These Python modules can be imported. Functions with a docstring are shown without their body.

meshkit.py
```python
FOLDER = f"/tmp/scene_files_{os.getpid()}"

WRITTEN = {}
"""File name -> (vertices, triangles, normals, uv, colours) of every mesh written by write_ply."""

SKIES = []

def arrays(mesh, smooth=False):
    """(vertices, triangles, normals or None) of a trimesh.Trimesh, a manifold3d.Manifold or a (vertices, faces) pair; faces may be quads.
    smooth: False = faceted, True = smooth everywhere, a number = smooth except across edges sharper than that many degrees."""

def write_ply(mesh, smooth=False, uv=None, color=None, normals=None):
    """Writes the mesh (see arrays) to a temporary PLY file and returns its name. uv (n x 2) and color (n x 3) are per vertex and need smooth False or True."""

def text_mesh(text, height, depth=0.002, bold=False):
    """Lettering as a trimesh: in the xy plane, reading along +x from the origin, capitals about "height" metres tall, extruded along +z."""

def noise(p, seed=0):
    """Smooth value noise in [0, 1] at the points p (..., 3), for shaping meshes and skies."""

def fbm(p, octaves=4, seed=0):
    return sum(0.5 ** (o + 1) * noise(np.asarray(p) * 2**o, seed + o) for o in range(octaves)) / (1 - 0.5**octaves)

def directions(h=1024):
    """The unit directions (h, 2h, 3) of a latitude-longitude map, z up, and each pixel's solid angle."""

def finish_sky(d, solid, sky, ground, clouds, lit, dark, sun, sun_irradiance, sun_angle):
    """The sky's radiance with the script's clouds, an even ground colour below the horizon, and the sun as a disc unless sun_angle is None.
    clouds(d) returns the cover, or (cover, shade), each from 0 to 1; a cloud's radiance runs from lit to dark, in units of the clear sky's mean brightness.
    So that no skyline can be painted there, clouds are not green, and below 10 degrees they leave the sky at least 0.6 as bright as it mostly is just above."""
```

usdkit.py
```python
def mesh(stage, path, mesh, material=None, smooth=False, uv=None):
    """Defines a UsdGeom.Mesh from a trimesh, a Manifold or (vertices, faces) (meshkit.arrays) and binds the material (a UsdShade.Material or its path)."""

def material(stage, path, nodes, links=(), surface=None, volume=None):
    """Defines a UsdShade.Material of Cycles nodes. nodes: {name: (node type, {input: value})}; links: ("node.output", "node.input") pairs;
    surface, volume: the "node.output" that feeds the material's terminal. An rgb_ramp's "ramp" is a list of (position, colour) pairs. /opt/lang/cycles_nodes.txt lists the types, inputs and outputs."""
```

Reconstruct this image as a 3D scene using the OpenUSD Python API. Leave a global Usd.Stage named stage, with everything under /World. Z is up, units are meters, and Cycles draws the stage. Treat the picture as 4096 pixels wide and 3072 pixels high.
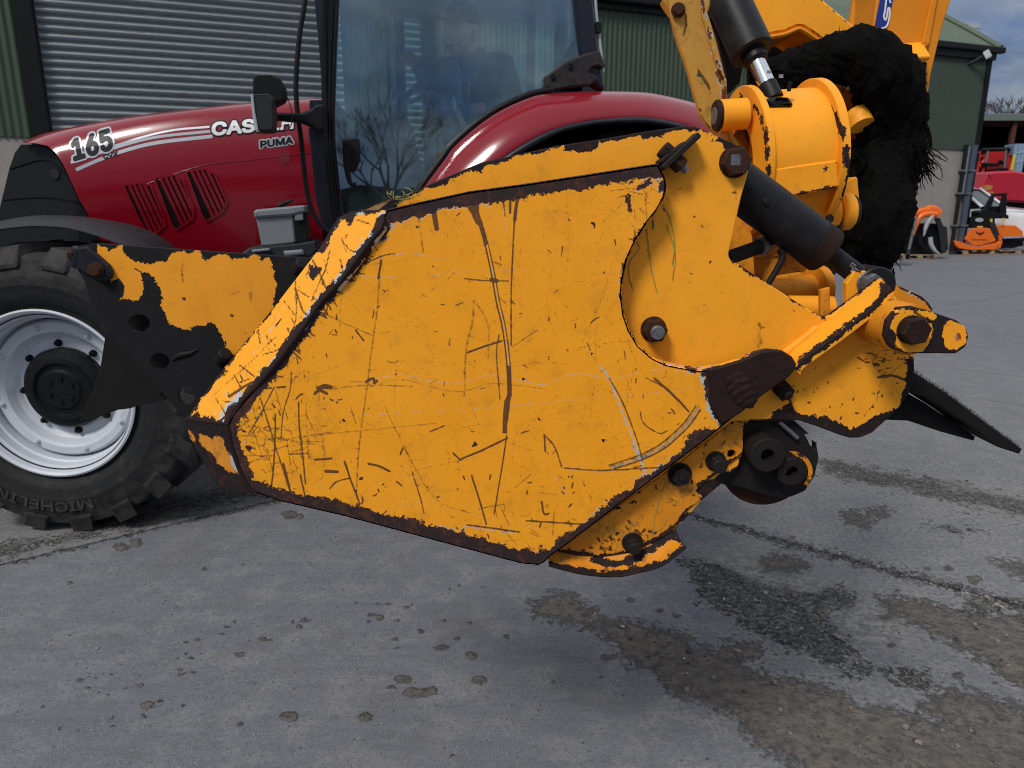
import math, random
import numpy as np, trimesh, manifold3d as m3, shapely
from shapely.geometry import Polygon, LineString, box as sbox, Point
from shapely.ops import unary_union
from scipy.spatial import Delaunay
from scipy.interpolate import LinearNDInterpolator, NearestNDInterpolator
from pxr import Usd, UsdGeom, UsdLux, UsdShade, Gf, Sdf, Vt
import usdkit, meshkit

stage = Usd.Stage.CreateInMemory()
UsdGeom.SetStageUpAxis(stage, 'Z'); UsdGeom.SetStageMetersPerUnit(stage, 1.0)
UsdGeom.Xform.Define(stage, '/World'); UsdGeom.Scope.Define(stage, '/World/Looks')
RNG = random.Random(7); NR = np.random.default_rng(11)

# ---------------------------------------------------------------- camera
FPX, CX, CY = 2841.0, 2048.0, 1536.0          # focal length and centre for a picture 4096 wide
PITCH = math.atan(701 / FPX); CP, SP = math.cos(PITCH), math.sin(PITCH)
HC = 1.45; CAM = np.array([0, 0, HC])
cam = UsdGeom.Camera.Define(stage, '/World/camera')
cam.AddTranslateOp().Set(Gf.Vec3d(0, 0, HC)); cam.AddRotateXOp().Set(90 - math.degrees(PITCH))
cam.CreateHorizontalApertureAttr(36.0); cam.CreateVerticalApertureAttr(27.0)
cam.CreateFocalLengthAttr(36.0 * FPX / 4096); cam.CreateFStopAttr(10.0); cam.CreateFocusDistanceAttr(1.32)
cam.CreateClippingRangeAttr(Gf.Vec2f(0.05, 3000)); cam.CreateExposureAttr(0.62)

# ---------------------------------------------------------------- sky and sun (bright overcast)
SUN_EL, SUN_AZ = math.radians(47), math.atan2(-0.55, -0.8)   # direction towards the sun, behind the camera to the left
SUN = np.array([math.sin(SUN_AZ) * math.cos(SUN_EL), math.cos(SUN_AZ) * math.cos(SUN_EL), math.sin(SUN_EL)])
class G:
    """a small material graph: g.n(type, input=value or Ref) returns a node; node('out') is a Ref"""
    def __init__(s): s.nodes, s.links, s.k = {}, [], 0
    def n(s, kind, **kw):
        name = f"{kind}_{s.k}"; s.k += 1; vals = {}
        for a, v in kw.items():
            if isinstance(v, Ref): s.links.append((v.s, f"{name}.{a}"))
            else: vals[a] = v
        s.nodes[name] = (kind, vals)
        return lambda out: Ref(f"{name}.{out}")
    def noise(s, vec, scale, detail=3, rough=0.55, dist=0.0): return s.n('noise_texture', vector=vec, scale=scale, detail=detail, roughness=rough, distortion=dist)('fac')
    def m(s, t, a, b=0.0, c=0.0, clamp=False): return s.n('math', math_type=t, value1=a, value2=b, value3=c, use_clamp=clamp)('value')
    def step(s, v, a, b): return s.n('map_range', range_type='smoothstep', value=v, from_min=a, from_max=b, to_min=0.0, to_max=1.0, clamp=True)('result')
    def lin(s, v, a, b, c=0.0, d=1.0): return s.n('map_range', range_type='linear', value=v, from_min=a, from_max=b, to_min=c, to_max=d, clamp=True)('result')
    def mix(s, f, a, b, t='mix'): return s.n('mix', mix_type=t, fac=f, color1=a, color2=b)('color')
    def bump(s, h, d=0.001, st=1.0): return s.n('bump', height=h, distance=d, strength=st)('normal')
    def pos(s): return s.n('geometry')('position')
    def stretch(s, vec, sc, rot=(0, 0, 0)): return s.n('mapping', mapping_type='point', vector=vec, scale=sc, rotation=rot)('vector')
    def done(s, name, surf, **kw): return usdkit.material(stage, '/World/Looks/' + name, s.nodes, s.links, surface=surf.s, **kw)
class Ref:
    def __init__(s, x): s.s = x

g = G()
sky = g.n('sky_texture', sky_type='single_scattering', sun_disc=False, sun_elevation=SUN_EL, sun_rotation=SUN_AZ, altitude=50.0, air_density=1.0, aerosol_density=1.5, ozone_density=1.0)('color')
d = g.n('texture_coordinate')('generated'); d0 = d; d = g.n('vector_math', math_type='add', vector1=d, vector2=(1.3, 0.4, 2.2))('vector')
zc = g.n('separate_xyz', vector=d0)('z')
cl = g.noise(g.stretch(d, (1.0, 1.0, 2.6)), 2.6, 6, 0.58, 0.3)
cl2 = g.noise(g.stretch(d, (1.0, 1.0, 2.2)), 5.5, 5, 0.6, 0.2)
dark = g.mix(g.step(cl2, 0.36, 0.66), (0.45, 0.62, 0.98), (1.9, 2.2, 2.65))
cover = g.step(cl, 0.30, 0.52)
skyc = g.mix(cover, g.mix(0.92, sky, (0.28, 0.72, 1.8)), dark)
skyc = g.mix(g.step(zc, 0.12, 0.55), skyc, g.mix(0.6, skyc, (6.2, 6.5, 7.0)))
bg = g.n('background_shader', color=skyc, strength=0.1)('background')
skymat = g.done('sky_look', bg)
dome = UsdLux.DomeLight.Define(stage, '/World/sky'); dome.CreateIntensityAttr(1.0)
dome.GetPrim().SetCustomDataByKey('kind', 'structure')
UsdShade.MaterialBindingAPI.Apply(dome.GetPrim()).Bind(skymat)
sun = UsdLux.DistantLight.Define(stage, '/World/sun')
sun.CreateIntensityAttr(0.4); sun.CreateAngleAttr(14.0); sun.CreateColorAttr(Gf.Vec3f(1.0, 0.96, 0.9)); sun.CreateNormalizeAttr(True)
sun.AddRotateXYZOp().Set(Gf.Vec3f(90 - math.degrees(SUN_EL), 0, 180 - math.degrees(SUN_AZ)))

# ---------------------------------------------------------------- geometry helpers
def ray(px, py):
    px = np.asarray(px, float); py = np.asarray(py, float)
    xr = (px - CX) / FPX; vr = (CY - py) / FPX
    return np.stack([xr, CP + vr * SP, -SP + vr * CP], -1)
TILT, TX = 0.0, -2.04                         # planes may be turned about the vertical: Y grows by TILT per metre of X from TX
def at(px, py, Y):
    r = ray(px, py); return CAM + r * ((np.asarray(Y, float) - TILT * TX) / (r[..., 1] - TILT * r[..., 0]))[..., None]
def on_ground(px, py, z=0.0):
    r = ray(px, py); return CAM + r * ((HC - z) / -r[..., 2])[..., None]
def proj(V):
    V = np.asarray(V, float) - CAM
    zc_ = V[:, 1] * CP - V[:, 2] * SP
    return np.stack([CX + FPX * V[:, 0] / zc_, CY - FPX * (V[:, 1] * SP + V[:, 2] * CP) / zc_], -1)
class PL:
    """a plane of the scene: PL(Y) faces the yard, PL(a, b, c) passes through three (px, py, Y) points"""
    def __init__(s, *a):
        if len(a) == 1: s.p = np.array([TX, a[0], 0.0]); s.nrm = np.array([TILT, -1.0, 0]) / math.hypot(TILT, 1)
        else:
            A, B, C = (at(*q) for q in a); n = np.cross(B - A, C - A); n /= np.linalg.norm(n)
            if n @ (A - CAM) > 0: n = -n
            s.p, s.nrm = A, n
    def hit(s, P):
        r = ray(P[:, 0], P[:, 1]); t = ((s.p - CAM) @ s.nrm) / (r @ s.nrm)
        return CAM + r * t[:, None]
def arr(p): return np.asarray(p, float).reshape(-1, 2)
def spline(pts, n, closed=False):
    P = np.asarray(pts, float)
    if closed: P = np.vstack([P, P[:1]])
    if len(P) < 3: Q = P
    else:
        Q = []
        e = np.vstack([P[-2] if closed else 2 * P[0] - P[1], P, P[1] if closed else 2 * P[-1] - P[-2]])
        for i in range(len(P) - 1):
            p0, p1, p2, p3 = e[i:i + 4]; t = np.linspace(0, 1, 12, endpoint=False)[:, None]
            Q.append(0.5 * (2 * p1 + (p2 - p0) * t + (2 * p0 - 5 * p1 + 4 * p2 - p3) * t**2 + (3 * p1 - p0 - 3 * p2 + p3) * t**3))
        Q = np.vstack(Q + [P[-1:]])
    return resample(Q, n, not_last=closed)
def resample(Q, n, not_last=False):
    Q = np.asarray(Q, float); s = np.r_[0, np.cumsum(np.linalg.norm(np.diff(Q, axis=0), axis=1))]
    t = np.linspace(0, s[-1], n + 1)[:-1] if not_last else np.linspace(0, s[-1], n)
    return np.stack([np.interp(t, s, Q[:, k]) for k in range(Q.shape[1])], -1)
def dense_ring(c, step):
    c = np.asarray(c)[:-1] if np.allclose(c[0], c[-1]) else np.asarray(c); out = []
    for a, b in zip(c, np.roll(c, -1, 0)):
        k = max(1, int(math.ceil(np.linalg.norm(b - a) / step))); out.append(a + (b - a) * np.arange(k)[:, None] / k)
    return np.vstack(out)
def rnd(pts, r):
    p = pts if hasattr(pts, 'geom_type') else Polygon(arr(pts)).buffer(0)
    return p.buffer(-r, quad_segs=5).buffer(2 * r, quad_segs=5).buffer(-r, quad_segs=5)
def circ(x, y, r, ry=None, n=20):
    a = np.arange(n) * 2 * math.pi / n; return Polygon(np.stack([x + r * np.cos(a), y + (ry or r) * np.sin(a)], -1))
def sheet(poly, step, bstep=None, pts=None):
    """triangulates a polygon with holes: (points, triangles, rings of boundary indices)"""
    poly = poly if hasattr(poly, 'geom_type') else Polygon(arr(poly)).buffer(0)
    if poly.geom_type != 'Polygon': poly = max(poly.geoms, key=lambda q: q.area)
    bstep = bstep or step; rings, P, k = [], [], 0
    for rg in [poly.exterior, *poly.interiors]:
        q = dense_ring(np.array(rg.coords), bstep)
        if (rg is poly.exterior) != (np.cross(q, np.roll(q, -1, 0)).sum() > 0 if False else (q[:, 0] * np.roll(q[:, 1], -1) - q[:, 1] * np.roll(q[:, 0], -1)).sum() > 0): q = q[::-1]
        P.append(q); rings.append(np.arange(k, k + len(q))); k += len(q)
    x0, y0, x1, y1 = poly.bounds
    if pts is None:
        gx, gy = np.meshgrid(np.arange(x0 + step / 2, x1, step), np.arange(y0 + step / 2, y1, step))
        gx = gx + (np.arange(gx.shape[0])[:, None] % 2) * step * 0.5
        pts = np.stack([gx.ravel(), gy.ravel()], -1)
    if len(pts):
        inner = poly.buffer(-0.6 * min(step, bstep)); shapely.prepare(inner)
        P.append(pts[shapely.contains_xy(inner, pts[:, 0], pts[:, 1])])
    P = np.vstack(P); rng = np.random.default_rng(3); Q = P + rng.normal(0, 1e-7 * (x1 - x0), P.shape)
    T = Delaunay(Q).simplices; c = P[T].mean(1)
    a = np.cross(P[T[:, 1]] - P[T[:, 0]], P[T[:, 2]] - P[T[:, 0]])
    big = poly.buffer(1e-6 * (x1 - x0)); shapely.prepare(big)
    T = T[shapely.contains_xy(big, c[:, 0], c[:, 1]) & (np.abs(a) > 1e-9 * (x1 - x0) ** 2)]
    a = np.cross(P[T[:, 1]] - P[T[:, 0]], P[T[:, 2]] - P[T[:, 0]])
    T[a < 0] = T[a < 0][:, ::-1]
    return P, T, rings
def merge(*ms):
    V, T, k = [], [], 0
    for v, t in ms: V.append(v); T.append(np.asarray(t) + k); k += len(v)
    return np.vstack(V), np.vstack(T)
def tri(q):
    q = np.asarray(q, int); return np.vstack([q[:, [0, 1, 2]], q[:, [0, 2, 3]]]) if q.shape[1] == 4 else q
def solid_from(P, T, rings, hit, nrm, thick, bevel):
    """a plate: front sheet, chamfered rim, sides and back"""
    F0 = hit(P); back = -nrm * thick; parts = []
    Vf = F0.copy(); rim = []
    for r in rings:
        C = F0[r]; d_ = np.roll(C, -1, 0) - np.roll(C, 1, 0); inn = np.cross(d_, nrm); inn /= np.linalg.norm(inn, axis=1, keepdims=True) + 1e-12
        # points towards the inside of the material
        rim.append((C, inn))
    # orient: test with the first ring
    C, inn = rim[0]; test = (C + inn * 1e-4); cen = C.mean(0)
    sign = 1 if np.sum((cen - C) * inn) > 0 else -1
    for r, (C, inn) in zip(rings, rim):
        Vf[r] = C + sign * inn * bevel
    # P has y down (pixels): front faces must look along nrm
    a, b, c = Vf[T[:, 0]], Vf[T[:, 1]], Vf[T[:, 2]]
    fl = np.cross(b - a, c - a) @ nrm; Tt = T.copy(); Tt[fl < 0] = Tt[fl < 0][:, ::-1]
    parts.append((Vf, Tt)); parts.append((F0 + back, Tt[:, ::-1]))
    for r, (C, inn) in zip(rings, rim):
        n = len(r); i = np.arange(n); j = (i + 1) % n
        for A, B in ((Vf[r], C - nrm * bevel), (C - nrm * bevel, C + back)):
            V = np.vstack([A, B]); q = np.stack([i, j, j + n, i + n], -1)
            # outward test
            fn = np.cross(V[q[:, 1]] - V[q[:, 0]], V[q[:, 2]] - V[q[:, 0]]); out = -sign * inn + (nrm if A is Vf[r] else 0)
            if np.sum(fn * (-sign * inn)) < 0: q = q[:, ::-1]
            parts.append((V, tri(q)))
    return merge(*parts)
def plate(poly, plane, thick, step=40, bevel=0.0012, bstep=None):
    plane = plane if isinstance(plane, PL) else PL(plane)
    P, T, R = sheet(poly, step, bstep); return solid_from(P, T, R, plane.hit, plane.nrm, thick, bevel)
def loft(curves, closed=False):
    n = len(curves[0]); V = np.vstack(curves); q = []
    for k in range(len(curves) - 1):
        i = np.arange(n if closed else n - 1); j = (i + 1) % n
        q.append(np.stack([k * n + i, k * n + j, (k + 1) * n + j, (k + 1) * n + i], -1))
    return V, tri(np.vstack(q))
def cur(pts, Y, n=40, smooth=True):
    P = arr(pts); Ys = np.broadcast_to(np.asarray(Y, float), (len(P),))
    W_ = np.array([at(p[0], p[1], y) for p, y in zip(P, Ys)])
    return spline(W_, n) if smooth else resample(W_, n)
def tube(pts, r, sides=12, caps=True, n=None):
    p = np.asarray(pts, float)
    if n: p = spline(p, n)
    rr = np.broadcast_to(np.asarray(r, float), (len(p),)) if np.ndim(r) == 0 or len(np.atleast_1d(r)) == len(p) else np.interp(np.linspace(0, 1, len(p)), np.linspace(0, 1, len(r)), r)
    t = np.gradient(p, axis=0); t /= np.linalg.norm(t, axis=1, keepdims=True) + 1e-12
    ref = np.array([0, 0, 1.0]) if abs(t[0, 2]) < 0.9 else np.array([1.0, 0, 0]); A = []
    a = np.cross(t[0], ref); a /= np.linalg.norm(a)
    for k in range(len(p)):
        a = a - t[k] * (a @ t[k]); a /= np.linalg.norm(a); A.append(a.copy())
    A = np.array(A); B = np.cross(t, A); ang = np.arange(sides) * 2 * math.pi / sides
    V = p[:, None] + rr[:, None, None] * (np.cos(ang)[None, :, None] * A[:, None] + np.sin(ang)[None, :, None] * B[:, None])
    v, f = loft(list(V), True); f = f[:, ::-1] if True else f
    parts = [(v, f)]
    if caps:
        for k, rev in ((0, False), (len(p) - 1, True)):
            ring = V[k]; vv = np.vstack([ring, p[k:k + 1]]); i = np.arange(sides); ff = np.stack([i, (i + 1) % sides, np.full(sides, sides)], -1)
            parts.append((vv, ff[:, ::-1] if rev == True and False else (ff if not rev else ff[:, ::-1])))
    V, F = merge(*parts); m = trimesh.Trimesh(V, F, process=False)
    if m.volume < 0: F = F[:, ::-1]
    return V, F
def cylinder(a, b, r, sides=28, bevel=0.0, hole=0.0):
    """a lathe between two points with chamfered rims"""
    a, b = np.asarray(a, float), np.asarray(b, float); L = np.linalg.norm(b - a)
    prof = [(hole, 0), (r - bevel, 0), (r, bevel), (r, L - bevel), (r - bevel, L), (hole, L)] if bevel else [(hole, 0), (r, 0), (r, L), (hole, L)]
    if hole: prof.append(prof[0])
    return lathe(a, b - a, prof, sides)
def lathe(o, axis, prof, sides=32, phase=0.0):
    o = np.asarray(o, float); t = np.asarray(axis, float) / np.linalg.norm(axis)
    ref = np.array([0, 0, 1.0]) if abs(t[2]) < 0.9 else np.array([1.0, 0, 0]); A = np.cross(t, ref); A /= np.linalg.norm(A); B = np.cross(t, A)
    ang = phase + np.arange(sides) * 2 * math.pi / sides; parts = []
    for (r0, h0), (r1, h1) in zip(prof[:-1], prof[1:]):
        if abs(r0 - r1) + abs(h0 - h1) < 1e-9: continue
        cs = [o + t * h + r * (np.cos(ang)[:, None] * A + np.sin(ang)[:, None] * B) for r, h in ((r0, h0), (r1, h1))]
        parts.append(loft(cs, True))
    V, F = merge(*parts); vol = trimesh.Trimesh(V, F, process=False).volume
    return V, (F if vol > 0 else F[:, ::-1])
def hull(pts):
    m = trimesh.convex.convex_hull(np.asarray(pts, float)); return np.array(m.vertices), np.array(m.faces)
def rbox(lo, hi, r=0.004):
    lo, hi = np.asarray(lo, float), np.asarray(hi, float); r = min(r, *(0.45 * (hi - lo)))
    P = []
    for ix in (0, 1):
        for iy in (0, 1):
            for iz in (0, 1):
                c = np.where([ix, iy, iz], hi, lo); s = np.where([ix, iy, iz], -1, 1)
                for ax in range(3): q = c + s * r; q[ax] = c[ax]; P.append(q)
    return hull(P)
def obox(o, ux, uy, uz, r=0.0):
    """a box from corner o along three edge vectors"""
    o, ux, uy, uz = (np.asarray(q, float) for q in (o, ux, uy, uz)); L = [np.linalg.norm(q) for q in (ux, uy, uz)]
    v, f = rbox((0, 0, 0), L, r) if r else (lambda b: (np.array(b.vertices), np.array(b.faces)))(trimesh.creation.box(bounds=[(0, 0, 0), L]))
    M = np.stack([ux / L[0], uy / L[1], uz / L[2]]); v = o + v @ M
    return v, (f if np.linalg.det(M) > 0 else f[:, ::-1])
def hexbolt(c, axis, r, h, washer=0.0, stud=0.0, phase=0.3):
    """washer, hexagon head with chamfer, stud end"""
    c = np.asarray(c, float); t = np.asarray(axis, float) / np.linalg.norm(axis); ms = []; o = c
    if washer: ms.append(lathe(o, t, [(0, 0), (washer - 0.001, 0), (washer, 0.001), (washer, 0.003), (washer - 0.001, 0.004), (0, 0.004)], 24)); o = o + t * 0.004
    ms.append(lathe(o, t, [(0, 0), (r, 0), (r, h - 0.0025), (r * 0.9, h), (0, h)], 6, phase))
    if stud: stud *= r; ms.append(lathe(o + t * h, t, [(0, 0), (stud, 0), (stud, stud * 0.7), (stud * 0.8, stud * 0.95), (0, stud * 0.95)], 16))
    return merge(*ms)

# ---------------------------------------------------------------- scene objects
USED = {}
def number(parent, name):
    k = (parent, name); n = USED.get(k, -1) + 1; USED[k] = n
    return f"{parent}/{name}" if n == 0 else f"{parent}/{name}_{n:03d}"
class Thing:
    def __init__(s, path, base): s.path, s.base = path, np.asarray(base, float)
def keys(prim, **kw):
    for k, v in kw.items():
        if v: prim.SetCustomDataByKey(k, v)
def thing(name, label, cat, base=(0, 0, 0), group=None, kind=None):
    path = number('/World', name); x = UsdGeom.Xform.Define(stage, path); x.AddTranslateOp().Set(Gf.Vec3d(*map(float, base)))
    keys(x.GetPrim(), label=label, category=cat, group=group, kind=kind); return Thing(path, base)
def emit(parent, name, mesh, mat, smooth=False, wear=None, label=None, cat=None, group=None, kind=None):
    base = parent.base if parent else np.zeros(3); path = number(parent.path if parent else '/World', name)
    V, T = (np.array(mesh.vertices), np.array(mesh.faces)) if hasattr(mesh, 'faces') else mesh
    V = np.asarray(V, float); T = np.asarray(T, int)
    if wear is not None:
        col = wear(proj(V)) if callable(wear) else np.asarray(wear, float)
        m = usdkit.mesh(stage, path, (V - base, T), mat, smooth=bool(smooth))
        UsdGeom.PrimvarsAPI(m).CreatePrimvar('wear', Sdf.ValueTypeNames.Color3fArray, 'vertex').Set(Vt.Vec3fArray.FromNumpy(col.astype(np.float32)))
    else: m = usdkit.mesh(stage, path, (V - base, T), mat, smooth=smooth)
    keys(m.GetPrim(), label=label, category=cat, group=group, kind=kind)
    return Thing(path, base)

# ---------------------------------------------------------------- wear of painted steel (vertex colours: bare steel, primer, scratch)
def dist_line(P, pl):
    ls = LineString(arr(pl)); return shapely.distance(shapely.points(P[:, 0], P[:, 1]), ls)
def inside(P, pg):
    pg = pg if isinstance(pg, Polygon) else Polygon(arr(pg)).buffer(0); pts = shapely.points(P[:, 0], P[:, 1])
    d_ = shapely.distance(pts, pg.boundary); shapely.prepare(pg)
    return np.where(shapely.contains_xy(pg, P[:, 0], P[:, 1]), d_, -d_)
def wearmap(bare=(), lines=(), keep=None, prim=(), primlines=(), scr=(), base=0.0, fall=26.0):
    def f(P):
        r = np.full(len(P), base, float); gch = np.zeros(len(P)); b = np.zeros(len(P))
        for q in bare: r = np.maximum(r, 0.5 + inside(P, q) / (2 * fall))
        if keep is not None:
            k = np.max([inside(P, q) for q in keep], 0); r = np.maximum(r, 0.5 - k / (2 * fall))
        for q, w in lines: r = np.maximum(r, 0.5 + (w - dist_line(P, q)) / (2 * fall))
        for q in prim: gch = np.maximum(gch, 0.5 + inside(P, q) / (2 * fall))
        for q, w in primlines: gch = np.maximum(gch, 0.5 + (w - dist_line(P, q)) / (2 * fall))
        for q, w, k in scr:
            x0, y0 = np.min(q, 0) - 3 * w - 4; x1, y1 = np.max(q, 0) + 3 * w + 4
            s = np.nonzero((P[:, 0] > x0) & (P[:, 0] < x1) & (P[:, 1] > y0) & (P[:, 1] < y1))[0]
            if not len(s): continue
            v = np.clip(1.25 - dist_line(P[s], q) / w, 0, 1) * abs(k)
            if k > 0: b[s] = np.maximum(b[s], v)
            else: gch[s] = np.maximum(gch[s], v)
        return np.clip(np.stack([r, gch, b], -1), 0, 1)
    return f

# ---------------------------------------------------------------- materials
def worn(name, paint, paint2, speck=1.0, rough=0.42, seed=0.0, metal=(0.0145, 0.0095, 0.0105), rust=(0.058, 0.018, 0.009), rustiness=0.35, grime=0.25, halo_=1.0):
    g = G(); pos = g.n('vector_math', math_type='add', vector1=g.pos(), vector2=(seed, seed * 1.7, seed * 0.6))('vector')
    a = g.n('separate_color', color_type='rgb', color=g.n('attribute', attribute='wear')('color')); r, gr_, b = a('r'), a('g'), a('b')
    n1 = g.noise(pos, 32, 6, 0.64); n2 = g.noise(pos, 330, 3, 0.6); n3 = g.noise(pos, 9, 4, 0.6); n4 = g.noise(pos, 120, 4, 0.65)
    e = g.m('add', r, g.m('multiply', g.m('subtract', n1, 0.5), 1.9)); e = g.m('add', e, g.m('multiply', g.m('subtract', n4, 0.5), 0.75)); e = g.m('add', e, g.m('multiply', g.m('subtract', n2, 0.5), 0.45)); e = g.m('minimum', e, g.m('multiply', r, 3.2))
    bare = g.step(e, 0.485, 0.515)
    pr = g.m('add', gr_, g.m('multiply', g.m('subtract', n4, 0.5), 0.9)); prim = g.step(pr, 0.47, 0.53)
    halo = g.m('multiply', g.step(e, 0.36, 0.40), g.step(n3, 0.52, 0.60))
    halo = g.m('multiply', halo, g.m('multiply', g.step(n4, 0.47, 0.53), halo_))
    # small chips and dirt specks
    vo = g.n('voronoi_texture', vector=g.n('vector_math', math_type='add', vector1=pos, vector2=g.n('vector_math', math_type='scale', vector1=g.n('noise_texture', vector=pos, scale=160.0)('color'), scale=0.016)('vector'))('vector'), scale=36.0, feature='f1')
    rnd_ = g.n('separate_color', color_type='rgb', color=vo('color'))
    size = g.m('multiply', g.step(rnd_('r'), 0.78, 1.0), 0.17 * speck)
    chip = g.m('multiply', g.m('less_than', vo('distance'), size), g.m('greater_than', n4, 0.38))
    soft = g.m('multiply', g.m('subtract', 1.0, g.step(vo('distance'), 0.0, 0.42)), g.step(rnd_('g'), 0.86, 0.95))
    scr = g.step(g.m('add', b, g.m('multiply', g.m('subtract', n4, 0.5), 0.9)), 0.16, 0.60)
    col = g.mix(g.lin(n3, 0.3, 0.7), paint, paint2)
    col = g.mix(g.m('multiply', soft, 0.30 * speck), col, (0.10, 0.055, 0.02))
    gm = g.m('multiply', g.step(g.noise(pos, 24, 6, 0.75), 0.50, 0.68), grime)
    col = g.mix(gm, col, (0.12, 0.075, 0.03)); col = g.mix(g.m('multiply', g.step(g.noise(g.stretch(pos, (3.0, 1.0, 0.35)), 18, 5, 0.7), 0.50, 0.74), 0.5 * grime), col, (0.30, 0.15, 0.03)); col = g.mix(g.m('multiply', g.step(g.noise(pos, 3.2, 4, 0.6), 0.45, 0.7), 0.22), col, tuple(min(1, x * 1.12 + 0.03) for x in paint))
    pcol = (0.44, 0.46, 0.48)
    col = g.mix(g.m('maximum', prim, halo), col, pcol)
    mcol = g.mix(g.step(g.m('add', n1, g.m('multiply', g.m('subtract', n4, 0.5), 0.7)), 0.62 - 0.25 * rustiness, 0.80 - 0.2 * rustiness), metal, rust)
    mcol = g.mix(g.m('multiply', g.step(n2, 0.55, 0.75), 0.3), mcol, tuple(2.6 * x for x in metal))
    col = g.mix(g.m('multiply', scr, 0.88), col, mcol)
    hard = g.m('maximum', bare, chip); col = g.mix(hard, col, mcol)
    rg = g.m('add', rough, g.m('multiply', hard, 0.30)); rg = g.m('add', rg, g.m('multiply', n1, 0.12))
    h = g.m('subtract', g.m('multiply', n4, g.m('multiply', hard, 0.5)), g.m('maximum', hard, g.m('multiply', scr, 0.7)))
    h = g.m('add', h, g.m('multiply', n3, 0.5)); h = g.m('add', h, g.m('multiply', g.noise(pos, 600, 2, 0.5), 0.06))
    return g.done(name, g.n('principled_bsdf', base_color=col, roughness=rg, specular_ior_level=0.22, normal=g.bump(h, 0.0007, 0.8))('BSDF'))
def plain(name, c, rough=0.5, metallic=0.0, var=0.15, scale=30.0, c2=None, bump=0.0, bscale=200.0, spec=None, coat=0.0, dust_haze=0.0):
    spec = spec if spec is not None else (0.5 if max(c) > 0.05 else 0.2)
    if max(c) < 0.05: c = tuple(x * 0.5 for x in c); c2 = c2 and tuple(x * 0.5 for x in c2)
    g = G(); pos = g.pos(); n = g.noise(pos, scale, 5, 0.62)
    c2 = c2 or tuple(x * (1 - 2 * var) for x in c); col = g.mix(g.lin(n, 0.3, 0.7), c, c2)
    if dust_haze: col = g.mix(g.m('multiply', g.step(g.noise(pos, scale * 0.4, 6, 0.7), 0.45, 0.75), dust_haze), col, (0.16, 0.14, 0.12))
    kw = dict(base_color=col, roughness=g.m('add', rough, g.m('multiply', g.m('subtract', n, 0.5), 0.2)), metallic=metallic, specular_ior_level=spec, coat_weight=coat)
    if bump: kw['normal'] = g.bump(g.noise(pos, bscale, 4, 0.6), bump, 1.0)
    return g.done(name, g.n('principled_bsdf', **kw)('BSDF'))
Y1, Y2 = (0.91, 0.362, 0.016), (0.85, 0.322, 0.012)
M = {}
M['yel'] = worn('yellow_paint', Y1, Y2, 1.0, seed=0.0, grime=0.17, metal=(0.027, 0.0165, 0.018), rust=(0.085, 0.030, 0.017), rustiness=0.55)
M['yel_clean'] = worn('yellow_paint_clean', (0.92, 0.370, 0.020), (0.87, 0.338, 0.016), 0.45, seed=3.1, grime=0.14, halo_=0.12)
M['yel_dirty'] = worn('yellow_paint_dirty', (0.74, 0.275, 0.014), (0.62, 0.21, 0.011), 1.6, seed=6.3, grime=0.85, halo_=0.1)
M['yel_old'] = worn('yellow_paint_faded', (0.52, 0.29, 0.055), (0.44, 0.235, 0.04), 1.4, seed=9.0, grime=0.5, rust=(0.16, 0.055, 0.012), rustiness=0.8)
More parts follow.
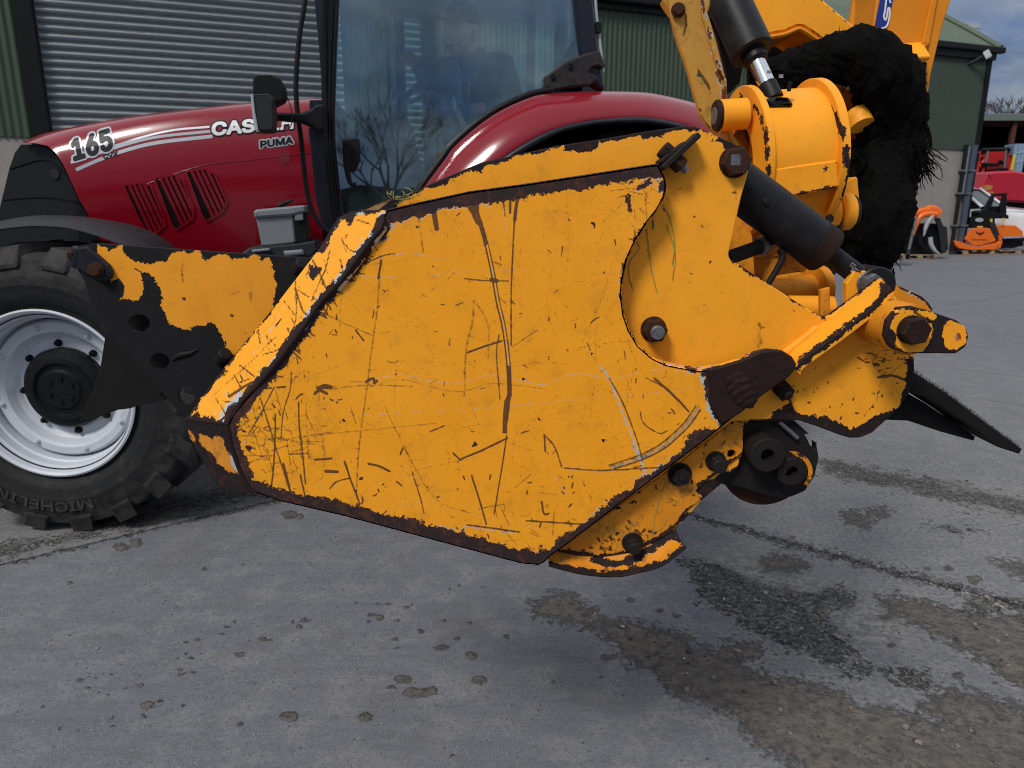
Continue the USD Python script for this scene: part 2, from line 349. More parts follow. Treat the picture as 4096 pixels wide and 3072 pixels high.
M['hoodp'] = worn('hood_plate_paint', (0.80, 0.32, 0.022), (0.74, 0.285, 0.017), 0.5, seed=4.4, grime=0.12, halo_=0.0, metal=(0.0075, 0.0075, 0.0095), rust=(0.020, 0.011, 0.010), rustiness=0.2)
M['orange'] = worn('yellow_paint_shaded', (0.70, 0.245, 0.012), (0.64, 0.215, 0.010), 0.3, seed=2.0, grime=0.08)  # the yellow paint darkened: shade on arms and inner parts put into colour
M['dsteel'] = plain('dark_steel', (0.020, 0.017, 0.018), 0.62, 0.0, 0.2, 40, (0.032, 0.024, 0.022), 0.0008, 150)
M['rust'] = plain('rusty_steel', (0.045, 0.022, 0.016), 0.72, 0.0, 0.2, 60, (0.11, 0.036, 0.014), 0.0009, 220)
M['rustdark'] = plain('dark_rusty_steel', (0.026, 0.015, 0.014), 0.68, 0.0, 0.2, 45, (0.05, 0.02, 0.014), 0.0012, 160)
M['steel'] = plain('worn_bolt_steel', (0.22, 0.23, 0.26), 0.45, 0.6, 0.2, 120, (0.10, 0.10, 0.11), 0.0004, 500)
M['chrome'] = plain('chrome_rod', (0.75, 0.77, 0.8), 0.12, 1.0, 0.03, 20)
M['ram'] = plain('black_ram_paint', (0.016, 0.017, 0.021), 0.46, 0.0, 0.1, 14, (0.024, 0.024, 0.028), 0.0004, 300, dust_haze=0.12)
M['rubber'] = plain('black_rubber', (0.012, 0.012, 0.013), 0.75, 0.0, 0.2, 30, (0.02, 0.019, 0.018), 0.0008, 120)
M['moss'] = plain('mossy_rubber_edge', (0.03, 0.03, 0.014), 0.85, 0.0, 0.2, 80, (0.075, 0.072, 0.022), 0.002, 200)

# ================================================================ the setting
M['pebble'] = plain('pebbledash_wall', (0.30, 0.275, 0.25), 0.9, 0.0, 0.08, 3.0, (0.25, 0.23, 0.21), 0.004, 90)
M['clad'] = plain('green_cladding', (0.036, 0.060, 0.033), 0.55, 0.0, 0.1, 2.5, (0.029, 0.048, 0.027), 0.0005, 60)
M['clad2'] = plain('green_cladding_far', (0.036, 0.058, 0.038), 0.6, 0.0, 0.08, 0.8, (0.029, 0.047, 0.031))
M['roofg'] = plain('pale_green_roof', (0.085, 0.112, 0.074), 0.6, 0.0, 0.08, 1.2, (0.07, 0.095, 0.062))
M['black'] = plain('black_steelwork', (0.010, 0.012, 0.014), 0.5, 0.0, 0.15, 20)
M['gutter'] = plain('dark_gutter', (0.022, 0.026, 0.026), 0.45, 0.0, 0.15, 10)
M['galv'] = plain('galvanised_steel', (0.30, 0.33, 0.34), 0.42, 0.75, 0.12, 26, (0.20, 0.22, 0.23), 0.0003, 80)
M['dark_inside'] = plain('dark_interior', (0.016, 0.012, 0.010), 0.9, 0.0, 0.15, 2.0)
M['timber'] = plain('pallet_timber', (0.34, 0.25, 0.15), 0.8, 0.0, 0.15, 25, (0.24, 0.18, 0.11))
M['lampw'] = plain('lamp_white', (0.40, 0.42, 0.44), 0.5)
# galvanised shutter: zinc with rust streaks at the ends of slats
g = G(); pos = g.pos(); n = g.noise(g.stretch(pos, (0.6, 0.6, 8)), 16, 5, 0.65); n2 = g.noise(pos, 50, 4, 0.6); n3 = g.noise(g.stretch(pos, (1, 1, 12)), 2.2, 3, 0.6)
col = g.mix(g.lin(n, 0.3, 0.7), (0.27, 0.30, 0.31), (0.17, 0.195, 0.205)); col = g.mix(g.step(n3, 0.66, 0.72), col, (0.20, 0.11, 0.035))
col = g.mix(g.m('multiply', g.step(n2, 0.6, 0.75), 0.35), col, (0.42, 0.46, 0.47))
M['slat'] = g.done('shutter_zinc', g.n('principled_bsdf', base_color=col, metallic=0.55, roughness=g.lin(n2, 0.3, 0.7, 0.34, 0.5), normal=g.bump(n2, 0.0004))('BSDF'))
# concrete with mud, grit and scuffs (wear colours: mud, grit, dark)
g = G(); pos = g.pos(); a = g.n('separate_color', color_type='rgb', color=g.n('attribute', attribute='wear')('color'))
n0 = g.noise(pos, 0.55, 4, 0.6); n1 = g.noise(pos, 7, 6, 0.7); n2 = g.noise(pos, 55, 5, 0.7); n3 = g.noise(pos, 260, 3, 0.6); n5 = g.noise(pos, 24, 6, 0.72)
sw_ = g.noise(g.stretch(pos, (2.0, 16.0, 1.0), (0, 0, -0.62)), 1.6, 5, 0.65)
col = g.mix(g.lin(n0, 0.3, 0.7), (0.150, 0.154, 0.174), (0.112, 0.118, 0.142))
col = g.mix(g.m('multiply', g.step(sw_, 0.42, 0.72), 0.5), col, (0.080, 0.086, 0.106))
col = g.mix(g.m('multiply', g.step(n1, 0.46, 0.64), 0.5), col, (0.215, 0.212, 0.214))
col = g.mix(g.m('multiply', g.step(n2, 0.49, 0.60), 0.62), col, (0.105, 0.104, 0.112))
col = g.mix(g.m('multiply', g.step(n3, 0.53, 0.62), 0.45), col, (0.29, 0.285, 0.28))
col = g.mix(g.m('multiply', g.step(g.noise(pos, 3.0, 6, 0.75), 0.52, 0.62), 0.35), col, (0.115, 0.110, 0.108))
vo = g.n('voronoi_texture', vector=pos, scale=70.0, feature='f1'); vr_ = g.n('separate_color', color_type='rgb', color=vo('color'))
dust_haze_ = g.step(g.m('add', a('b'), g.m('multiply', g.m('subtract', n1, 0.5), 0.8)), 0.12, 0.36); col = g.mix(g.m('multiply', dust_haze_, 0.55), col, g.mix(g.step(n2, 0.44, 0.56), (0.235, 0.228, 0.222), (0.135, 0.130, 0.127)))
sp_ = g.n('voronoi_texture', vector=pos, scale=150.0, feature='f1'); spr = g.n('separate_color', color_type='rgb', color=sp_('color')); col = g.mix(g.m('multiply', g.m('less_than', sp_('distance'), g.m('multiply', g.step(spr('r'), 0.70, 1.0), 0.38)), 0.6), col, g.mix(spr('g'), (0.06, 0.06, 0.062), (0.38, 0.37, 0.355)))
pit = g.m('multiply', g.m('less_than', vo('distance'), g.m('multiply', g.step(vr_('r'), 0.75, 1.0), 0.30)), g.step(n1, 0.3, 0.6)); col = g.mix(g.m('multiply', pit, 0.7), col, (0.055, 0.055, 0.06))
wornc = g.m('add', a('b'), g.m('multiply', g.m('subtract', n5, 0.5), 0.9)); col = g.mix(g.m('multiply', g.step(wornc, 0.40, 0.75), 0.75), col, g.mix(g.step(g.m('add', g.m('multiply', n5, 0.5), g.m('multiply', n2, 0.5)), 0.42, 0.58), (0.085, 0.082, 0.076), (0.29, 0.28, 0.262)))
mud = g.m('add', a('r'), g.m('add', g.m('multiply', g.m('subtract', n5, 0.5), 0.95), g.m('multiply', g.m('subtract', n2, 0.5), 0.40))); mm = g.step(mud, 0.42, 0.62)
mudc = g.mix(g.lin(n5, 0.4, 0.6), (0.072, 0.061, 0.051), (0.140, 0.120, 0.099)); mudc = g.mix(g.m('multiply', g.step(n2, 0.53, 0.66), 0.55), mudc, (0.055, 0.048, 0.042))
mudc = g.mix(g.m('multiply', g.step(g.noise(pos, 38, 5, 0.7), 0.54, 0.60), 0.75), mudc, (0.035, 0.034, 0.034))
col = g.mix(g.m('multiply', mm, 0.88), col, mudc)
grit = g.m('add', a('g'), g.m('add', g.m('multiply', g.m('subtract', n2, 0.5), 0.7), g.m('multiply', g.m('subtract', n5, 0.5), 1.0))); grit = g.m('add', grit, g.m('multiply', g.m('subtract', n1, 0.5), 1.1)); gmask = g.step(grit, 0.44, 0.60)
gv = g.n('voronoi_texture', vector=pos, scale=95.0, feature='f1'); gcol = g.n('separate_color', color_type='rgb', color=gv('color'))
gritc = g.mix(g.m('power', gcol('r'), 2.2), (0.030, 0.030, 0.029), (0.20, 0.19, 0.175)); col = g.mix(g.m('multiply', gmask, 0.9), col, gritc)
h = g.m('add', g.m('multiply', n2, 0.5), g.m('multiply', n3, 0.35)); h = g.m('add', h, g.m('multiply', mm, g.m('add', 0.6, g.m('multiply', n5, 1.6)))); h = g.m('add', h, g.m('multiply', gmask, g.m('multiply', g.m('subtract', 1.0, gv('distance')), 2.0))); h = g.m('subtract', h, g.m('multiply', pit, 0.8))
M['concrete'] = g.done('concrete_yard', g.n('principled_bsdf', base_color=col, roughness=g.lin(n1, 0.3, 0.7, 0.72, 0.9), specular_ior_level=0.3, normal=g.bump(h, 0.006, 0.9))('BSDF'))
M['dirt'] = plain('joint_dirt', (0.040, 0.038, 0.034), 0.95, 0.0, 0.25, 30, (0.07, 0.066, 0.058), 0.003, 120)

gnd = thing('ground', '', '', (0, 0, 0)); keys_ = stage.GetPrimAtPath(gnd.path)
for k_ in ('label', 'category'): keys_.ClearCustomDataByKey(k_)
keys_.SetCustomDataByKey('kind', 'structure')
q = np.array([(-600, -600, -0.03), (600, -600, -0.03), (600, 600, -0.03), (-600, 600, -0.03)], float)
emit(gnd, 'subsoil', (q, np.array([[0, 1, 2], [0, 2, 3]])), M['dirt'])
def gp(p): return on_ground(*np.array(p, float).T)[..., :2] if np.ndim(p) > 1 else on_ground(*p)[:2]
def line2(p, q, e0=0.0, e1=0.0):
    A, B = gp(p), gp(q); u = (B - A) / np.linalg.norm(B - A); return LineString([A - u * e0, B + u * e1])
J = [line2((0, 2263), (1037, 2018), 14, 2.2), line2((2759, 2065), (4096, 2426), 5.2, 12), line2((3734, 1567), (4096, 1621), 9, 14), line2((3734, 1230), (4096, 1172), 30, 30), line2((3657, 1460), (4096, 1506), 20, 20)]
for k in range(8): J.append(LineString([(-30 + 7 * k, 8 + 4.2 * k), (10 + 7 * k, 36 + 4.2 * k)]) if k % 2 else LineString([(-20 + 9 * k, 30), (4 + 9 * k, 8)]))
yard = sbox(-30, -9, 48, 60)
# the two nearest joints wander a little, as worn concrete edges do
def wob(l, amp):
    n = 160; P = np.array([l.interpolate(t, normalized=True).coords[0] for t in np.linspace(0, 1, n)]); nn = np.r_[[meshkit.fbm(np.array([t * 26, 1.5, 0]), 4) for t in np.linspace(0, 1, n)]] - 0.5
    d = P[-1] - P[0]; d = np.array([-d[1], d[0]]) / np.linalg.norm(d); return LineString(P + d * nn[:, None] * amp)
cutl = [wob(J[0], 0.03).buffer(0.007), wob(J[1], 0.05).buffer(0.008)] + [j.buffer(0.006) for j in J[2:]]
pieces = yard.difference(unary_union(cutl)); pieces = [p for p in pieces.geoms if p.area > 0.01]
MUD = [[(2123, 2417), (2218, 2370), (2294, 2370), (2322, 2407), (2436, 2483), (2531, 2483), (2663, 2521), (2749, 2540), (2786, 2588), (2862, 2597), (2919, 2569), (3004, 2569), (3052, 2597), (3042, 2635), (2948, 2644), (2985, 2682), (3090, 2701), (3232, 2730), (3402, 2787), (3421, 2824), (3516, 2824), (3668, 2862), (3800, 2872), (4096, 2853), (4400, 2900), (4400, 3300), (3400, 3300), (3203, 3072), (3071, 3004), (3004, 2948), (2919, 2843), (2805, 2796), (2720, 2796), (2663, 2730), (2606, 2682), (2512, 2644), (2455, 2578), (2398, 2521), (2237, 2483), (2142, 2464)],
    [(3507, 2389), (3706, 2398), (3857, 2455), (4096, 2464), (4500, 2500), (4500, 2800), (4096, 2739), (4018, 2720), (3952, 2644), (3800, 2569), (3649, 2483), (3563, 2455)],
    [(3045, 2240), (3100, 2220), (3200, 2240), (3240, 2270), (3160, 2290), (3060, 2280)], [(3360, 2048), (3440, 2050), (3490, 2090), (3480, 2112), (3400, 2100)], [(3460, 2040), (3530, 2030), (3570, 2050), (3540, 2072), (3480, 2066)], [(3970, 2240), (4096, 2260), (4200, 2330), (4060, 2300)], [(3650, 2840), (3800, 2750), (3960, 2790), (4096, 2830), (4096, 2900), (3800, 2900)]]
crop3 = [(1010, 525, 16), (975, 545, 17), (850, 600, 16), (800, 610, 13), (960, 575, 14), (820, 680, 17), (870, 655, 15), (780, 730, 18), (775, 755, 15), (830, 745, 20), (720, 750, 14), (600, 800, 24), (540, 815, 14), (460, 845, 18), (380, 815, 15), (340, 780, 18), (185, 895, 14), (75, 915, 14), (260, 990, 19), (340, 1000, 22), (485, 985, 26), (475, 940, 18), (640, 890, 40), (690, 870, 20), (1320, 520, 24), (1295, 545, 20), (1265, 530, 16), (1140, 600, 20), (1165, 600, 14), (1080, 605, 14), (1030, 665, 24), (920, 725, 14), (900, 680, 10), (1630, 445, 14), (1680, 445, 14), (1610, 495, 24), (1645, 505, 28), (1590, 525, 15), (1720, 520, 18), (1755, 468, 16), (1705, 600, 14), (1710, 640, 10), (1820, 565, 24), (1910, 635, 42), (1970, 600, 18), (2040, 670, 36), (1920, 520, 14), (2030, 530, 14), (1740, 775, 48), (1690, 810, 26), (1790, 835, 60), (1850, 830, 50), (2070, 780, 44), (1580, 935, 44), (620, 935, 18), (1250, 935, 50), (520, 205, 40), (590, 190, 36), (1250, 65, 44), (1290, 70, 22), (2130, 505, 14), (2090, 380, 11), (1945, 385, 11), (1980, 370, 10), (2190, 590, 24), (885, 300, 16), (300, 360, 14), (1100, 795, 14)]
SPL = [((x / 1.08), 2000 + y / 1.08, r / 1.08) for x, y, r in crop3] + [(2640, 2440, 18), (2430, 2630, 30), (2400, 2705, 14), (2220, 2725, 12), (3540, 2470, 24), (3590, 2360, 18), (3710, 2270, 20), (3800, 2275, 26), (3900, 2320, 40), (3830, 2700, 34), (3570, 2580, 24), (2700, 2460, 22), (2520, 2400, 22)]
GRIT = [[(-300, 2300), (0, 2240), (300, 2165), (640, 2085), (1050, 1985), (1250, 1930), (1150, 1890), (900, 1930), (600, 2040), (300, 2130), (0, 2180), (-300, 2220)], [(2690, 2236), (2805, 2236), (2910, 2284), (3071, 2341), (3222, 2379), (3374, 2341), (3440, 2400), (3320, 2465), (3340, 2531), (3450, 2616), (3500, 2690), (3402, 2690), (3137, 2579), (2995, 2512), (2872, 2446), (2786, 2389), (2776, 2284)], [(3478, 2663), (3706, 2691), (3744, 2759), (3563, 2730)], [(3860, 2390), (3960, 2380), (4060, 2430), (3990, 2460), (3880, 2450)], [(3700, 2095), (3930, 2110), (3930, 2130), (3720, 2118)]]  # first band: dark dirt, with contact shade under the front wheel put into it
joint_px = [proj(np.c_[np.array(l.coords), np.zeros(len(l.coords))]) for l in (wob(line2((0, 2263), (1037, 2018), 0.3, 1.0), 0.03), wob(line2((2759, 2065), (4096, 2426), 0.6, 1.0), 0.05))]
def yard_wear(V):
    W_ = np.c_[V[:, :2], np.zeros(len(V))]; near = (W_[:, 1] > 1.2) & (W_[:, 1] < 9.5) & (np.abs(W_[:, 0]) < 6); out = np.zeros((len(V), 3))
    P = proj(W_[near]); s = 1.0 / np.maximum(0.25, (W_[near, 1] / 2.2)); r = np.zeros(len(P)); gch = np.zeros(len(P)); b = np.zeros(len(P))
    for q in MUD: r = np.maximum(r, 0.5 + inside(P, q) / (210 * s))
    wob_ = (meshkit.fbm(np.c_[P / 22, np.zeros(len(P))], 3, 4) - 0.5) * 26
    for x, y, rr in SPL: r = np.maximum(r, np.clip(0.5 + (rr * 0.8 - np.hypot(P[:, 0] - x, (P[:, 1] - y) * 1.8) + wob_ * min(1, rr / 18)) / 44, 0, 0.66))
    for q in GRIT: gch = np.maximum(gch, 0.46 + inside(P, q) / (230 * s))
    d0, d1 = dist_line(P, joint_px[0]), dist_line(P, joint_px[1]); gch = np.maximum(gch, np.clip(0.62 - d1 / 60, 0, 1)); r = np.maximum(r, np.clip(0.52 - d1 / 200, 0, 1) * (P[:, 0] > 3000)); gch = np.maximum(gch, np.clip(0.56 - d0 / 70, 0, 1))
    above = P[:, 1] < np.interp(P[:, 0], [0, 1037, 1600], [2255, 2012, 1880]); b = np.where(above & (P[:, 0] < 1500), np.clip(0.62 - (np.interp(P[:, 0], [0, 1037, 1600], [2263, 2018, 1890]) - P[:, 1]) / 900, 0.3, 1), 0)
    b = np.maximum(b, 0.5 + inside(P, [(3260, 1800), (3500, 1860), (4096, 1960), (4300, 2100), (3900, 2050), (3500, 1960), (3280, 1930)]) / 160); gch = np.maximum(gch, 0.46 + inside(P, [(3260, 1830), (3500, 1870), (4096, 2000), (4200, 2090), (3900, 2030), (3500, 1940), (3280, 1900)]) / 170)
    b = np.maximum(b, 0.42 + inside(P, [(2780, 2200), (3000, 2180), (3600, 2420), (3700, 2600), (3500, 2600), (3000, 2460)]) / 200)
    b = np.maximum(b, 0.30 * np.clip((P[:, 0] - 2200) / 800, 0, 1) * np.clip((9.0 - W_[near, 1]) / 4, 0, 1)); out[near] = np.clip(np.stack([r, gch, b], -1), 0, 1); return out
vx, vy = np.meshgrid(np.arange(-2.6, 3.6, 0.014), np.arange(1.5, 4.7, 0.014)); dense = np.stack([vx.ravel(), vy.ravel()], -1)
dense = dense[np.abs(dense[:, 0]) < 0.75 * dense[:, 1] + 0.25]
vx, vy = np.meshgrid(np.arange(-4, 8, 0.09), np.arange(1.2, 12, 0.09)); mid_ = np.stack([vx.ravel(), vy.ravel()], -1); mid_ = mid_[~((np.abs(mid_[:, 0]) < 0.75 * mid_[:, 1] + 0.25) & (mid_[:, 1] > 1.45) & (mid_[:, 1] < 4.75) & (mid_[:, 0] > -2.7) & (mid_[:, 0] < 3.7))]
grid = np.vstack([dense, mid_]) + NR.normal(0, 0.002, (len(dense) + len(mid_), 2))
for pc in sorted(pieces, key=lambda p: -p.area):
    P, T, R = sheet(pc, 0.02, 0.25 if pc.distance(Point(0.5, 2.5)) > 3 else 0.05, pts=grid)
    hgt = 0.010 * (meshkit.fbm(np.c_[P * 0.9, np.zeros(len(P))], 4) - 0.5)
    V = np.c_[P, hgt]; w = yard_wear(V); V[:, 2] += 0.003 * np.clip(w[:, 0] - 0.45, 0, 0.5) * meshkit.fbm(np.c_[P * 30, np.zeros(len(P))], 3) * 2 + 0.006 * np.clip(w[:, 1] - 0.45, 0, .3) * 2
    tops = (V, T); parts = [tops]
    for r in R:
        n = len(r); i = np.arange(n); j = (i + 1) % n; A = V[r]; B = A * [1, 1, 0] + [0, 0, -0.06]; parts.append((np.vstack([A, B]), tri(np.stack([i, i + n, j + n, j], -1))))
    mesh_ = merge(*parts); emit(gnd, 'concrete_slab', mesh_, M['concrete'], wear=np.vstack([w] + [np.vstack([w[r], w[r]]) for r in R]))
# loose stones
g = G(); ri = g.n('separate_color', color_type='rgb', color=g.n('voronoi_texture', vector=g.pos(), scale=42.0, feature='f1')('color'))('r'); rc = g.n('rgb_ramp', fac=ri, ramp=[(0, (0.035, 0.036, 0.038)), (.3, (0.065, 0.064, 0.062)), (.55, (0.10, 0.096, 0.09)), (.72, (0.18, 0.175, 0.165)), (.86, (0.17, 0.125, 0.105)), (1, (0.32, 0.31, 0.29))])('color')
M['stone'] = g.done('mixed_stone', g.n('principled_bsdf', base_color=rc, roughness=0.85, specular_ior_level=0.3)('BSDF'))
ico = trimesh.creation.icosphere(subdivisions=1, radius=1); st = []
def stone(x, y, r):
    v = ico.vertices * (1 + NR.normal(0, 0.16, (len(ico.vertices), 1))) * r * [1, NR.uniform(.65, 1), NR.uniform(.45, .7)]; a_ = NR.uniform(0, 6.3); c, s = math.cos(a_), math.sin(a_)
    st.append((v @ np.array([[c, s, 0], [-s, c, 0], [0, 0, 1]]) + [x, y, r * 0.25], ico.faces))
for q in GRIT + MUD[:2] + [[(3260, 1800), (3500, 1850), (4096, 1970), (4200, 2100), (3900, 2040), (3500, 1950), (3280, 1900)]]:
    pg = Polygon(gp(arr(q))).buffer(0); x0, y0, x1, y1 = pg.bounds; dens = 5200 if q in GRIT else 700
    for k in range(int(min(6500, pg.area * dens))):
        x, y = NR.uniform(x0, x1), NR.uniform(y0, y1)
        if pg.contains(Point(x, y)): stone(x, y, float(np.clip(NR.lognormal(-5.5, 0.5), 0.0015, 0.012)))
for k in range(700):
    t = NR.random(); A, B = np.array(J[1].coords); x, y = gp((2759, 2065)) * (1 - t) + gp((4096, 2426)) * t + NR.normal(0, 0.02, 2); stone(x, y, float(np.clip(NR.lognormal(-5.9, 0.5), 0.0015, 0.009)))
for k in range(900): y = NR.uniform(1.6, 4.5); stone(NR.uniform(-0.75, 0.75) * y, y, float(np.clip(NR.lognormal(-6.2, 0.5), 0.0012, 0.008)))
emit(None, 'gravel', merge(*st), M['stone'], kind='stuff')

# ---------------------------------------------------------------- workshop building with the roller shutter
WA = math.radians(20.5); wd = np.array([math.cos(WA), math.sin(WA), 0]); wn = np.array([math.sin(WA), -math.cos(WA), 0])
class Wall:
    def __init__(s, px, py, Y): s.o = at(px, py, Y) * [1, 1, 0]; s.pl = PL(Y); s.pl.p, s.pl.nrm = s.o, wn
    def __call__(s, u, n, z): return s.o + wd * u + wn * n + np.array([0, 0, z])
    def uz(s, px, py): h = s.pl.hit(arr([(px, py)]))[0]; return (h - s.o) @ wd, h[2]
def corr(wall, u0, u1, z0, z1, pitch=0.0762, amp=0.009, n0=0.0, per=8):
    k = max(2, int(round((u1 - u0) / pitch * per))); u = np.linspace(u0, u1, k + 1); dn_ = amp * np.sin(2 * math.pi * u / pitch) + n0
    c0 = np.array([wall(a, b, z0) for a, b in zip(u, dn_)]); c1 = c0 * [1, 1, 0] + [0, 0, z1]; return loft([c0, c1, c1 - wn * 0.003, c0 - wn * 0.003])
def wbox(wall, u0, u1, n0, n1, z0, z1, r=0.0): return obox(wall(u0, n0, z0), wd * (u1 - u0), wn * (n1 - n0), np.array([0, 0, z1 - z0]), r)
W1 = Wall(150, 400, 8.13); uL = W1.uz(206, 545)[0]; uP = W1.uz(128, 545)[0]; zc0 = W1.uz(30, 546)[1]; uR = W1.uz(1690, 150)[0]; uP2 = W1.uz(1742, 150)[0]; uE = W1.uz(3100, 300)[0]; ze = W1.uz(2540, 18)[1]
ws_ = thing('workshop_building', 'green corrugated workshop with a galvanised roller shutter behind the red tractor', 'building', W1(0, 0, 0))
def cladding(wall, th, u0, u1, z0, z1, mat, w=0.914, **kw):
    u = u0
    while u < u1 - 0.02:
        e = min(u + w, u1); emit(th, 'cladding_sheet', corr(wall, u, e, z0, z1, n0=RNG.choice([0.0, 0.0025]), **kw), mat, 50); u = e
ztop = 4.35
cladding(W1, ws_, -5.5, uP - 0.004, zc0, ze, M['clad']); cladding(W1, ws_, uP2, uE, zc0, ze, M['clad'])
emit(ws_, 'block_wall', wbox(W1, -5.5, uP - 0.02, -0.30, -0.02, 0, zc0 + 0.05), M['pebble']); emit(ws_, 'block_wall', wbox(W1, uP2, uE, -0.30, -0.02, 0, zc0 + 0.05), M['pebble'])
emit(ws_, 'door_post', wbox(W1, uP, uL, -0.12, 0.03, 0, ze - .01, 0.01), M['black']); emit(ws_, 'door_post', wbox(W1, uR, uP2, -0.12, 0.03, 0, ze - .01, 0.01), M['black'])
emit(ws_, 'door_head', wbox(W1, uL, uR, -0.1, 0.02, ztop, ze), M['clad'])
SL = 0.0842; sh = emit(ws_, 'roller_shutter', wbox(W1, uL, uR, -0.09, -0.08, 0, ztop), M['galv'])
nz = 9; th_ = np.linspace(0, 1, 13)
for k in range(int(ztop / SL)):
    z = k * SL; prof = [(-0.074 + 0.030 * math.sin(math.pi * t) ** 0.75, z + 0.009 + t * (SL - 0.020)) for t in th_]
    prof = [(-0.079, z + 0.001)] + prof + [(-0.079, z + SL - 0.002)]; du = RNG.uniform(-0.01, 0.01)
    c0 = np.array([W1(uL + 0.012, a, b) for a, b in prof]); c1 = np.array([W1(uR - 0.01, a, b + 0.0) for a, b in prof]); cs = [c0 * (1 - t) + c1 * t for t in (0, .5, 1)]
    emit(sh, 'slat', loft(cs), M['slat'], 40)
emit(ws_, 'gutter', merge(wbox(W1, uP2 + .5, uE, 0.01, 0.14, ze - 0.02, ze + 0.09, 0.02), wbox(W1, uP2, uE, -0.02, 0.05, ze - 0.10, ze - .02, 0.01)), M['gutter'])
rf = [W1(-5.5, 0.10, ze + 0.10), W1(uE + .15, 0.10, ze + 0.10), W1(uE + .15, -9, ze + 2.6), W1(-5.5, -9, ze + 2.6)]
emit(ws_, 'roof', (np.array(rf + [p + [0, 0, 0.05] for p in rf]), tri([[0, 3, 2, 1], [4, 5, 6, 7], [0, 1, 5, 4], [1, 2, 6, 5]])), M['roofg'])
emit(ws_, 'gable_wall', merge(obox(W1(uE - .02, -0.03, 0), -wn * 9, wd * 0.02, np.array([0, 0, ze])), (np.array([W1(uE, -.03, ze), W1(uE, -9, ze), W1(uE, -9, ze + 2.58)]), np.array([[0, 1, 2]]))), M['clad'])
# a dim shed on the right: big green barn with a curved roof
W2 = Wall(3797, 900, 23.5); zb = W2.uz(3700, 594)[1]; z2 = W2.uz(3900, 205)[1]; uC = W2.uz(3868, 640)[0]; uC = W2.uz(3955, 300)[0]
bn = thing('green_barn', 'tall green barn with a curved roof above a pale rendered wall at the far right', 'building', W2(0, 0, 0))
cladding(W2, bn, uC - 13, uC - 0.16, zb, z2, M['clad2'], amp=0.010, per=6)
emit(bn, 'rendered_wall', wbox(W2, uC - 13, uC, -0.3, -0.03, 0, zb + 0.05), M['pebble']); emit(bn, 'corner_flashing', wbox(W2, uC - 0.16, uC + 0.05, -0.2, 0.03, 0, z2, 0.01), M['black'])
emit(bn, 'end_wall', obox(W2(uC, -0.03, 0), -wn * 14, wd * -0.05, np.array([0, 0, z2])), M['clad2'])
emit(bn, 'gutter', wbox(W2, uC - 13, uC + 0.35, 0.0, 0.20, z2 - 0.02, z2 + 0.16, 0.03), M['gutter']); emit(bn, 'soffit', wbox(W2, uC - 13, uC + 0.10, 0.0, 0.10, z2 - 0.22, z2 - 0.025, 0.01), M['gutter'])
rp = [(0.10 - t, z2 + 0.10 + 0.66 * t - 0.012 * t * t) for t in np.linspace(0, 7.1, 14)]; rp += [(-14.0 - a, b) for a, b in rp[::-1][1:]]
uu = np.arange(uC - 13, uC + 0.2, 0.0254 * 1.2); ring_ = [np.array([W2(u, a + 0, b + 0.012 * math.sin(2 * math.pi * u / 0.0762 / 2)) for a, b in rp]) for u in uu]
emit(bn, 'roof', loft(ring_), M['roofg'], 60); vg = np.array([W2(uC + 0.22, a, b + 0.05) for a, b in rp])
emit(bn, 'verge_trim', tube(vg, 0.09, 6), M['roofg'], 40); emit(bn, 'gable_panel', (np.array([W2(uC - .05, a, b - .06) for a, b in rp] + [W2(uC - .05, -7.1, z2)]), np.array([[i, i + 1, len(rp)] for i in range(len(rp) - 1)])), M['clad2'])
for (px, w, mt) in ((3848, 0.06, 'gutter'), (3880, 0.10, 'blue_pipe')):
    if mt not in M: M[mt] = plain('drainpipe_grey', (0.06, 0.075, 0.11), 0.4, 0.0, 0.15, 6)
    u = W2.uz(px, 640)[0]; emit(bn, 'drainpipe', cylinder(W2(u, 0.08, 0.1), W2(u, 0.08, zb + .15), w, 14), M[mt], 40)
    for z in (0.9, 1.9, 2.6): emit(bn, 'pipe_clip', wbox(W2, u - w * 1.3, u + w * 1.3, -0.02, 0.09 + w, z, z + 0.05), M['galv'])
u = W2.uz(3862, 640)[0]; emit(bn, 'drainpipe', cylinder(W2(u, 0.06, 1.9), W2(u, 0.06, zb + .1), 0.05, 14), M['galv'], 40)
u = W2.uz(3897, 610)[0]; emit(bn, 'bulkhead_lamp', wbox(W2, u - .12, u + .12, 0.0, 0.12, zb - 0.36, zb - 0.08, 0.02), M['black'])
u, z = W2.uz(3905, 225); emit(bn, 'floodlight', obox(W2(u - 0.10, 0.28, z + 0.02), wd * 0.22 + np.array([0, 0, 0.10]), wn * 0.14 + np.array([0, 0, -.20]), np.array([0, 0, 0.05]), 0.01), M['lampw']); emit(bn, 'lamp_bracket', tube([W2(u - .3, 0.02, z - .25), W2(u - .1, 0.2, z - .1), W2(u, .3, z)], 0.04, 8), M['black'])
p = at(3870, 95, 26.0); emit(bn, 'floodlight', obox(p, np.array([0.48, 0.1, 0.02]), np.array([0, 0.05, 0]), np.array([0.1, 0.0, -0.14]), 0.01), M['lampw'])
emit(bn, 'lamp_bracket', tube([p + [0.1, .02, -.1], p + [-0.25, 0.5, -0.45], p + [-.6, 1.2, -.5]], 0.035, 6), M['galv'])
